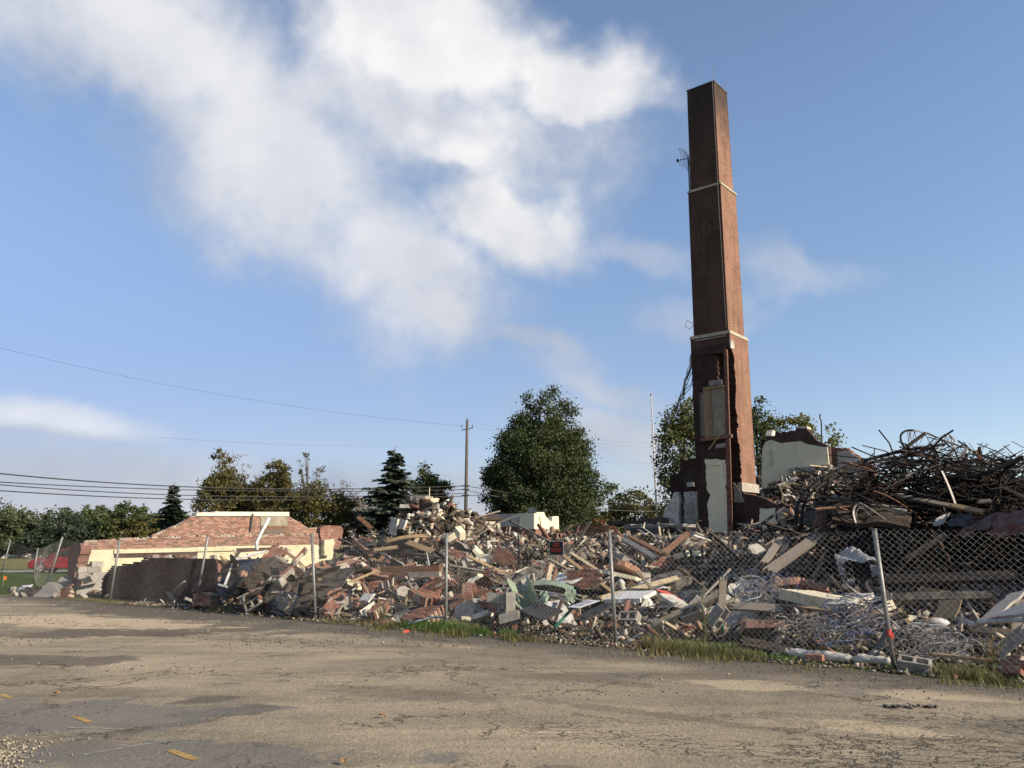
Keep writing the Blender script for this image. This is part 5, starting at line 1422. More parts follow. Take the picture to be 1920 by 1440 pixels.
def wire(label, pts3, r, group):
    """smooth line through three points, carried on past the last"""
    A, B, C_ = [np.asarray(p, float) for p in pts3]
    out = []
    tb = np.linalg.norm(B - A) / (np.linalg.norm(B - A) + np.linalg.norm(C_ - B))
    for t in np.linspace(0, 1.25, 40):
        l0 = (t - tb) * (t - 1) / ((0 - tb) * (0 - 1)); l1 = t * (t - 1) / (tb * (tb - 1)); l2 = t * (t - tb) / (1 * (1 - tb))
        out.append(A * l0 + B * l1 + C_ * l2)
    b = MB(); b.tube(out, r, 5); o = b.build('overhead_wire', 'metal_dark'); tag(o, label, 'wire', group); return o
gl = 'wires left of the utility pole'
wire('thick twisted overhead cable, highest of the low cables left of the pole', (W(873, 911, PD), W(400, 914.5, 53), W(0, 888, 40.5)), 0.034, gl)
wire('second low overhead cable left of the pole', (W(873, 918, PD), W(400, 919.5, 53), W(0, 904, 40.5)), 0.026, gl)
wire('third low overhead cable left of the pole', (W(873, 925, PD), W(400, 930, 53), W(0, 909, 40.5)), 0.026, gl)
wire('lowest overhead cable left of the pole', (W(873, 930, PD), W(400, 937, 53), W(0, 920, 40.5)), 0.030, gl)
wire('thin high wire sloping up to the left from the pole top', (W(874, 800, PD), W(420, 741, 53), W(0, 652, 40.5)), 0.007, gl)
wire('thin level wire at mid height left of the pole', (W(873, 836, PD), W(640, 836, 60), W(420, 828, 53)), 0.005, gl)
wire('thin wire slanting down to mid pole from the left', (W(872, 899, PD), W(830, 890, 63), W(780, 877, 61)), 0.005, gl)
gr = 'wires right of the utility pole'
wire('upper cable running right from the pole behind the big tree', (W(873, 911, PD), W(1110, 940, 72), W(1250, 946, 76)), 0.026, gr)
wire('middle cable running right from the pole behind the big tree', (W(873, 919, PD), W(1110, 954, 72), W(1250, 959, 76)), 0.026, gr)
wire('lower cable running right from the pole behind the big tree', (W(873, 929, PD), W(970, 934, 69), W(1050, 942, 71)), 0.026, gr)
wire('thin high wire running right from the pole top', (W(876, 790, PD), W(1110, 824, 74), W(1255, 833, 78)), 0.005, gr)
wire('second thin high wire running right from the pole top', (W(876, 800, PD), W(1110, 830, 74), W(1255, 842, 78)), 0.005, gr)
wire('thin wire crossing behind the flagpole', (W(1105, 866, 74), W(1180, 868, 76), W(1255, 871, 78)), 0.005, gr)
fp = W(1234, 1000, 58); fp[2] = 0; ft = W(1221, 742, 58)
fo = empty('flagpole', tuple(fp)); tag(fo, 'bare pale flagpole left of the chimney', 'flagpole')
b = MB(); b.tube([(0, 0, 0), tuple(ft - fp)], [0.085, 0.04], 8); b.build('pole', 'metal_white', fo, True)
b = MB()
q = ft - fp
for k in range(4): b.tube([q + UP * (0.0 + 0.04 * k), q + UP * (0.04 + 0.04 * k)], [[.03, .08], [.08, .09], [.09, .07], [.07, .02]][k], 8)
b.build('ball_finial', 'metal_grey', fo, True)

# ------------------------------------------------------------------ red car
cf = G(95, 1074); car = empty('parked_car', tuple(cf), math.radians(4)); tag(car, 'red parked car partly hidden by the brick pier', 'car')
m, g = newmat('car_red'); finish(m, g, (0.20, 0.010, 0.014), 0.25, None, 0, 0, 0.0, 0.6); MAT['car_red'] = m
m, g = newmat('car_glass'); finish(m, g, (0.02, 0.025, 0.03), 0.08, None, 0, 0, 0.0, 0.8); MAT['car_glass'] = m
prof = [(-1.0, 0.28), (-1.05, 0.55), (-0.98, 0.72), (-0.70, 0.84), (0.05, 0.98), (0.80, 1.42), (1.25, 1.50), (2.2, 1.48), (2.95, 1.08), (3.25, 1.0), (3.32, 0.55), (3.25, 0.28)]
def prism_y(b, pts, y0, y1, tuck=0.0):
    n = len(pts); V = [(p[0], y0 + tuck * max(0, p[1] - 0.9), p[1]) for p in pts] + [(p[0], y1 - tuck * max(0, p[1] - 0.9), p[1]) for p in pts]
    F = [tuple(range(n)), tuple(range(2 * n - 1, n - 1, -1))] + [((i + 1) % n, i, n + i, n + (i + 1) % n) for i in range(n)]
    b.add(V, F)
b = MB(); prism_y(b, prof, -0.86, 0.86, 0.35); bo = b.build('body', 'car_red', car)
bv = bo.modifiers.new('b', 'BEVEL'); bv.width = 0.06; bv.segments = 3
for sy in (-1, 1):
    for pts in ([(0.30, 1.02), (0.86, 1.36), (1.30, 1.40), (1.30, 1.02)], [(1.38, 1.02), (1.38, 1.40), (2.15, 1.40), (2.62, 1.06)]):
        b = MB(); prism_y(b, pts, sy * 0.80 - 0.02 if sy > 0 else -0.865, sy * 0.865 if sy > 0 else -0.78); b.build('side_window', 'car_glass', car)
b = MB(); b.add([(0.02, -0.66, 1.0), (0.02, 0.66, 1.0), (0.74, 0.60, 1.41), (0.74, -0.60, 1.41)], [(0, 1, 2, 3)]); wn = b.build('windscreen', 'car_glass', car); wn.location = (-0.03, 0, 0.012)
for x_ in (-0.28, 2.45):
    for sy in (-1, 1):
        wl = empty('wheel', (x_, sy * 0.76, 0.32), 0, car)
        def ring(r0, r1, y0, y1, n=20):
            V = []; F = []
            for i in range(n):
                a = 2 * math.pi * i / n
                for (r_, yy) in ((r0, y0), (r1, y0), (r1, y1), (r0, y1)): V.append((math.cos(a) * r_, yy, math.sin(a) * r_))
            for i in range(n):
                for k in range(4): F.append((i * 4 + k, i * 4 + (k + 1) % 4, ((i + 1) % n) * 4 + (k + 1) % 4, ((i + 1) % n) * 4 + k))
            return V, F
        b = MB(); b.add(*ring(0.20, 0.32, -0.105, 0.105)); b.build('tyre', 'black_paint', wl)
        b = MB(); b.add(*ring(0.17, 0.205, -0.115, 0.115))
        for k in range(5):
            a = 2 * math.pi * k / 5; b.bar((0, sy * 0.10, 0), (math.cos(a) * 0.19, sy * 0.10, math.sin(a) * 0.19), 0.06, 0.03)
        b.build('rim', 'metal_white', wl)
for sy in (-1, 1):
    b = MB(); b.box((-0.96, sy * 0.62, 0.72), (0.16, 0.36, 0.13), None, 0.01); b.build('headlight', 'metal_white', car)
b = MB(); b.box((-1.03, 0, 0.46), (0.06, 1.1, 0.2)); b.build('grille', 'black_paint', car)
for sy in (-1, 1):
    b = MB(); b.box((0.42, sy * 0.95, 1.06), (0.14, 0.2, 0.13), None, 0.02); b.build('mirror', 'car_red', car)

# boulders along the far side of the field
def rock_mesh(seed, flat=0.7):
    import bmesh
    bm = bmesh.new(); bmesh.ops.create_icosphere(bm, subdivisions=2, radius=0.5)
    for v in bm.verts:
        q = v.co * 2.1 + Vector((seed * 7.3, seed * 3.1, 0)); v.co *= 1 + 0.42 * mnoise.noise(q) + 0.2 * mnoise.noise(q * 2.3); v.co.z *= flat
    me = bpy.data.meshes.new('rock'); bm.to_mesh(me); bm.free(); return me
rocks = []
for k in range(5):
    me = rock_mesh(k + 1); me.materials.append(MAT['rock']); rocks.append(me)
ords = ['first', 'second', 'third', 'fourth', 'fifth', 'sixth', 'seventh', 'eighth', 'ninth', 'tenth', 'eleventh', 'twelfth', 'thirteenth', 'fourteenth', 'fifteenth', 'sixteenth']
rr = random.Random(77)
for i in range(15):
    px_ = -6 + i * 8.2 + rr.uniform(-2, 2); P = G(px_, 1046 + rr.uniform(-1.5, 1.5))
    o = bpy.data.objects.new('boulder', rocks[i % 5]); col.objects.link(o); o.location = P + UP * 0.15
    sc = rr.uniform(0.8, 1.35); o.scale = (sc * 1.15, sc, sc * rr.uniform(0.8, 1.1)); o.rotation_euler = (rr.uniform(-.3, .3), rr.uniform(-.3, .3), rr.uniform(0, 6))
    tag(o, '%s boulder counted from the left in the pale row beyond the field' % ords[i], 'boulder', 'boulders beyond the field')
# small orange flag on the lawn
fl = empty('marker_flag', tuple(G(5, 1098))); tag(fl, 'tiny orange marker flag on the lawn', 'flag')
b = MB(); b.tube([(0, 0, 0), (0, 0, 0.42)], 0.012, 5); b.build('stick', 'wood_tan', fl)
b = MB(); b.add([(0, 0, 0.42), (0.12, 0.02, 0.36), (0.11, 0.05, 0.24), (-0.02, 0.01, 0.22), (0, 0.012, 0.42), (0.12, 0.032, 0.36), (0.11, 0.062, 0.24), (-0.02, 0.022, 0.22)], [(0, 1, 2, 3), (7, 6, 5, 4), (0, 4, 5, 1), (1, 5, 6, 2), (2, 6, 7, 3), (3, 7, 4, 0)]); b.build('flag', 'orange_flag', fl)
# ------------------------------------------------------------------ single pieces of debris
import bmesh
DEB = []      # (object, description, category, group) labelled at the end by what lies next to it
def deb(o, desc, cat, group):
    DEB.append((o, desc, cat, group)); return o
def hull_mesh(seed, dims):
    rr = np.random.default_rng(seed)
    bm = bmesh.new()
    for p in rr.uniform(-0.5, 0.5, (16, 3)): bm.verts.new(p * np.array(dims))
    r = bmesh.ops.convex_hull(bm, input=bm.verts)
    junk = [e for e in r['geom_interior'] if isinstance(e, bmesh.types.BMVert)]
    bmesh.ops.delete(bm, geom=junk, context='VERTS')
    me = bpy.data.meshes.new('chunk'); bm.to_mesh(me); bm.free(); return me
def plank_mesh(seed, w=0.1, t=0.035, jag=0.08, bend=0.0, nseg=6):
    rr = random.Random(seed)
    V = []; F = []
    def endpts(x, sg):
        return [(x + sg * rr.uniform(0, jag) if i % 2 else x - sg * rr.uniform(0, jag * 0.6)) for i in range(5)]
    e0 = endpts(-0.5, 1); e1 = endpts(0.5, -1)
    for zi in (-1, 1):
        for i in range(5):
            y = -w / 2 + w * i / 4
            for j in range(nseg + 1):
                f = j / nseg; x = e0[i] * (1 - f) + e1[i] * f
                V.append((x, y, zi * t / 2 + bend * (4 * f * (1 - f))))
    n = nseg + 1
    def ix(z, i, j): return z * 5 * n + i * n + j
    for i in range(4):
        for j in range(nseg):
            F.append((ix(0, i, j), ix(0, i + 1, j), ix(0, i + 1, j + 1), ix(0, i, j + 1))); F.append((ix(1, i, j), ix(1, i, j + 1), ix(1, i + 1, j + 1), ix(1, i + 1, j)))
        for j, sg in ((0, 1), (nseg, -1)):
            f = (ix(0, i, j), ix(1, i, j), ix(1, i + 1, j), ix(0, i + 1, j)); F.append(f if sg > 0 else f[::-1])
    for j in range(nseg):
        F.append((ix(0, 0, j), ix(0, 0, j + 1), ix(1, 0, j + 1), ix(1, 0, j))); F.append((ix(0, 4, j), ix(1, 4, j), ix(1, 4, j + 1), ix(0, 4, j + 1)))
    me = bpy.data.meshes.new('plank'); me.from_pydata(V, [], F); me.update(); return me
def poly_mesh(seed, thick, lo=0.32, hi=0.55):
    rr = random.Random(seed); n = rr.randint(5, 8)
    pts = [(math.cos(a) * r, math.sin(a) * r * 0.75) for a, r in [(2 * math.pi * (i + rr.uniform(-.3, .3)) / n, rr.uniform(lo, hi)) for i in range(n)]]
    pts = ragged(pts, 0.025, 0.12, rr)
    N = len(pts); V = [(p[0], p[1], thick / 2) for p in pts] + [(p[0] * rr.uniform(.97, 1.03), p[1] * rr.uniform(.97, 1.03), -thick / 2) for p in pts]
    F = [tuple(range(N)), tuple(range(2 * N - 1, N - 1, -1))] + [((i + 1) % N, i, N + i, N + (i + 1) % N) for i in range(N)]
    me = bpy.data.meshes.new('slab'); me.from_pydata(V, [], F)
    uv = me.uv_layers.new(name='UVMap')
    for l in me.loops: c_ = me.vertices[l.vertex_index].co; uv.data[l.index].uv = (c_.x + c_.z, c_.y + c_.z)
    me.update(); return me
def shell(name, P, thick=0.006):
    """thin bent sheet from a grid of points, closed with real thickness"""
    ny, nx = P.shape[:2]
    dx = np.gradient(P, axis=1); dy = np.gradient(P, axis=0); N_ = np.cross(dx, dy); N_ /= (np.linalg.norm(N_, axis=2)[..., None] + 1e-9)
    A = (P + N_ * thick / 2).reshape(-1, 3); B = (P - N_ * thick / 2).reshape(-1, 3); k = nx * ny
    F = []
    for j in range(ny - 1):
        for i in range(nx - 1):
            a = j * nx + i; F.append((a, a + 1, a + nx + 1, a + nx)); F.append((k + a, k + a + nx, k + a + nx + 1, k + a + 1))
    rim = [i for i in range(nx)] + [j * nx + nx - 1 for j in range(1, ny)] + [(ny - 1) * nx + i for i in range(nx - 2, -1, -1)] + [j * nx for j in range(ny - 2, 0, -1)]
    for a, b_ in zip(rim, rim[1:] + rim[:1]): F.append((b_, a, k + a, k + b_))
    me = bpy.data.meshes.new(name); me.from_pydata([tuple(v) for v in np.concatenate([A, B])], [], F); me.update(); return me
def bent_sheet(seed, lx=1.0, ly=0.7, amp=0.25, crump=0.05, nx=10, ny=7):
    rr = np.random.default_rng(seed)
    u, v = np.meshgrid(np.linspace(-.5, .5, nx), np.linspace(-.5, .5, ny))
    a = rr.uniform(0, 3.14); k = rr.uniform(2, 6); ph = rr.uniform(0, 6)
    z = amp * np.sin((u * math.cos(a) + v * math.sin(a)) * k + ph) + crump * rr.normal(size=u.shape)
    fold = rr.uniform(-.2, .2); z = z + np.abs(u - fold) * rr.uniform(-.5, .5)
    P = np.stack([u * lx * (1 - 0.25 * np.abs(z)), v * ly, z * min(lx, ly)], 2)
    P[0, :, 1] += rr.normal(size=nx) * 0.03; P[:, 0, 0] += rr.normal(size=ny) * 0.04
    return shell('sheet', P)
def place(me, P, Rm, scale=(1, 1, 1), mat=None, name='piece', parent=None):
    if not me.materials: me.materials.append(MAT[mat])
    o = bpy.data.objects.new(name, me); col.objects.link(o)
    M = Matrix.LocRotScale(Vector(P), Matrix(np.array(Rm).tolist()).to_quaternion(), Vector(scale)); o.matrix_world = M
    if mat:
        o.material_slots[0].link = 'OBJECT'; o.material_slots[0].material = MAT[mat]
    return o
def axes(x, n):
    x = np.asarray(x, float); x = x / np.linalg.norm(x); n = np.asarray(n, float); n = n - x * np.dot(n, x); n /= np.linalg.norm(n)
    y = np.cross(n, x); return np.stack([x, y, n], 1)
def rand_rot(rr, flat=0.5):
    a = rr.uniform(0, 2 * math.pi); tl = rr.gauss(0, flat); x = np.array([math.cos(a), math.sin(a), math.sin(tl)])
    n = np.array([rr.gauss(0, flat * 0.8), rr.gauss(0, flat * 0.8), 1.0]); return axes(x, n)
PLK = [plank_mesh(i, 0.11, 0.035, 0.05 + 0.02 * (i % 4), [0, 0, 0.03, -0.02, 0, 0.06, 0, 0][i % 8]) for i in range(8)]
for me in PLK: me.materials.append(MAT['wood_grey'])
SLB = [poly_mesh(i, 0.05 + 0.02 * (i % 3)) for i in range(8)]
for me in SLB: me.materials.append(MAT['plaster_white'])
CHK = [hull_mesh(i, (1, 0.8, 0.6)) for i in range(7)]
for me in CHK: me.materials.append(MAT['mortar'])
SHT = [bent_sheet(i, 1.0, 0.62, 0.10 + 0.05 * (i % 4), 0.02 + 0.01 * (i % 3)) for i in range(8)]
for me in SHT: me.materials.append(MAT['metal_grey'])
def cmu_mesh(broken=False):
    b = MB()
    b.box((0, 0.083, 0), (0.39, 0.034, 0.19), None, 0.002); b.box((0, -0.083, 0), (0.39, 0.034, 0.19), None, 0.002)
    for x in ((-0.178, 0.0, 0.178) if not broken else (-0.178, 0.0)): b.box((x, 0, 0), (0.034, 0.131, 0.188), None, 0.002)
    return b.mesh('concrete_block')
CMU = [cmu_mesh(), cmu_mesh(True)]
for me in CMU: me.materials.append(MAT['concrete_block'])
loose_me = []
for k in range(4):
    b = MB(); b.box((0, 0, 0), (0.2 if k < 3 else 0.12, 0.092, 0.06), None, 0.005); me = b.mesh('brick'); me.materials.append(MAT['brick']); loose_me.append(me)

# ---- hero pieces, placed where the photograph shows them
def at(px, py, dd=0.25):
    P = hit(px, py); d = ray(px, py); d = d / np.linalg.norm(d); return P - d * dd
def P3(q):
    return W(*q) if len(q) == 3 else at(*q)
def hplank(name, label, cat, a, b_, w, t, mat, n=None, k=0, bend=None, group=None):
    A, B = P3(a), P3(b_); d = B - A; L = np.linalg.norm(d)
    view = -(A + B) / 2 + np.array([0, 0, CAMH]); view /= np.linalg.norm(view)
    nn = view + np.array([0, 0, 0.9]) if n is None else np.asarray(n, float)
    me = plank_mesh(k + 50, w, t, 0.05 / L * 2, bend or 0.0); me.materials.append(MAT[mat])
    o = place(me, (A + B) / 2, axes(d, nn), (L, 1, 1), mat, name)
    tag(o, label, cat, group); return o
def htube(name, label, cat, pts, r, mat, n=7, group=None):
    b = MB(); b.tube([P3(p) for p in pts], r, n); o = b.build(name, mat, None, True); tag(o, label, cat, group); return o
def hquad(name, label, cat, p0, p1, p2, thick, mat, amp=0.03, seed=1, group=None, cut=None):
    """slab spanned by corner p0 and its two neighbours p1, p2"""
    A, B, C_ = P3(p0), P3(p1), P3(p2); a = B - A; la = np.linalg.norm(a); a /= la; h = C_ - A; h = h - a * np.dot(h, a); lh = np.linalg.norm(h); h /= lh
    n = np.cross(a, h); view = np.array([0, 0, CAMH]) - A
    if np.dot(n, view) < 0: n = -n
    pts = cut(la, lh) if cut else [(0, 0), (la, 0), (la, lh), (0, lh)]
    pts = ragged(pts, amp, 0.14, random.Random(seed)) if amp else pts
    o = slab(name, pts, A, a, h, n, thick, mat)
    if label: tag(o, label, cat, group)
    return o
def brick_chunk(label, p0, p1, p2, seed, wythes=2, miss=0.02):
    """a fallen lump of wall, brick by brick on its mortar"""
    A, B, C_ = P3(p0), P3(p1), P3(p2); a = B - A; la = np.linalg.norm(a); a /= la; h = C_ - A; h = h - a * np.dot(h, a); lh = np.linalg.norm(h); h /= lh
    n = np.cross(a, h)
    if np.dot(n, np.array([0, 0, CAMH]) - A) < 0: n = -n
    o0 = empty('brick_wall_chunk'); o0.matrix_world = Matrix.LocRotScale(Vector(A), Matrix(np.stack([a, h, n], 1).tolist()).to_quaternion() if np.dot(np.cross(a, h), n) > 0 else Matrix(np.stack([a, h, np.cross(a, h)], 1).tolist()).to_quaternion(), None)
    sg = 1.0 if np.dot(np.cross(a, h), n) > 0 else -1.0
    tag(o0, label, 'brick chunk', 'fallen brick wall chunks')
    rr = random.Random(seed)
    poly = ragged([(0, 0), (la, rr.uniform(0, .1) * lh), (la * rr.uniform(.9, 1), lh), (la * rr.uniform(0, .12), lh * rr.uniform(.85, 1))], 0.06, 0.2, rr)
    core = slab('mortar_core', [(p[0] * 0.97 + 0.015 * la, p[1] * 0.97 + 0.015 * lh) for p in poly], (0, 0, -0.014 * sg), (1, 0, 0), (0, 1, 0), (0, 0, sg), 0.09 * wythes, 'mortar', o0)
    i = 0; y = 0.0
    while y < lh:
        x = -0.1 * (i % 2)
        while x < la:
            if inside((x + 0.1, y + 0.034), poly) and rr.random() > miss:
                for wy in (range(wythes) if (y < 0.07 or y > lh - 0.14 or x < 0.11 or x > la - 0.31) else range(1)):
                    o = bpy.data.objects.new('brick', BRK[rr.randrange(4)]); col.objects.link(o); o.parent = o0
                    o.location = (x + 0.1, y + 0.034, sg * (-0.045 - 0.1 * wy + rr.uniform(-.005, .006))); o.rotation_euler = (rr.uniform(-.02, .02), rr.uniform(-.02, .02), rr.uniform(-.02, .02))
            x += 0.2032
        y += 0.0677; i += 1
    return o0
BRK = []
for k in range(4):
    b = MB(); b.box((0, 0, 0), (0.194, 0.0575, 0.09), None, 0.004); me = b.mesh('brick'); me.materials.append(MAT['brick']); BRK.append(me)

# the near brick chunks
brick_chunk('large leaning brick wall chunk at the foot of the fourth fence post', (622, 1153, 19.3), (660, 1106, 20.1), (596, 1140, 19.5), 1)
brick_chunk('tilted brick chunk leaning right below the rusted beam', (765, 1105, 19.0), (800, 1122, 18.6), (775, 1092, 19.6), 2)
brick_chunk('flat brick chunk lying among weeds left of the third fence post', (753, 1162, 17.6), (800, 1158, 17.2), (756, 1140, 18.3), 3)
brick_chunk('bright brick pier fragment stuck up in the dark panels', (519, 1080, 20.8), (541, 1062, 21.2), (523, 1086, 20.6), 4, 2)
brick_chunk('brick chunk behind the top of the fourth fence post', (572, 1062, 22.0), (597, 1050, 22.3), (588, 1086, 21.6), 5)
brick_chunk('pinkish brick chunk low right of the big leaning chunk', (686, 1148, 18.4), (708, 1128, 18.8), (694, 1156, 18.1), 6)
brick_chunk('brick chunk with broken face just right of the third fence post', (866, 1112, 18.0), (885, 1108, 18.0), (868, 1092, 18.5), 7)
brick_chunk('brown brick chunk in the grass at the far right of the fence', (1862, 1262, 10.9), (1900, 1262, 10.6), (1864, 1228, 11.1), 8)
brick_chunk('brick lump beside the leftmost leaning fence post', (103, 1127, 27.8), (128, 1121, 27.6), (106, 1103, 28.0), 9)
brick_chunk('low brick stump just right of the leaning fifth post', (357, 1138, 22.3), (392, 1136, 22.0), (358, 1112, 22.4), 10, 3)
brick_chunk('slanting brick strip reaching up left of the fourth post', (547, 1052, 22.6), (570, 1026, 23.3), (552, 1056, 22.5), 11, 1)
brick_chunk('brown brick slab among dark panels below the sloping heap', (480, 1055, 23.0), (512, 1020, 23.6), (508, 1066, 22.8), 12, 1)
# long rusted lintel beam with brick still on it
rbm = empty('rusted_lintel'); tag(rbm, 'long rust brown lintel beam lying level across the brick heap', 'beam')
b = MB(); A, B = W(716, 1068, 19.6), W(826, 1066, 19.2); b.bar(A, B, 0.16, 0.14, (0, 0, 1), 0, 0.01); b.build('web', 'rust', rbm)
b = MB(); b.bar(A - UP * 0.10, B - UP * 0.10, 0.24, 0.03, (0, 0, 1), 0, 0.006); b.build('flange', 'rust', rbm)
b = MB(); b.bar(W(768, 1079, 19.3), W(825, 1076, 19.1), 0.18, 0.12, (0, 0, 1), 0, 0.02); b.build('concrete_fill', 'mortar', rbm)

# concrete blocks near the fence
def block(label, px, py, D, xdir, ndir, k=0, sc=1.0):
    o = place(CMU[k], W(px, py, D), axes(xdir, ndir), (sc, sc, sc), None, 'concrete_block'); tag(o, label, 'concrete block', 'loose concrete blocks'); return o
block('grey concrete block tipped on edge, left one of two near the fence', 476, 1134, 20.6, (0.8, -0.1, 0.45), (0.5, -0.7, 0.5), 0, 1.05)
block('broken concrete block lying open beside the tipped one', 533, 1135, 20.0, (0.5, -0.4, 0.6), (0.3, -0.4, 0.9), 1, 1.1)
block('hollow concrete block jutting from the dark panels, holes up', 519, 1090, 20.9, (0.85, -0.5, 0.08), (-0.1, -0.55, 0.8), 0, 1.1)
block('upright grey concrete block left of the crumpled green sheet', 955, 1130, 16.6, (0.0, 0.1, 1.0), (1, 0.3, 0.0), 0)
block('grey concrete block lying in the grass below the upright one', 957, 1160, 16.2, (0.9, -0.2, 0.25), (-0.2, 0.5, 0.9), 0)
block('dark concrete block left of the upright grey one', 934, 1122, 16.8, (0.9, -0.3, -0.1), (0.1, 0.1, 1), 0)
block('concrete block with two open cells on the stepped block wall', 168, 1085, 27.6, (0.8, -0.4, 0.25), (0.3, -0.5, 0.8), 0, 1.05)
for i, (px, py, D) in enumerate([(156, 1068, 28.0), (172, 1068, 28.2), (156, 1080, 27.9), (181, 1058, 28.8)]):
    block(['square end block at the top of the stepped block wall', 'middle block of the stepped block wall', 'low block of the stepped block wall', 'highest block beside the wall fence post'][i], px, py, D, tuple(E2), (0, 0, 1), 0, 1.0)
block('concrete block by the nearest fence post in the grass', 1715, 1250, 11.3, (0.8, -0.5, -0.1), (0.2, -0.5, 0.9), 0)
block('pale block face lit by the sun below the black roof sheet', 1278, 1012, 27.0, (0.2, -0.9, 0.05), (0.8, -0.3, 0.2), 0, 1.5)
block('grey block in rubble left of the upright board', 1300, 1150, 14.6, (0.7, -0.5, 0.3), (0.2, -0.7, 0.6), 0)
block('whitish broken block leaning right of the tall weed', 1345, 1157, 14.3, (0.5, -0.3, 0.8), (0.6, -0.7, 0.0), 1)

# boards and beams
hplank('plank', 'long pale plank slanting up to the upright wooden board', 'plank', (1222, 1174, 15.0), (1352, 1112, 14.6), 0.11, 0.045, 'wood_pale', None, 1)
hplank('plank', 'long pale plank rising left of the tall weed behind the fence', 'plank', (1128, 1122, 18.4), (1272, 1083, 19.6), 0.13, 0.04, 'wood_pale', None, 2)
hplank('sign_board', 'upright weathered wooden board on a green pipe behind the fence', 'board', (1352, 1147, 14.3), (1356, 1082, 14.3), 0.13, 0.035, 'wood_grey', (0.2, -1, 0), 3)
htube('green_pipe', 'dark green pipe standing under the upright wooden board', 'pipe', [(1356, 1192, 14.35), (1352, 1144, 14.35)], 0.03, 'green_post')
hplank('plank', 'tan plank with torn end on the heap above the third post', 'plank', (765, 1017, 23.5), (812, 1035, 22.6), 0.19, 0.04, 'wood_tan', None, 4)
hplank('plank', 'curved tan plank lying level below the pointed heap top', 'plank', (722, 1017, 24.0), (803, 1006, 24.2), 0.12, 0.03, 'wood_tan', None, 5, 0.10)
hplank('plank', 'second tan plank below the heap top', 'plank', (700, 1032, 23.6), (745, 1026, 23.5), 0.12, 0.04, 'wood_tan', None, 6)
hplank('plank', 'thin orange brown lath crossing the brick chunks', 'plank', (658, 1091, 19.6), (708, 1070, 20.3), 0.05, 0.03, 'wood_tan', None, 7)
hplank('plank', 'orange torn plank leaning on the black sheet', 'plank', (432, 1124, 21.0), (466, 1076, 21.8), 0.10, 0.05, 'wood_tan', None, 8, 0.03)
hplank('plank', 'pale narrow board standing under the warning sign', 'plank', (1025, 1094, 18.6), (1034, 1056, 19.2), 0.10, 0.04, 'wood_pale', (0.5, -1, 0.2), 9)
hplank('plank', 'rusty brown board right of the pale board under the warning sign', 'plank', (1036, 1092, 18.8), (1043, 1068, 19.2), 0.08, 0.04, 'rust', (0.5, -1, 0.2), 10)
hplank('plank', 'new yellow pine stud lying in the grass right of the nearest post', 'lumber', (1748, 1227, 11.6), (1850, 1238, 10.9), 0.09, 0.04, 'wood_tan', (0.3, -0.8, 0.8), 11)
hplank('plank', 'bright orange plank slanting in the dark hollow at right', 'plank', (1725, 1105, 15.8), (1790, 1117, 15.2), 0.14, 0.03, 'wood_tan', None, 12)
hplank('plank', 'tan timber sticking out below the steel tangle', 'plank', (1785, 948, 20.0), (1843, 961, 19.4), 0.12, 0.08, 'wood_tan', None, 13)
hplank('plank', 'long brown timber crossing under the steel tangle', 'plank', (1682, 930, 21.0), (1790, 950, 20.2), 0.10, 0.08, 'wood_grey', None, 14)
hplank('plank', 'pale short board lit by sun below the steel tangle', 'plank', (1836, 941, 20.2), (1857, 939, 20.0), 0.10, 0.05, 'wood_pale', None, 15)
hplank('timber', 'cracked grey timber end pointing at the fence right of the green pipe', 'timber', (1380, 1193, 13.9), (1412, 1168, 14.6), 0.12, 0.12, 'wood_grey', None, 16)
hplank('timber', 'dark timber lying along the ground before the white silt sock', 'timber', (1393, 1205, 13.2), (1480, 1222, 12.7), 0.16, 0.10, 'wood_dark', None, 17)
hplank('plank', 'long grey plank lying level below the blue wires', 'plank', (1370, 1136, 15.2), (1470, 1142, 14.8), 0.16, 0.05, 'wood_grey', None, 18)
hplank('timber', 'grey notched timber leaning at the far right edge', 'timber', (1868, 1224, 11.4), (1925, 1182, 11.2), 0.17, 0.05, 'concrete', (-0.3, -1, 0.6), 19)
hplank('plank', 'long thin white trim lying level at the far right', 'trim', (1835, 1167, 12.6), (1925, 1162, 12.0), 0.05, 0.04, 'metal_white', None, 20)
hplank('plank', 'brown plank lying below the white trim at right', 'plank', (1825, 1180, 12.6), (1925, 1190, 11.9), 0.12, 0.04, 'wood_tan', None, 21)
for i, (a, b_, w, mt, lab) in enumerate([((1640, 1090, 16.0), (1905, 1080, 15.0), 0.2, 'burnt_steel', 'long dark steel beam lying level in the hollow, upper one'), ((1650, 1122, 15.4), (1860, 1118, 14.6), 0.16, 'tar_paper', 'long dark beam lying level in the hollow, lower one'),
                                     ((1440, 1072, 19.6), (1556, 990, 21.5), 0.24, 'wood_grey', 'thick grey beam leaning up left of the crumpled hood'), ((1432, 1058, 20.2), (1466, 1008, 21.5), 0.16, 'wood_grey', 'grey beam leaning steeply left of the thick one'),
                                     ((1455, 1060, 20.2), (1480, 1012, 21.5), 0.14, 'metal_dark', 'dark strut between the two leaning grey beams'), ((1695, 1052, 17.0), (1770, 1004, 17.6), 0.08, 'burnt_steel', 'thin dark strut slanting in the hollow right of the nearest post'),
                                     ((1170, 1012, 25.0), (1230, 1048, 23.2), 0.16, 'metal_grey', 'blue grey channel sliding down right of the second fence post'), ((1180, 1006, 25.6), (1245, 1040, 23.6), 0.13, 'rust', 'brown steel angle lying beside the blue grey channel'),
                                     ((1240, 1040, 24.2), (1290, 1000, 25.6), 0.14, 'rust', 'brown beam leaning the other way below the black roof sheet')]):
    hplank('beam', lab, 'beam', a, b_, w, 0.10, mt, None, 30 + i, None)
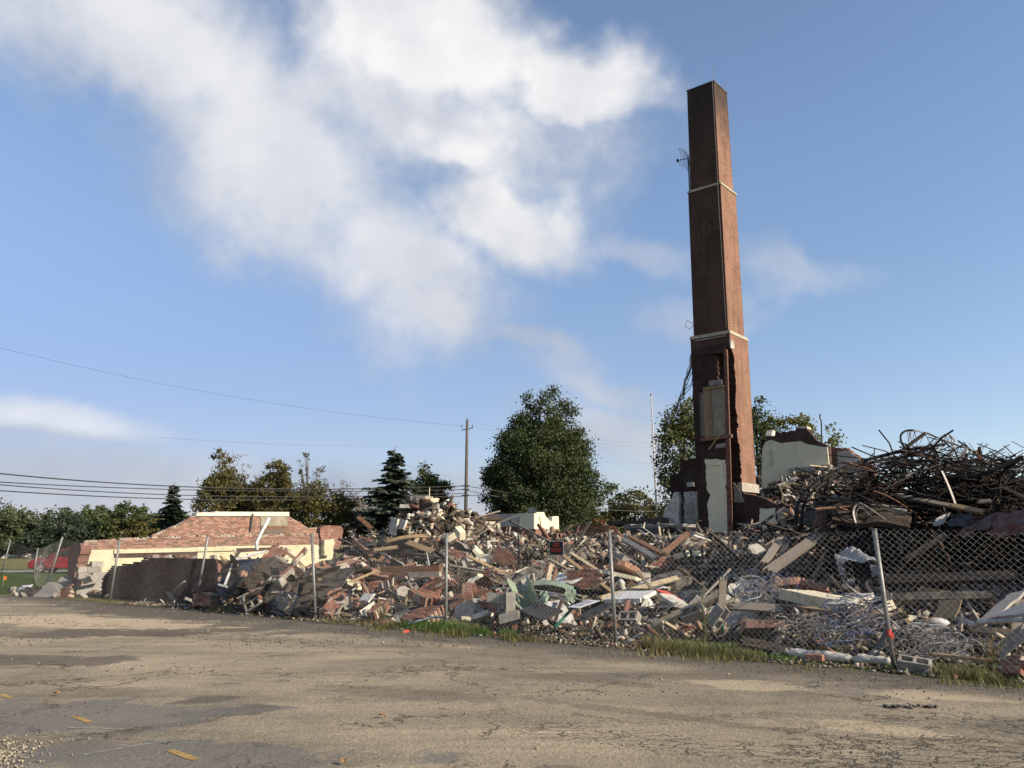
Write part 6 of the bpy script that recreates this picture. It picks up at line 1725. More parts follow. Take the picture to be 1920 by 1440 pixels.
htube('long_pipe', 'long dark pipe slanting up towards the foot of the chimney', 'pipe', [(1372, 1012, 23.5), (1425, 985, 24.2), (1470, 952, 25.0)], 0.045, 'metal_dark')
htube('bent_white_pipe', 'white bent downpipe standing against the sunlit brick wall', 'pipe', [(482, 1032, 24.0), (481, 1018, 24.1), (488, 1002, 24.2), (505, 971, 24.4)], 0.05, 'metal_white', 8)
htube('curved_trim', 'white curved trim strip lying on the grass by the third post', 'trim', [(765, 1170, 17.0), (790, 1163, 17.0), (815, 1157, 16.9), (840, 1157, 16.8)], 0.022, 'metal_white')
htube('curved_pipe', 'thin white hoop under the crumpled green sheet', 'pipe', [(1028, 1116, 16.6), (1045, 1118, 16.5), (1060, 1126, 16.4), (1068, 1134, 16.3)], 0.02, 'metal_white')
htube('thin_rod', 'thin pale rod standing behind the rusted lintel', 'rod', [(805, 1062, 20.0), (800, 1036, 20.2)], 0.014, 'metal_white')
hplank('angle_iron', 'rusted angle iron sticking up at the left edge of the heap', 'steel bar', (672, 970, 26.5), (698, 992, 25.8), 0.15, 0.05, 'rust', None, 41)
# cream, white and grey slabs
hquad('plaster_slab', 'white plaster slab standing on the heap left of its pointed top', 'slab', (727, 1002, 26.4), (739, 1003, 26.0), (729, 972, 26.6), 0.06, 'plaster_white', 0.03, 2)
hquad('plaster_slab', 'second white plaster slab right beside the standing one', 'slab', (742, 992, 26.2), (755, 992, 25.8), (744, 975, 26.4), 0.06, 'plaster_white', 0.04, 3)
hquad('metal_box', 'cream tilted metal box above the third fence post', 'box', (853, 988, 24.5), (862, 999, 24.2), (860, 981, 24.7), 0.25, 'plaster_cream', 0.0, 4)
hquad('plaster_slab', 'bright white enamel piece in front of the big leaning chunk', 'slab', (672, 1126, 18.6), (690, 1128, 18.4), (678, 1110, 18.8), 0.04, 'metal_white', 0.04, 5)
hquad('plaster_slab', 'wide white slab lying under the long pale plank', 'slab', (1132, 1124, 17.6), (1200, 1122, 17.2), (1136, 1110, 18.6), 0.08, 'metal_white', 0.03, 6)
hquad('plaster_slab', 'white slab with red stripe sloping down left of the tall weed', 'slab', (1236, 1112, 16.8), (1264, 1132, 16.2), (1250, 1106, 17.2), 0.06, 'plaster_white', 0.03, 7)
hquad('red_fascia', 'faded red panel edge above the striped white slab', 'panel', (1228, 1104, 17.2), (1256, 1120, 16.8), (1236, 1100, 17.6), 0.03, 'red_scrap', 0.02, 8)
hquad('insulation_slab', 'long cream insulation slab draped right of the blue wires', 'slab', (1462, 1104, 15.0), (1560, 1124, 14.2), (1470, 1096, 16.2), 0.18, 'insulation', 0.05, 9)
hquad('insulation_slab', 'white corrugated end of the draped insulation', 'slab', (1548, 1132, 14.0), (1586, 1132, 13.7), (1562, 1112, 14.8), 0.08, 'plaster_white', 0.05, 10)
hquad('plywood_sheet', 'rust edged plywood sheet under the insulation slab', 'sheet', (1500, 1138, 14.0), (1592, 1150, 13.4), (1510, 1128, 15.4), 0.03, 'wood_tan', 0.03, 11)
hquad('cardboard', 'brown cardboard sheet standing in the hollow at right', 'sheet', (1748, 1160, 13.6), (1790, 1158, 13.3), (1762, 1126, 13.8), 0.015, 'wood_tan', 0.02, 12)
hquad('metal_sheeting', 'big grey panel leaning at the far right edge', 'panel', (1856, 1158, 12.8), (1925, 1150, 12.2), (1858, 1118, 14.4), 0.04, 'metal_grey', 0.03, 13)
hquad('metal_sheeting', 'grey panel sloping left of the big grey panel', 'panel', (1830, 1166, 12.9), (1862, 1160, 12.7), (1846, 1122, 14.2), 0.04, 'concrete', 0.03, 14)
hquad('plywood_sheet', 'dark brown panel below the white trim at the far right', 'panel', (1800, 1200, 12.4), (1858, 1215, 11.9), (1820, 1172, 12.9), 0.03, 'wood_dark', 0.03, 15)
hquad('grey_board', 'grey broken board standing left of the nearest fence post foot', 'board', (1640, 1215, 12.3), (1652, 1216, 12.2), (1656, 1168, 12.5), 0.03, 'wood_grey', 0.02, 16)
hquad('grey_slab', 'grey speckled slab tilted left of the toppled sign', 'slab', (974, 1144, 16.2), (1016, 1162, 15.6), (988, 1118, 16.8), 0.03, 'metal_dark', 0.02, 17)
hquad('grey_slab', 'dark slate coloured board leaning right of the toppled sign', 'slab', (1084, 1155, 16.0), (1100, 1160, 15.8), (1112, 1124, 16.6), 0.03, 'metal_dark', 0.03, 18)
# dark panels and black plastic at the left
bp = empty('black_sheeting'); tag(bp, 'crumpled black plastic sheeting on a white frame between the shaded wall and the heap', 'plastic sheet')
u, v = np.meshgrid(np.linspace(0, 1, 26), np.linspace(0, 1, 20))
c00, c10, c01, c11 = W(415, 1125, 21.4), W(505, 1135, 20.6), W(437, 1050, 22.6), W(500, 1046, 22.8)
Pg = (c00 * ((1 - u) * (1 - v))[..., None] + c10 * (u * (1 - v))[..., None] + c01 * ((1 - u) * v)[..., None] + c11 * (u * v)[..., None])
Pg = Pg + (-E2)[None, None] * (0.22 * (vnoise(u * 4, v * 3.3, 3) - 0.5) + 0.12 * (vnoise(u * 9, v * 8, 4) - 0.5) + 0.2 * np.sin(v * 3.1))[..., None]
link('sheet', shell('sheet', Pg, 0.004), ['black_plastic'], bp)
b = MB(); b.tube([W(420, 1100, 21.4), W(439, 1050, 22.2)], 0.035, 6); b.build('frame_tube', 'metal_white', bp)
b = MB(); b.tube([W(439, 1050, 22.2), W(500, 1033, 22.4)], 0.035, 6); b.build('frame_tube', 'metal_white', bp)
for i, (a, b_, c_, mt, lab) in enumerate([((505, 1150, 20.4), (590, 1158, 19.6), (528, 1060, 22.0), 'tar_paper', 'big dark roofing panel leaning behind the two tipped blocks'), ((548, 1150, 20.0), (600, 1100, 20.6), (540, 1085, 21.0), 'wood_dark', 'dark panel leaning left of the fourth fence post'),
                                         ((478, 1085, 21.6), (530, 1068, 21.8), (490, 1050, 22.4), 'tar_paper', 'crumpled dark panel above the hollow block')]):
    hquad('roofing_felt', lab, 'panel', a, b_, c_, 0.03, mt, 0.05, 20 + i)
# toppled fence panels and dark slabs by the leftmost post
for i, (a, b_, c_, mt, lab) in enumerate([((52, 1128, 27.5), (95, 1126, 27.4), (80, 1092, 28.4), 'concrete', 'grey concrete slab lying slanted left of the leftmost leaning post'), ((20, 1126, 28.0), (60, 1128, 27.8), (55, 1100, 28.6), 'tar_paper', 'dark slab lying at the left edge of the rubble'),
                                         ((95, 1122, 28.2), (130, 1120, 28.2), (100, 1082, 28.8), 'concrete', 'dark grey slab behind the brick lump by the leaning post'), ((34, 1104, 29.0), (52, 1102, 29.0), (37, 1098, 29.3), 'metal_white', 'small white panel lying on the dark slabs at left')]):
    hquad('fallen_slab', lab, 'slab', a, b_, c_, 0.14 if i != 3 else 0.04, mt, 0.05, 30 + i)
rr = random.Random(31)
for i in range(26):
    px_ = rr.uniform(0, 190); P = G(px_, rr.uniform(1108, 1124)); P = P + E2 * 0.3
    o = place(CHK[i % 7], P + UP * 0.06, rand_rot(rr, 0.4), tuple(rr.uniform(.14, .42) for _ in range(3)), ['mortar', 'brick_pale', 'concrete', 'plaster_cream'][i % 4], 'masonry_lump')
    deb(o, ['pale mortar lump', 'broken brick lump', 'grey concrete lump', 'cream plaster lump'][i % 4], 'rubble piece', 'masonry lumps left of the shaded wall')

# crumpled green sheet
gs_ = empty('green_sheet'); tag(gs_, 'crumpled pale green painted metal sheet in the middle of the rubble', 'metal sheet')
u, v = np.meshgrid(np.linspace(0, 1, 18), np.linspace(0, 1, 16))
c00, c10, c01, c11 = W(966, 1132, 16.6), W(1012, 1128, 16.2), W(950, 1084, 18.0), W(990, 1080, 18.4)
Pg = c00 * ((1 - u) * (1 - v))[..., None] + c10 * (u * (1 - v))[..., None] + c01 * ((1 - u) * v)[..., None] + c11 * (u * v)[..., None]
Pg = Pg + np.array([0.1, 0.5, -0.28])[None, None] * (np.sin(u * 3.0) * 1.0 + 0.25 * np.sin(v * 5))[..., None] + NR.normal(size=Pg.shape) * 0.012
link('curl', shell('curl', Pg, 0.008), ['green_paint'], gs_)
u, v = np.meshgrid(np.linspace(0, 1, 16), np.linspace(0, 1, 6))
c00, c10, c01, c11 = W(1000, 1098, 17.2), W(1075, 1110, 16.4), W(1002, 1090, 17.5), W(1076, 1101, 16.8)
Pg = c00 * ((1 - u) * (1 - v))[..., None] + c10 * (u * (1 - v))[..., None] + c01 * ((1 - u) * v)[..., None] + c11 * (u * v)[..., None]
Pg[..., 2] += 0.06 * np.sin(u * 3.1); link('flange', shell('flange', Pg, 0.02), ['green_paint'], gs_)
c00, c10, c01, c11 = W(1062, 1128, 16.1), W(1076, 1130, 16.0), W(1060, 1104, 16.5), W(1079, 1107, 16.4)
u, v = np.meshgrid(np.linspace(0, 1, 6), np.linspace(0, 1, 6))
Pg = c00 * ((1 - u) * (1 - v))[..., None] + c10 * (u * (1 - v))[..., None] + c01 * ((1 - u) * v)[..., None] + c11 * (u * v)[..., None]
link('end_plate', shell('end_plate', Pg + NR.normal(size=Pg.shape) * 0.01, 0.02), ['green_paint'], gs_)
c00, c10, c01, c11 = W(1010, 1132, 16.2), W(1028, 1130, 16.0), W(1016, 1110, 16.6), W(1026, 1108, 16.6)
Pg = c00 * ((1 - u) * (1 - v))[..., None] + c10 * (u * (1 - v))[..., None] + c01 * ((1 - u) * v)[..., None] + c11 * (u * v)[..., None]
link('torn_flap', shell('torn_flap', Pg + NR.normal(size=Pg.shape) * 0.02, 0.01), ['green_paint'], gs_)
# crumpled grey hood right
hd = empty('crumpled_hood'); tag(hd, 'crumpled grey sheet metal hood left of the nearest fence post', 'metal hood')
u, v = np.meshgrid(np.linspace(0, 1, 14), np.linspace(0, 1, 10))
c00, c10, c01, c11 = W(1578, 1062, 16.4), W(1652, 1062, 15.6), W(1566, 1036, 17.4), W(1640, 1048, 17.0)
Pg = c00 * ((1 - u) * (1 - v))[..., None] + c10 * (u * (1 - v))[..., None] + c01 * ((1 - u) * v)[..., None] + c11 * (u * v)[..., None]
Pg[..., 2] += 0.12 * np.sin(u * 3.1) + 0.05 * np.sin(u * 9 + v * 4); link('top', shell('top', Pg + NR.normal(size=Pg.shape) * 0.012, 0.008), ['metal_grey'], hd)
c00, c10, c01, c11 = W(1580, 1092, 16.3), W(1588, 1094, 16.3), W(1566, 1040, 16.6), W(1580, 1062, 16.3)
Pg = c00 * ((1 - u) * (1 - v))[..., None] + c10 * (u * (1 - v))[..., None] + c01 * ((1 - u) * v)[..., None] + c11 * (u * v)[..., None]
link('side', shell('side', Pg + NR.normal(size=Pg.shape) * 0.012, 0.008), ['metal_grey'], hd)
c00, c10, c01, c11 = W(1636, 1082, 15.6), W(1650, 1076, 15.5), W(1630, 1060, 15.7), W(1652, 1060, 15.6)
Pg = c00 * ((1 - u) * (1 - v))[..., None] + c10 * (u * (1 - v))[..., None] + c01 * ((1 - u) * v)[..., None] + c11 * (u * v)[..., None]
link('end', shell('end', Pg + NR.normal(size=Pg.shape) * 0.012, 0.008), ['metal_grey'], hd)
# toppled sign on a green post
sg = empty('toppled_sign'); tag(sg, 'toppled white sign on a green channel post in front of the rubble', 'sign')
b = MB(); a0 = W(1040, 1176, 14.9); a1 = W(1078, 1136, 15.3); b.bar(a0, a1, 0.055, 0.02); b.bar(a0 + UP * .012, a1 + UP * .012, 0.02, 0.03); b.build('post', 'green_post', sg)
A, B, C_ = W(1064, 1138, 15.1), W(1085, 1140, 14.9), W(1078, 1122, 15.7); a = (B - A); la = np.linalg.norm(a); a /= la; h = C_ - A; h -= a * np.dot(h, a); lh = np.linalg.norm(h); h /= lh; n = np.cross(a, h); n = n if n[2] > 0 else -n
slab('plate', [(0, 0), (la, 0), (la + .02, lh), (.02, lh)], A, a, h, n, 0.008, 'sign_white', sg)
for k in range(4):
    y0 = lh * (0.22 + 0.17 * k); slab('printed_line', [(la * 0.2, y0), (la * (0.85 - 0.1 * (k % 2)), y0), (la * (0.85 - 0.1 * (k % 2)), y0 + lh * 0.07), (la * 0.2, y0 + lh * 0.07)], A + n * 0.004, a, h, n, 0.003, 'sign_grey', sg)
# NO TRESPASSING sign hung on the fence mesh
P = SW(6.05, -0.08, 0); sgn = empty('warning_sign', tuple(on_plane(1043, 1028, SW(6.05, -0.07), nS_))); tag(sgn, 'small black and red NO TRESPASSING sign hung high on the fence', 'sign')
sgn.rotation_euler = (0, 0, math.atan2(E1[1], E1[0]))
wd, hg = 0.31, 0.25
b = MB(); b.box((0, 0.004, 0), (wd, 0.004, hg)); b.build('border', 'metal_white', sgn)
b = MB(); b.box((0, 0.0, 0), (wd - 0.025, 0.005, hg - 0.025)); b.build('plate', 'black_paint', sgn)
def text(s, size, x, z, mat, sx=1.0):
    cu = bpy.data.curves.new('lettering', 'FONT'); cu.body = s; cu.size = size; cu.align_x = 'CENTER'; cu.align_y = 'CENTER'; cu.extrude = 0.0012; cu.offset = size * 0.018
    tmp = bpy.data.objects.new('tmp_text', cu); me = bpy.data.meshes.new_from_object(tmp); bpy.data.objects.remove(tmp); me.materials.clear(); me.materials.append(MAT[mat])
    o = bpy.data.objects.new('lettering', me); col.objects.link(o); o.parent = sgn; o.location = (x, -0.0042, z); o.rotation_euler = (math.pi / 2, 0, 0); o.scale = (sx, 1, 1)
text('NO', 0.095, 0, 0.058, 'sign_red', 0.9)
text('TRESPASSING', 0.095, 0, -0.035, 'sign_red', 0.40)
# tank and cup on the pointed top of the heap
tk = empty('rusty_drum'); tag(tk, 'dark brown drum on the pointed top of the heap', 'drum')
c_ = W(800, 948, 28.6); b = MB(); b.tube([c_ - UP * 0.2, c_ + UP * 0.16], 0.26, 14); b.build('shell', 'wood_dark', tk); b = MB(); b.tube([c_ + UP * 0.16, c_ + UP * 0.22], 0.28, 14); b.build('rim', 'rust', tk)
cu = empty('cream_lamp_base'); tag(cu, 'small cream fitting with upright rod on top of the brown drum', 'fitting')
c_ = W(805, 934, 28.5); b = MB(); b.box(c_ - UP * 0.03, (0.24, 0.2, 0.17), None, 0.015); b.build('base', 'plaster_yellow', cu); b = MB(); b.tube([c_ + UP * 0.04, c_ + UP * 0.36], 0.015, 6); b.build('rod', 'plaster_cream', cu)
rr = random.Random(55)
for i, (px, py) in enumerate([(816, 938), (820, 950), (823, 958), (826, 964), (815, 962), (804, 962), (795, 966), (783, 962), (774, 966), (830, 972), (812, 972), (768, 968)]):
    o = place(CHK[i % 7], W(px, py, 28.2), rand_rot(rr, 0.3), (rr.uniform(.22, .38), rr.uniform(.2, .3), rr.uniform(.2, .34)), ['plaster_cream', 'mortar', 'plaster_white'][i % 3], 'masonry_lump')
    deb(o, ['cream block lump', 'pale mortar lump', 'white plaster lump'][i % 3] + ' near the pointed heap top', 'rubble piece', 'masonry lumps on the pointed heap top')
# wire bundles
def bundle(label, px, py, D, rx, ry, n, mats, seed, r=0.008, drop=0.3):
    o0 = empty('wire_bundle', tuple(W(px, py, D))); tag(o0, label, 'wire bundle'); rr = random.Random(seed)
    bs = [MB() for _ in mats]
    for k in range(n):
        p = np.array([rr.gauss(0, rx * .4), rr.gauss(0, .2), rr.gauss(0, ry * .3)]); a = rr.uniform(0, 6.28); cu_ = rr.uniform(-1.6, 1.6); pts = [p.copy()]
        el_ = rr.gauss(0.2, 0.6)
        for j in range(12):
            a += cu_ * 0.35 + rr.gauss(0, .25); el_ += rr.gauss(-0.12 * drop * 3, 0.35)
            p = p + np.array([math.cos(a) * math.cos(el_) * 0.09, math.sin(a) * math.cos(el_) * 0.05, math.sin(el_) * 0.06])
            p[0] -= 0.16 * max(0, abs(p[0]) - rx * .6) * np.sign(p[0]); p[2] -= 0.3 * max(0, abs(p[2]) - ry * .5) * np.sign(p[2]); pts.append(p.copy())
        bs[k % len(mats)].tube(pts, r * rr.uniform(.6, 1.2), 4, 0, False)
    for b, mt in zip(bs, mats): b.build('strands', mt, o0)['kind'] = 'stuff'
    return o0
bundle('tangled blue and white wire bundle right of the upright board', 1425, 1098, 15.4, 0.42, 0.30, 80, ['blue_wire', 'pale_wire', 'grey_wire', 'grey_wire', 'metal_dark'], 1, 0.006)
bundle('blue wire tangle left of the nearest fence post', 1612, 1140, 13.2, 0.40, 0.26, 75, ['blue_wire', 'grey_wire', 'grey_wire', 'metal_dark'], 2, 0.006)
bundle('low blue and grey wire heap below the plywood sheet', 1590, 1182, 12.6, 0.60, 0.20, 80, ['blue_wire', 'pale_wire', 'grey_wire', 'metal_dark', 'metal_dark', 'grey_wire'], 3, 0.005)
bundle('pale grey wire heap right of the nearest fence post', 1750, 1200, 11.9, 0.55, 0.24, 110, ['pale_wire', 'grey_wire', 'grey_wire'], 4, 0.005)
bundle('dull brown cable tangle under the grey plank', 1505, 1178, 13.2, 0.45, 0.24, 80, ['metal_dark', 'grey_wire', 'wood_grey'], 5, 0.008)
# white silt sock along the fence foot
b = MB(); pts = []; rad = []; rr = random.Random(8)
for i in range(40):
    t = i / 39; s = 1.75 - 1.62 * t; pts.append(SW(s, 0.30 + 0.03 * math.sin(t * 9), 0.07)); rad.append(0.078 + 0.020 * (vnoise(t * 9.0, 0.3, 21) - 0.5) * 2 + 0.012 * (vnoise(t * 25.0, 0.7, 22) - 0.5) * 2 - (0.035 if 26 < i < 29 else 0))
b.tube(pts, rad, 12); 
for i_, v_ in enumerate(b.v): b.v[i_] = (v_[0] + rr.uniform(-.008, .008), v_[1] + rr.uniform(-.008, .008), max(0.004, (v_[2] - 0.07) * 0.85 + 0.062 + rr.uniform(-.01, .01)))
o = b.build('silt_sock', 'white_fabric', None, True); tag(o, 'white fabric silt sock lying along the foot of the fence', 'silt sock')
sb = SW(1.08, 0.10, 0.055); o = place(loose_me[0], sb, axes(E1, UP), (1.2, 1.2, 1.5), None, 'brick'); tag(o, 'dark red brick lying against the silt sock', 'brick')
o = place(loose_me[1], SW(9.9, -0.1, 0.05), axes((0.3, 0.8, 0.1), (0, 0, 1)), (1.1, 1.1, 1.3), None, 'brick'); tag(o, 'single red brick at the foot of the fence left of the third post', 'brick')
o = place(loose_me[2], SW(3.9, 0.15, 0.06), axes((0.9, -0.4, 0.2), (0, 0, 1)), (1.2, 1.2, 1.4), None, 'brick'); tag(o, 'dark brick leaning at the foot of the second fence post', 'brick')
for i, (px, py) in enumerate([(762, 1187), (1125, 1197)]):
    P = G(px, py); b = MB(); b.add([tuple(P + np.array([-.05, 0, .005])), tuple(P + np.array([.05, .02, .012])), tuple(P + np.array([.045, .04, .09 if i else .05])), tuple(P + np.array([-.045, .03, .085 if i else .055]))], [(0, 1, 2, 3)])
    o = b.build('marker_flag', 'red_flag'); sol = o.modifiers.new('s', 'SOLIDIFY'); sol.thickness = 0.004; tag(o, ['red plastic scrap on the pavement below the flat brick chunk', 'small red marker in the grass left of the second post'][i], 'marker')
wb = empty('white_bag'); c_ = W(1755, 1168, 12.4); wb.location = c_; tag(wb, 'round white plastic bag on the pale wire heap', 'bag')
me = rock_mesh(9, 0.6); me.polygons.foreach_set('use_smooth', [True] * len(me.polygons)); o = link('bag', me, ['metal_white'], wb); o.scale = (0.34, 0.26, 0.26)

# mess of pieces lying on the dark panels left of the fourth post
rr = random.Random(71)
for i in range(46):
    px_ = rr.uniform(420, 640); py_ = rr.uniform(1052, 1150); D = np.interp(py_, [1050, 1150], [22.2, 20.0]) - 0.15 - (px_ - 500) * 0.004
    P = W(px_, py_, D)
    if i % 3 == 0:
        o = place(PLK[i % 8], P, rand_rot(rr, .7), (rr.uniform(.4, 1.1), rr.uniform(.6, 1.2), 1.2), rr.choice(['wood_dark', 'wood_grey', 'wood_tan', 'wood_dark']), 'plank'); deb(o, rr.choice(['short broken plank', 'splintered plank']), 'plank', 'planks on the dark panels')
    elif i % 3 == 1:
        o = place(CHK[i % 7], P, rand_rot(rr, .7), (rr.uniform(.15, .38), .22, .2), rr.choice(['brick', 'mortar', 'brick_pale', 'concrete']), 'masonry_lump'); deb(o, rr.choice(['masonry lump', 'broken masonry lump']), 'rubble piece', 'lumps on the dark panels')
    else:
        o = place(SHT[i % 8], P, rand_rot(rr, .8), (rr.uniform(.4, .9),) * 3, rr.choice(['tar_paper', 'metal_dark', 'black_plastic', 'wood_dark']), 'metal_sheet'); deb(o, rr.choice(['dark torn sheet', 'dark bent sheet']), 'metal sheet', 'dark sheets left of the fourth post')
# more lumps of brickwork and big slabs lying about the heap
rr = random.Random(17)
spots = [(655, 1070), (700, 1110), (735, 1100), (820, 1110), (905, 1085), (940, 1060), (880, 1140), (1010, 1075), (1110, 1075), (1150, 1090), (1240, 1070), (690, 1050), (850, 1050), (640, 1105), (1090, 1105), (920, 1150)]
for i, (px_, py_) in enumerate(spots):
    P = at(px_, py_, 0.2); a = rr.uniform(-0.7, 0.7); L = rr.uniform(.45, 1.0); H = rr.uniform(.3, .6)
    ax_ = np.array([math.cos(a), -0.4 * math.sin(a + 1), rr.uniform(-.45, .45)]); ax_ /= np.linalg.norm(ax_)
    hx = np.array([rr.uniform(-.3, .3), rr.uniform(.2, .8), rr.uniform(.4, 1.0)]); hx -= ax_ * np.dot(hx, ax_); hx /= np.linalg.norm(hx)
    A = P - ax_ * L / 2; pj = lambda q: (*proj(q)[:2], q[1])
    o = brick_chunk('tmp', pj(A), pj(A + ax_ * L), pj(A + hx * H), 60 + i, 1 + i % 2, 0.05)
    deb(o, '%s tilted chunk of bonded bricks' % ('long' if L > .72 else 'small'), 'brick chunk', 'fallen brick wall chunks')
def big_slab(i, P, s, w):
    mt, cn = rr.choice([('concrete', 'grey concrete'), ('mortar', 'sandy'), ('plaster_cream', 'cream plaster'), ('stained_concrete', 'stained'), ('brick_pale', 'pinkish')])
    if s < 7 and w > 5.5: mt, cn = 'tar_paper', 'charred and shade-darkened'  # dark tone also adds painted shade to the hollow
    sc = rr.uniform(.9, 1.7); o = place(SLB[i % 8], P + UP * .18, rand_rot(rr, 0.5), (sc, sc * .8, rr.uniform(1.4, 2.6)), mt, 'masonry_slab'); deb(o, 'large broken %s slab' % cn, 'slab', 'large broken slabs on the heap')
def visible_spot(rr, s_rng, w_rng):
    for _ in range(60):
        s = rr.uniform(*s_rng); w = w_rng[0] + (w_rng[1] - w_rng[0]) * rr.random() ** 1.2; P = SW(s, w); az_ = math.atan2(P[0], P[1])
        if az_ < AZ_A + 0.02 and w < 14 and not (s < 20 and w < 5): continue
        u, v, _d = proj((P[0], P[1], th(P[0], P[1])))
        if -10 < u < 1930: return np.array([P[0], P[1], th(P[0], P[1])]), s, w
    return None
def scatter(n, fn, s_rng=(-2.5, 21), w_rng=(0.7, 17)):
    for i in range(n):
        r = visible_spot(rr, s_rng, w_rng)
        if r is not None: fn(i, *r)
scatter(46, big_slab, (0, 20), (1.2, 13))
# ---- further single pieces over the heap
rr = random.Random(99)
def one_plank(i, P, s, w):
    mt, cn = rr.choice([('wood_grey', 'weathered grey'), ('wood_tan', 'tan'), ('wood_pale', 'pale'), ('wood_dark', 'dark brown'), ('wood_grey', 'weathered grey'), ('wood_dark', 'dark brown')])
    if s < 7 and w > 5.5: mt, cn = rr.choice([('wood_dark', 'dark brown'), ('wood_dark', 'dark brown'), ('wood_dark', 'dark brown'), ('wood_grey', 'weathered grey')])
    L = rr.choice([0.5, 0.8, 1.1, 1.6, 2.2]) * rr.uniform(.8, 1.2); k = rr.uniform(.4, 1.3)
    Rm = rand_rot(rr, 0.42); o = place(PLK[i % 8], P + UP * (0.05 + 0.25 * L * abs(Rm[2, 0])), Rm, (L, k, rr.uniform(.8, 1.8)), mt, 'plank')
    deb(o, '%s %s plank' % ('long' if L > 1.5 else 'short' if L < .75 else 'broken', cn), 'plank', 'loose planks on the heap')
scatter(190, one_plank)
def one_slab(i, P, s, w):
    mt, cn = rr.choice([('plaster_white', 'white plaster'), ('plaster_cream', 'cream plaster'), ('concrete', 'grey concrete'), ('plaster_white', 'white plaster'), ('mortar', 'sandy mortar'), ('stained_concrete', 'stained')])
    if s < 7 and w > 5.5: mt, cn = 'tar_paper', 'charred and shade-darkened'  # slabs in the hollow turned dark to paint its shade too
    sc = rr.choice([.25, .35, .5, .75]) * rr.uniform(.8, 1.2); Rm = rand_rot(rr, 0.55)
    o = place(SLB[i % 8], P + UP * (0.10 * sc + .03), Rm, (sc, sc, rr.uniform(.7, 1.6)), mt, 'plaster_slab'); deb(o, '%s %s slab' % ('large' if sc > .75 else 'small' if sc < .45 else 'jagged', cn), 'slab', 'broken slabs on the heap')
scatter(120, one_slab)
def one_chunk(i, P, s, w):
    mt, cn = rr.choice([('brick', 'red brick'), ('brick_pale', 'mortar stained brick'), ('mortar', 'sandy mortar'), ('concrete_block', 'grey block'), ('plaster_cream', 'cream')])
    sc = rr.uniform(.14, .36); o = place(CHK[i % 7], P + UP * .06, rand_rot(rr, 0.6), (sc, sc * rr.uniform(.7, 1), sc * rr.uniform(.7, 1.1)), mt, 'masonry_lump'); deb(o, '%s %s lump' % ('big' if sc > .30 else 'angular' if sc > .22 else 'small', cn), 'rubble piece', 'masonry lumps on the heap')
scatter(70, one_chunk, (6, 21), (0.7, 12))
def one_brick(i, P, s, w):
    o = place(loose_me[i % 4], P + UP * .05, rand_rot(rr, 0.5), (1.05, 1.05, 1.1), rr.choice(['brick', 'brick', 'brick_pale']), 'brick'); deb(o, 'loose red brick', 'brick', 'loose bricks on the heap')
scatter(110, one_brick, (2, 20), (0.6, 7))
def one_cmu(i, P, s, w):
    o = place(CMU[i % 2], P + UP * .1, rand_rot(rr, 0.7), (1, 1, 1), None, 'concrete_block'); deb(o, ['whole hollow', 'broken hollow'][i % 2] + ' concrete block', 'concrete block', 'loose concrete blocks on the heap')
scatter(30, one_cmu, (4, 20), (0.9, 9))
def one_sheet(i, P, s, w):
    mt, cn = rr.choice([('metal_grey', 'grey'), ('metal_dark', 'dark'), ('rust', 'rusty'), ('metal_white', 'white'), ('tar_paper', 'black')])
    if s < 7 and w > 5.5: mt, cn = rr.choice([('metal_dark', 'dark'), ('rust_red', 'rusty'), ('tar_paper', 'black')])
    sc = rr.uniform(.5, 1.3); o = place(SHT[i % 8], P + UP * (.14 * sc), rand_rot(rr, 0.5), (sc, sc, sc), mt, 'metal_sheet'); deb(o, '%s %s bent sheet' % ('large' if sc > .95 else 'small' if sc < .7 else 'torn', cn), 'metal sheet', 'bent sheets on the heap')
scatter(75, one_sheet)
def bent_path(rr, L, n=9, curl=0.5, el0=0.35):
    a = rr.uniform(0, 6.28); el_ = rr.gauss(0.1, el0); p = np.zeros(3); pts = [p.copy()]; ca = rr.gauss(0, curl); ce = rr.gauss(-0.05, curl * .5)
    for j in range(n):
        a += ca * 2.2 / n; el_ += ce * 2.0 / n; p = p + np.array([math.cos(a) * math.cos(el_), math.sin(a) * math.cos(el_), math.sin(el_)]) * L / n; pts.append(p.copy())
    c_ = sum(pts) / len(pts); return [q - c_ for q in pts]
def one_rod(i, P, s, w):
    mt, cn = rr.choice([('rust', 'rusty'), ('metal_dark', 'dark'), ('metal_grey', 'grey'), ('metal_white', 'white')]); L = rr.uniform(.8, 2.6); b = MB(); b.tube(bent_path(rr, L, 8, .5), rr.choice([.012, .018, .03]), 6)
    o = b.build('bent_pipe', mt, None, True); o.location = P + UP * (0.12 + .08 * L); deb(o, '%s %s bent pipe' % ('long' if L > 1.7 else 'short', cn), 'pipe', 'bent pipes on the heap')
scatter(70, one_rod)

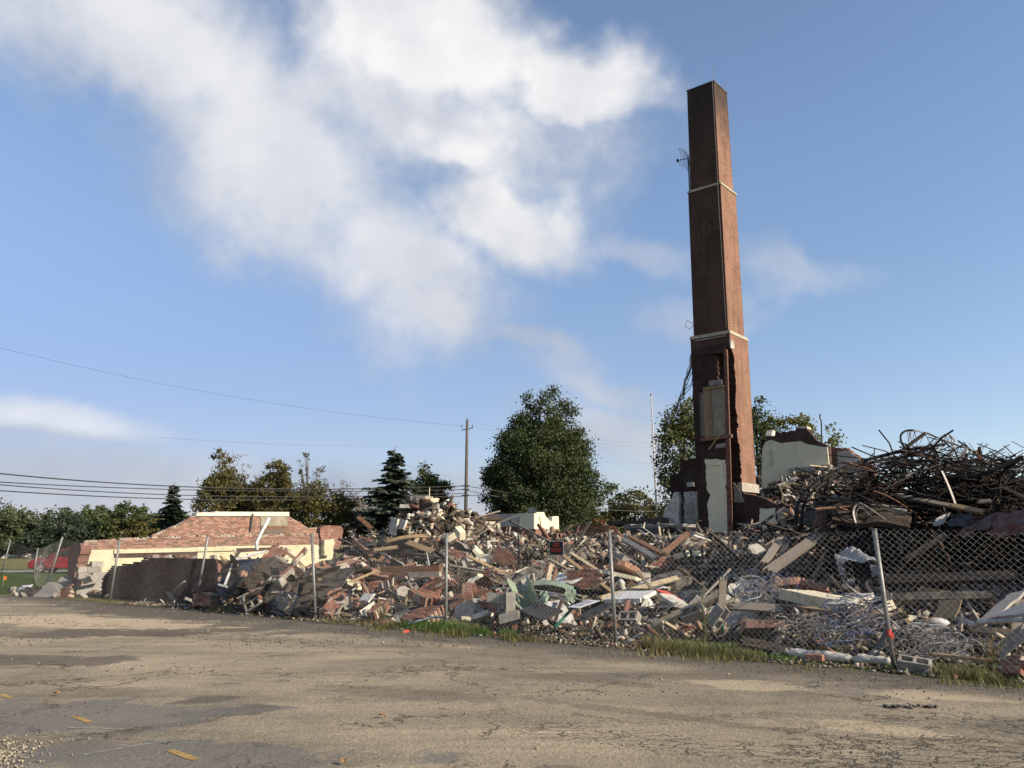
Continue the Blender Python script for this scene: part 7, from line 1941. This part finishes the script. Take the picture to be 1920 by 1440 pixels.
# rubble behind the chimney foot, below the cream wall
for i in range(70):
    px_ = rr.uniform(1426, 1600); py_ = rr.uniform(875, 955); P = hit(px_, py_, 30, 60)
    if P[1] > 58: continue
    if i % 3 == 0: o = place(SLB[i % 8], P, rand_rot(rr, .6), (rr.uniform(.5, 1.1),) * 3, rr.choice(['plaster_white', 'concrete', 'plaster_cream', 'mortar']), 'plaster_slab'); deb(o, rr.choice(['large pale slab', 'jagged pale slab']), 'slab', 'slabs below the cream wall')
    elif i % 3 == 1: o = place(PLK[i % 8], P + UP * .1, rand_rot(rr, .4), (rr.uniform(.8, 2.2), 1.3, 1.4), rr.choice(['wood_grey', 'wood_dark', 'wood_pale']), 'plank'); deb(o, rr.choice(['grey plank', 'long old plank']), 'plank', 'planks below the cream wall')
    else: o = place(CHK[i % 7], P, rand_rot(rr, .6), (rr.uniform(.3, .7), .4, .35), rr.choice(['brick', 'mortar', 'brick_pale']), 'masonry_lump'); deb(o, rr.choice(['brick lump', 'mortar lump']), 'rubble piece', 'lumps below the cream wall')
# ------------------------------------------------------------------ tangle of burnt steel on the right
def bez(ctrl, n=18):
    C_ = [np.asarray(c_, float) for c_ in ctrl]; out = []
    ext = [2 * C_[0] - C_[1]] + C_ + [2 * C_[-1] - C_[-2]]
    for i in range(1, len(ext) - 2):
        p0, p1, p2, p3 = ext[i - 1:i + 3]
        for t in np.linspace(0, 1, n, endpoint=False):
            out.append(0.5 * ((2 * p1) + (-p0 + p2) * t + (2 * p0 - 5 * p1 + 4 * p2 - p3) * t * t + (-p0 + 3 * p1 - 3 * p2 + p3) * t ** 3))
    out.append(C_[-1]); return out
def steel(name, label, pxs, w, t, mat, group='bent steel of the tangle', n=6):
    b = MB(); pts = bez([W(*p) for p in pxs], n)
    b.strip(pts, w, t); b.strip([p + np.array([0, 0, -w * 0.35]) for p in pts], t * 1.2, w * 0.7); o = b.build(name, mat); tag(o, label, 'steel bar', group); return o
steel('steel_angle', 'longest black steel arc sweeping down to the chimney side of the tangle', [(1492, 982, 21.5), (1495, 950, 21.6), (1512, 920, 21.9), (1550, 890, 22.3), (1610, 866, 22.8), (1690, 845, 23.2), (1770, 832, 23.6)], 0.09, 0.03, 'burnt_steel')
steel('steel_angle', 'second black steel arc just under the longest one', [(1502, 978, 21.6), (1508, 945, 21.7), (1530, 915, 22.0), (1580, 884, 22.5), (1650, 862, 22.9), (1740, 850, 23.2)], 0.08, 0.03, 'burnt_steel')
steel('steel_angle', 'short black arc hanging inside the long steel arcs', [(1545, 938, 22.2), (1548, 915, 22.3), (1560, 898, 22.5), (1590, 880, 22.8)], 0.07, 0.03, 'burnt_steel')
steel('steel_angle', 'thin dark arc left of the short hanging arc', [(1536, 934, 22.4), (1538, 912, 22.5), (1556, 888, 22.7)], 0.05, 0.02, 'rust')
steel('steel_angle', 'black flat bar pointing up to the right at the tangle crest', [(1690, 848, 22.0), (1706, 832, 22.0), (1734, 811, 22.0)], 0.10, 0.04, 'burnt_steel')
steel('steel_angle', 'long black bar ending in a point high at the right edge', [(1780, 905, 21.0), (1850, 885, 20.5), (1918, 855, 20.2)], 0.09, 0.04, 'burnt_steel')
steel('steel_angle', 'black bar meeting the long one at the right edge point', [(1868, 896, 20.6), (1890, 876, 20.4), (1916, 857, 20.2)], 0.08, 0.03, 'burnt_steel')
steel('steel_angle', 'short upright black post at the crest of the tangle', [(1836, 838, 22.0), (1838, 852, 22.0), (1841, 872, 22.0)], 0.09, 0.04, 'burnt_steel')
steel('steel_angle', 'rusty looped bar at the high left end of the tangle', [(1698, 842, 22.4), (1690, 828, 22.4), (1689, 815, 22.4), (1698, 807, 22.4), (1712, 806, 22.4)], 0.06, 0.025, 'burnt_steel')
steel('steel_angle', 'pale thin bar hanging across the middle of the tangle', [(1765, 881, 20.4), (1780, 915, 20.2), (1793, 950, 20.0)], 0.05, 0.02, 'light_steel')
steel('steel_angle', 'tan curved strip near the middle of the tangle', [(1692, 905, 21.0), (1702, 890, 21.0), (1716, 886, 21.0), (1728, 884, 21.0)], 0.08, 0.02, 'light_steel')
steel('steel_angle', 'level black bar crossing the tangle under the light truss', [(1765, 866, 21.8), (1800, 865, 21.7), (1830, 862, 21.6), (1850, 870, 21.5)], 0.10, 0.04, 'burnt_steel')
def truss(label, pxs, depth, nseg, mat, off=np.array([0, 0, -1.0]), group='trusses in the tangle'):
    o0 = empty('bar_joist'); tag(o0, label, 'truss', group)
    top = bez([W(*p) for p in pxs], 8); L = len(top)
    top = [top[int(i)] for i in np.linspace(0, L - 1, nseg * 2 + 1)]; bot = [p + off * depth + np.array([0, 0, 0.05 * math.sin(i)]) for i, p in enumerate(top)]
    b = MB(); b.strip(top, 0.045, 0.025); b.build('top_chord', mat, o0)
    b = MB(); b.strip(bot, 0.035, 0.025); b.build('bottom_chord', mat, o0)
    b = MB()
    for i in range(0, len(top) - 2, 2): b.tube([top[i], bot[i + 1], top[i + 2]], 0.013, 4)
    b.build('web_rods', mat, o0); return o0
truss('pale bar joist bent over the crest of the tangle', [(1702, 806, 22.6), (1720, 808, 22.6), (1790, 832, 22.6), (1862, 862, 22.6), (1905, 886, 22.5)], 0.42, 9, 'light_steel', np.array([0.05, 0.3, -1.0]))
truss('pale bar joist curving down at the far right edge', [(1872, 860, 22.2), (1900, 868, 22.0), (1918, 890, 21.9), (1930, 925, 21.8)], 0.55, 7, 'light_steel', np.array([-0.6, 0.3, -0.7]))
truss('short white bar joist end rising steeply at the crest', [(1735, 845, 22.0), (1760, 824, 22.0), (1776, 813, 22.0), (1790, 826, 22.0)], 0.22, 5, 'light_steel', np.array([0.3, 0.6, -1.0]))
truss('small pale joist end hanging below the tangle', [(1606, 985, 20.4), (1600, 960, 20.5), (1612, 944, 20.5), (1660, 975, 20.3)], 0.25, 6, 'light_steel', np.array([0.3, 0.5, -0.6]))
for i, (p0, p1) in enumerate([((1648, 855), (1728, 838)), ((1660, 868), (1750, 838)), ((1700, 862), (1770, 872)), ((1745, 840), (1760, 880)), ((1790, 838), (1770, 866)), ((1812, 838), (1795, 866)), ((1830, 845), (1834, 872)), ((1735, 850), (1748, 882))]):
    steel('steel_strip', ['thin black strip slanting at the left of the crest', 'upper black strip left of the light truss', 'black strip dipping under the crest', 'black strip dropping from the crest middle', 'pale strip hanging from the light truss', 'second pale strip hanging from the light truss', 'brown strip by the upright black post', 'black twisted strip left of the truss end'][i],
          [(p0[0], p0[1], 22.2), ((p0[0] + p1[0]) / 2 + 5, (p0[1] + p1[1]) / 2 - 4, 22.0), (p1[0], p1[1], 21.9)], 0.09, 0.02, 'light_steel' if i in (4, 5) else ('rust' if i == 6 else 'burnt_steel'))
rr = random.Random(123)
def tangle_center():
    t = rr.random()
    px_ = 1570 + 370 * t ** 0.8; topy = np.interp(px_, [1560, 1640, 1700, 1760, 1850, 1940], [906, 868, 846, 846, 856, 858]); boty = np.interp(px_, [1560, 1640, 1940], [960, 985, 990])
    return W(px_, topy + (boty - topy) * rr.random() ** 0.8, 21.8 + rr.uniform(-1.2, 1.4)), px_
def rand_bar(L):
    """a mostly level bent bar"""
    a = rr.choice([0, math.pi]) + rr.gauss(0, 0.55); el_ = rr.gauss(0.0, 0.22); ca = rr.gauss(0, .55); ce = rr.gauss(-.15, .35); p = np.zeros(3); pts = [p.copy()]
    for j in range(8):
        a += ca * .25; el_ += ce * .2; p = p + np.array([math.cos(a) * math.cos(el_), math.sin(a) * math.cos(el_) * .6, math.sin(el_)]) * L / 8; pts.append(p.copy())
    c_ = sum(pts) / len(pts); return [q - c_ for q in pts]
for i in range(130):
    P, px_ = tangle_center(); L = rr.uniform(1.2, 4.2); mt, cn = rr.choice([('burnt_steel', 'black'), ('burnt_steel', 'black'), ('burnt_steel', 'black'), ('rust', 'rusty'), ('light_steel', 'pale')]); b = MB()
    if rr.random() < .6: b.strip(rand_bar(L), rr.uniform(.04, .10), .02)
    else: b.tube(rand_bar(L), rr.uniform(.012, .03), 5)
    o = b.build('steel_bar', mt); o.location = P; deb(o, '%s %s tangled steel bar' % ('long' if L > 2.8 else 'short' if L < 1.9 else 'bent', cn), 'steel bar', 'steel bars of the tangle')
b = MB()
for i in range(1000):
    P, px_ = tangle_center(); pts = rand_bar(rr.uniform(.5, 2.4))
    if rr.random() < .5: b.strip([p + P for p in pts[::2]], rr.uniform(.02, .07), .012)
    else: b.tube([p + P for p in pts[::2]], rr.uniform(.006, .018), 4, 0, False)
o = b.build('steel_tangle', 'burnt_steel'); tag(o, 'dense mass of thin burnt rods and strips inside the tangle', 'scrap steel', kind='stuff')
# blackened timbers and bars in the hollow under the tangle
for i in range(110):
    px_ = rr.uniform(1480, 1925); py_ = rr.uniform(975, 1110); P = hit(px_, py_) - np.array([0, 0.5, -0.2]); L = rr.uniform(.7, 2.8)
    if i % 2: o = place(PLK[i % 8], P, rand_rot(rr, .5), (L, rr.uniform(.6, 1.5), 1.6), rr.choice(['wood_dark', 'burnt_steel', 'tar_paper', 'wood_dark']), 'charred_timber'); deb(o, '%s charred timber' % ('long' if L > 1.8 else 'short'), 'timber', 'charred timbers under the tangle')
    else:
        b = MB(); b.strip(rand_bar(L), rr.uniform(.04, .12), .03); o = b.build('steel_bar', rr.choice(['burnt_steel', 'burnt_steel', 'rust'])); o.location = P; deb(o, '%s fallen steel bar' % ('long' if L > 1.8 else 'short'), 'steel bar', 'steel bars under the tangle')
# rust red sheets and panels under the tangle
def hshell(name, label, cat, c4, mat, amp=0.1, seed=1, thick=0.01):
    u, v = np.meshgrid(np.linspace(0, 1, 12), np.linspace(0, 1, 9)); c00, c10, c01, c11 = [W(*q) for q in c4]
    Pg = c00 * ((1 - u) * (1 - v))[..., None] + c10 * (u * (1 - v))[..., None] + c01 * ((1 - u) * v)[..., None] + c11 * (u * v)[..., None]
    nz = (vnoise(u * 3 + seed, v * 3, seed) - .5) * 2 * amp + (vnoise(u * 8 + seed, v * 7, seed + 1) - .5) * amp * .5
    Pg = Pg + (-E2 * .7 + UP * .5)[None, None] * nz[..., None]; o = link(name, shell(name, Pg, thick), [mat]); tag(o, label, cat, 'panels under the steel tangle'); return o
hshell('rusted_sheet', 'big rust red sheet folded under the tangle at the right edge', 'metal sheet', [(1850, 1003, 17.6), (1930, 996, 16.8), (1870, 960, 18.8), (1930, 962, 18.4)], 'rust_red', .22, 1)
hshell('rusted_sheet', 'second rust red sheet left of the big folded one', 'metal sheet', [(1795, 1002, 18.2), (1856, 998, 17.8), (1830, 978, 19.2), (1868, 960, 19.0)], 'rust_red', .18, 2)
hshell('metal_sheeting', 'grey weathered panel hanging in the middle under the tangle', 'panel', [(1748, 985, 19.2), (1770, 984, 19.0), (1762, 968, 19.8), (1782, 962, 19.8)], 'concrete', .06, 3)
hshell('metal_sheeting', 'dark grey panel right of the weathered panel under the tangle', 'panel', [(1776, 988, 19.0), (1826, 982, 18.8), (1784, 964, 19.8), (1824, 962, 19.6)], 'metal_dark', .10, 4)
hshell('fallen_wall_panel', 'long brown wall panel fallen under the left of the tangle', 'wall panel', [(1560, 978, 20.6), (1705, 990, 19.8), (1565, 936, 21.6), (1708, 962, 20.8)], 'wood_dark', .12, 5, .12)
hshell('concrete_edge', 'grey concrete edge along the top of the fallen wall panel', 'slab', [(1562, 938, 21.3), (1700, 962, 20.5), (1563, 932, 21.6), (1700, 955, 20.9)], 'concrete', .03, 6, .12)
hshell('roofing_felt', 'charred black panel sloping at the left foot of the tangle', 'panel', [(1490, 985, 22.0), (1545, 985, 21.4), (1530, 940, 22.8), (1552, 935, 22.6)], 'tar_paper', .14, 7)
hshell('rusted_sheet', 'small rust red crumpled sheet above the fence left of the tangle', 'metal sheet', [(1520, 985, 21.0), (1550, 985, 20.8), (1528, 955, 21.4), (1548, 950, 21.4)], 'rust_red', .16, 8)
hshell('metal_sheeting', 'flat brown panel in the mid of the tangle at right', 'panel', [(1838, 905, 20.8), (1872, 900, 20.6), (1848, 892, 21.2), (1870, 890, 21.2)], 'rust', .05, 9)

# ------------------------------------------------------------------ say which one each loose piece is
LMK = [('the warning sign', 1043, 1030), ('the crumpled green sheet', 1000, 1108), ('the toppled white sign', 1072, 1145), ('the blue and white wires', 1425, 1098), ('the rusted lintel', 770, 1068), ('the chimney foot', 1370, 960),
       ('the cream room wall', 1000, 978), ('the roof box', 876, 980), ('the silt sock', 1580, 1225), ('the steel tangle', 1740, 890), ('the crumpled hood', 1608, 1060), ('the black sheeting', 455, 1085), ('the heap top', 800, 950), ('the upright board', 1354, 1110),
       ('the second fence post', 1166, 1100), ('the third fence post', 842, 1090), ('the fourth fence post', 588, 1075), ('the nearest fence post', 1658, 1120), ('the big leaning brick chunk', 630, 1125), ('the insulation slab', 1515, 1110), ('the cream wall', 1490, 850),
       ('the black roof sheet', 1200, 980), ('the leaning leftmost post', 110, 1070), ('the red car', 95, 1050), ('the big grey panel', 1890, 1135), ('the rust red sheets', 1880, 980), ('the tall weed', 1328, 1110), ('the grey leaning beams', 1480, 1030)]
bpy.context.view_layer.update()
rows = {}
for (o, desc, cat, grp) in DEB:
    u, v, _d = proj(o.matrix_world.translation)
    nm, lx, ly = min(LMK, key=lambda q: (q[1] - u) ** 2 + (1.3 * (q[2] - v)) ** 2)
    dx, dy = u - lx, v - ly
    rel = ('left of' if dx < 0 else 'right of') if abs(dx) > abs(dy) * 1.3 else ('above' if dy < 0 else 'below')
    far = math.hypot(dx, dy)
    if far < 32: rel = 'close ' + rel
    rows.setdefault('%s %s %s' % (desc, rel, nm), []).append((u, o, cat, grp))
ORD = ['leftmost', 'second', 'third', 'fourth', 'fifth', 'sixth', 'seventh', 'eighth', 'ninth', 'tenth']
for lab, lst in rows.items():
    lst.sort(key=lambda q: q[0])
    for i, (u, o, cat, grp) in enumerate(lst):
        if len(lst) == 1: L_ = lab
        elif i == len(lst) - 1: L_ = 'rightmost ' + lab
        elif i == 0: L_ = 'leftmost ' + lab
        else: L_ = ORD[min(i, 9)] + ' from left, ' + lab
        tag(o, L_, cat, grp)
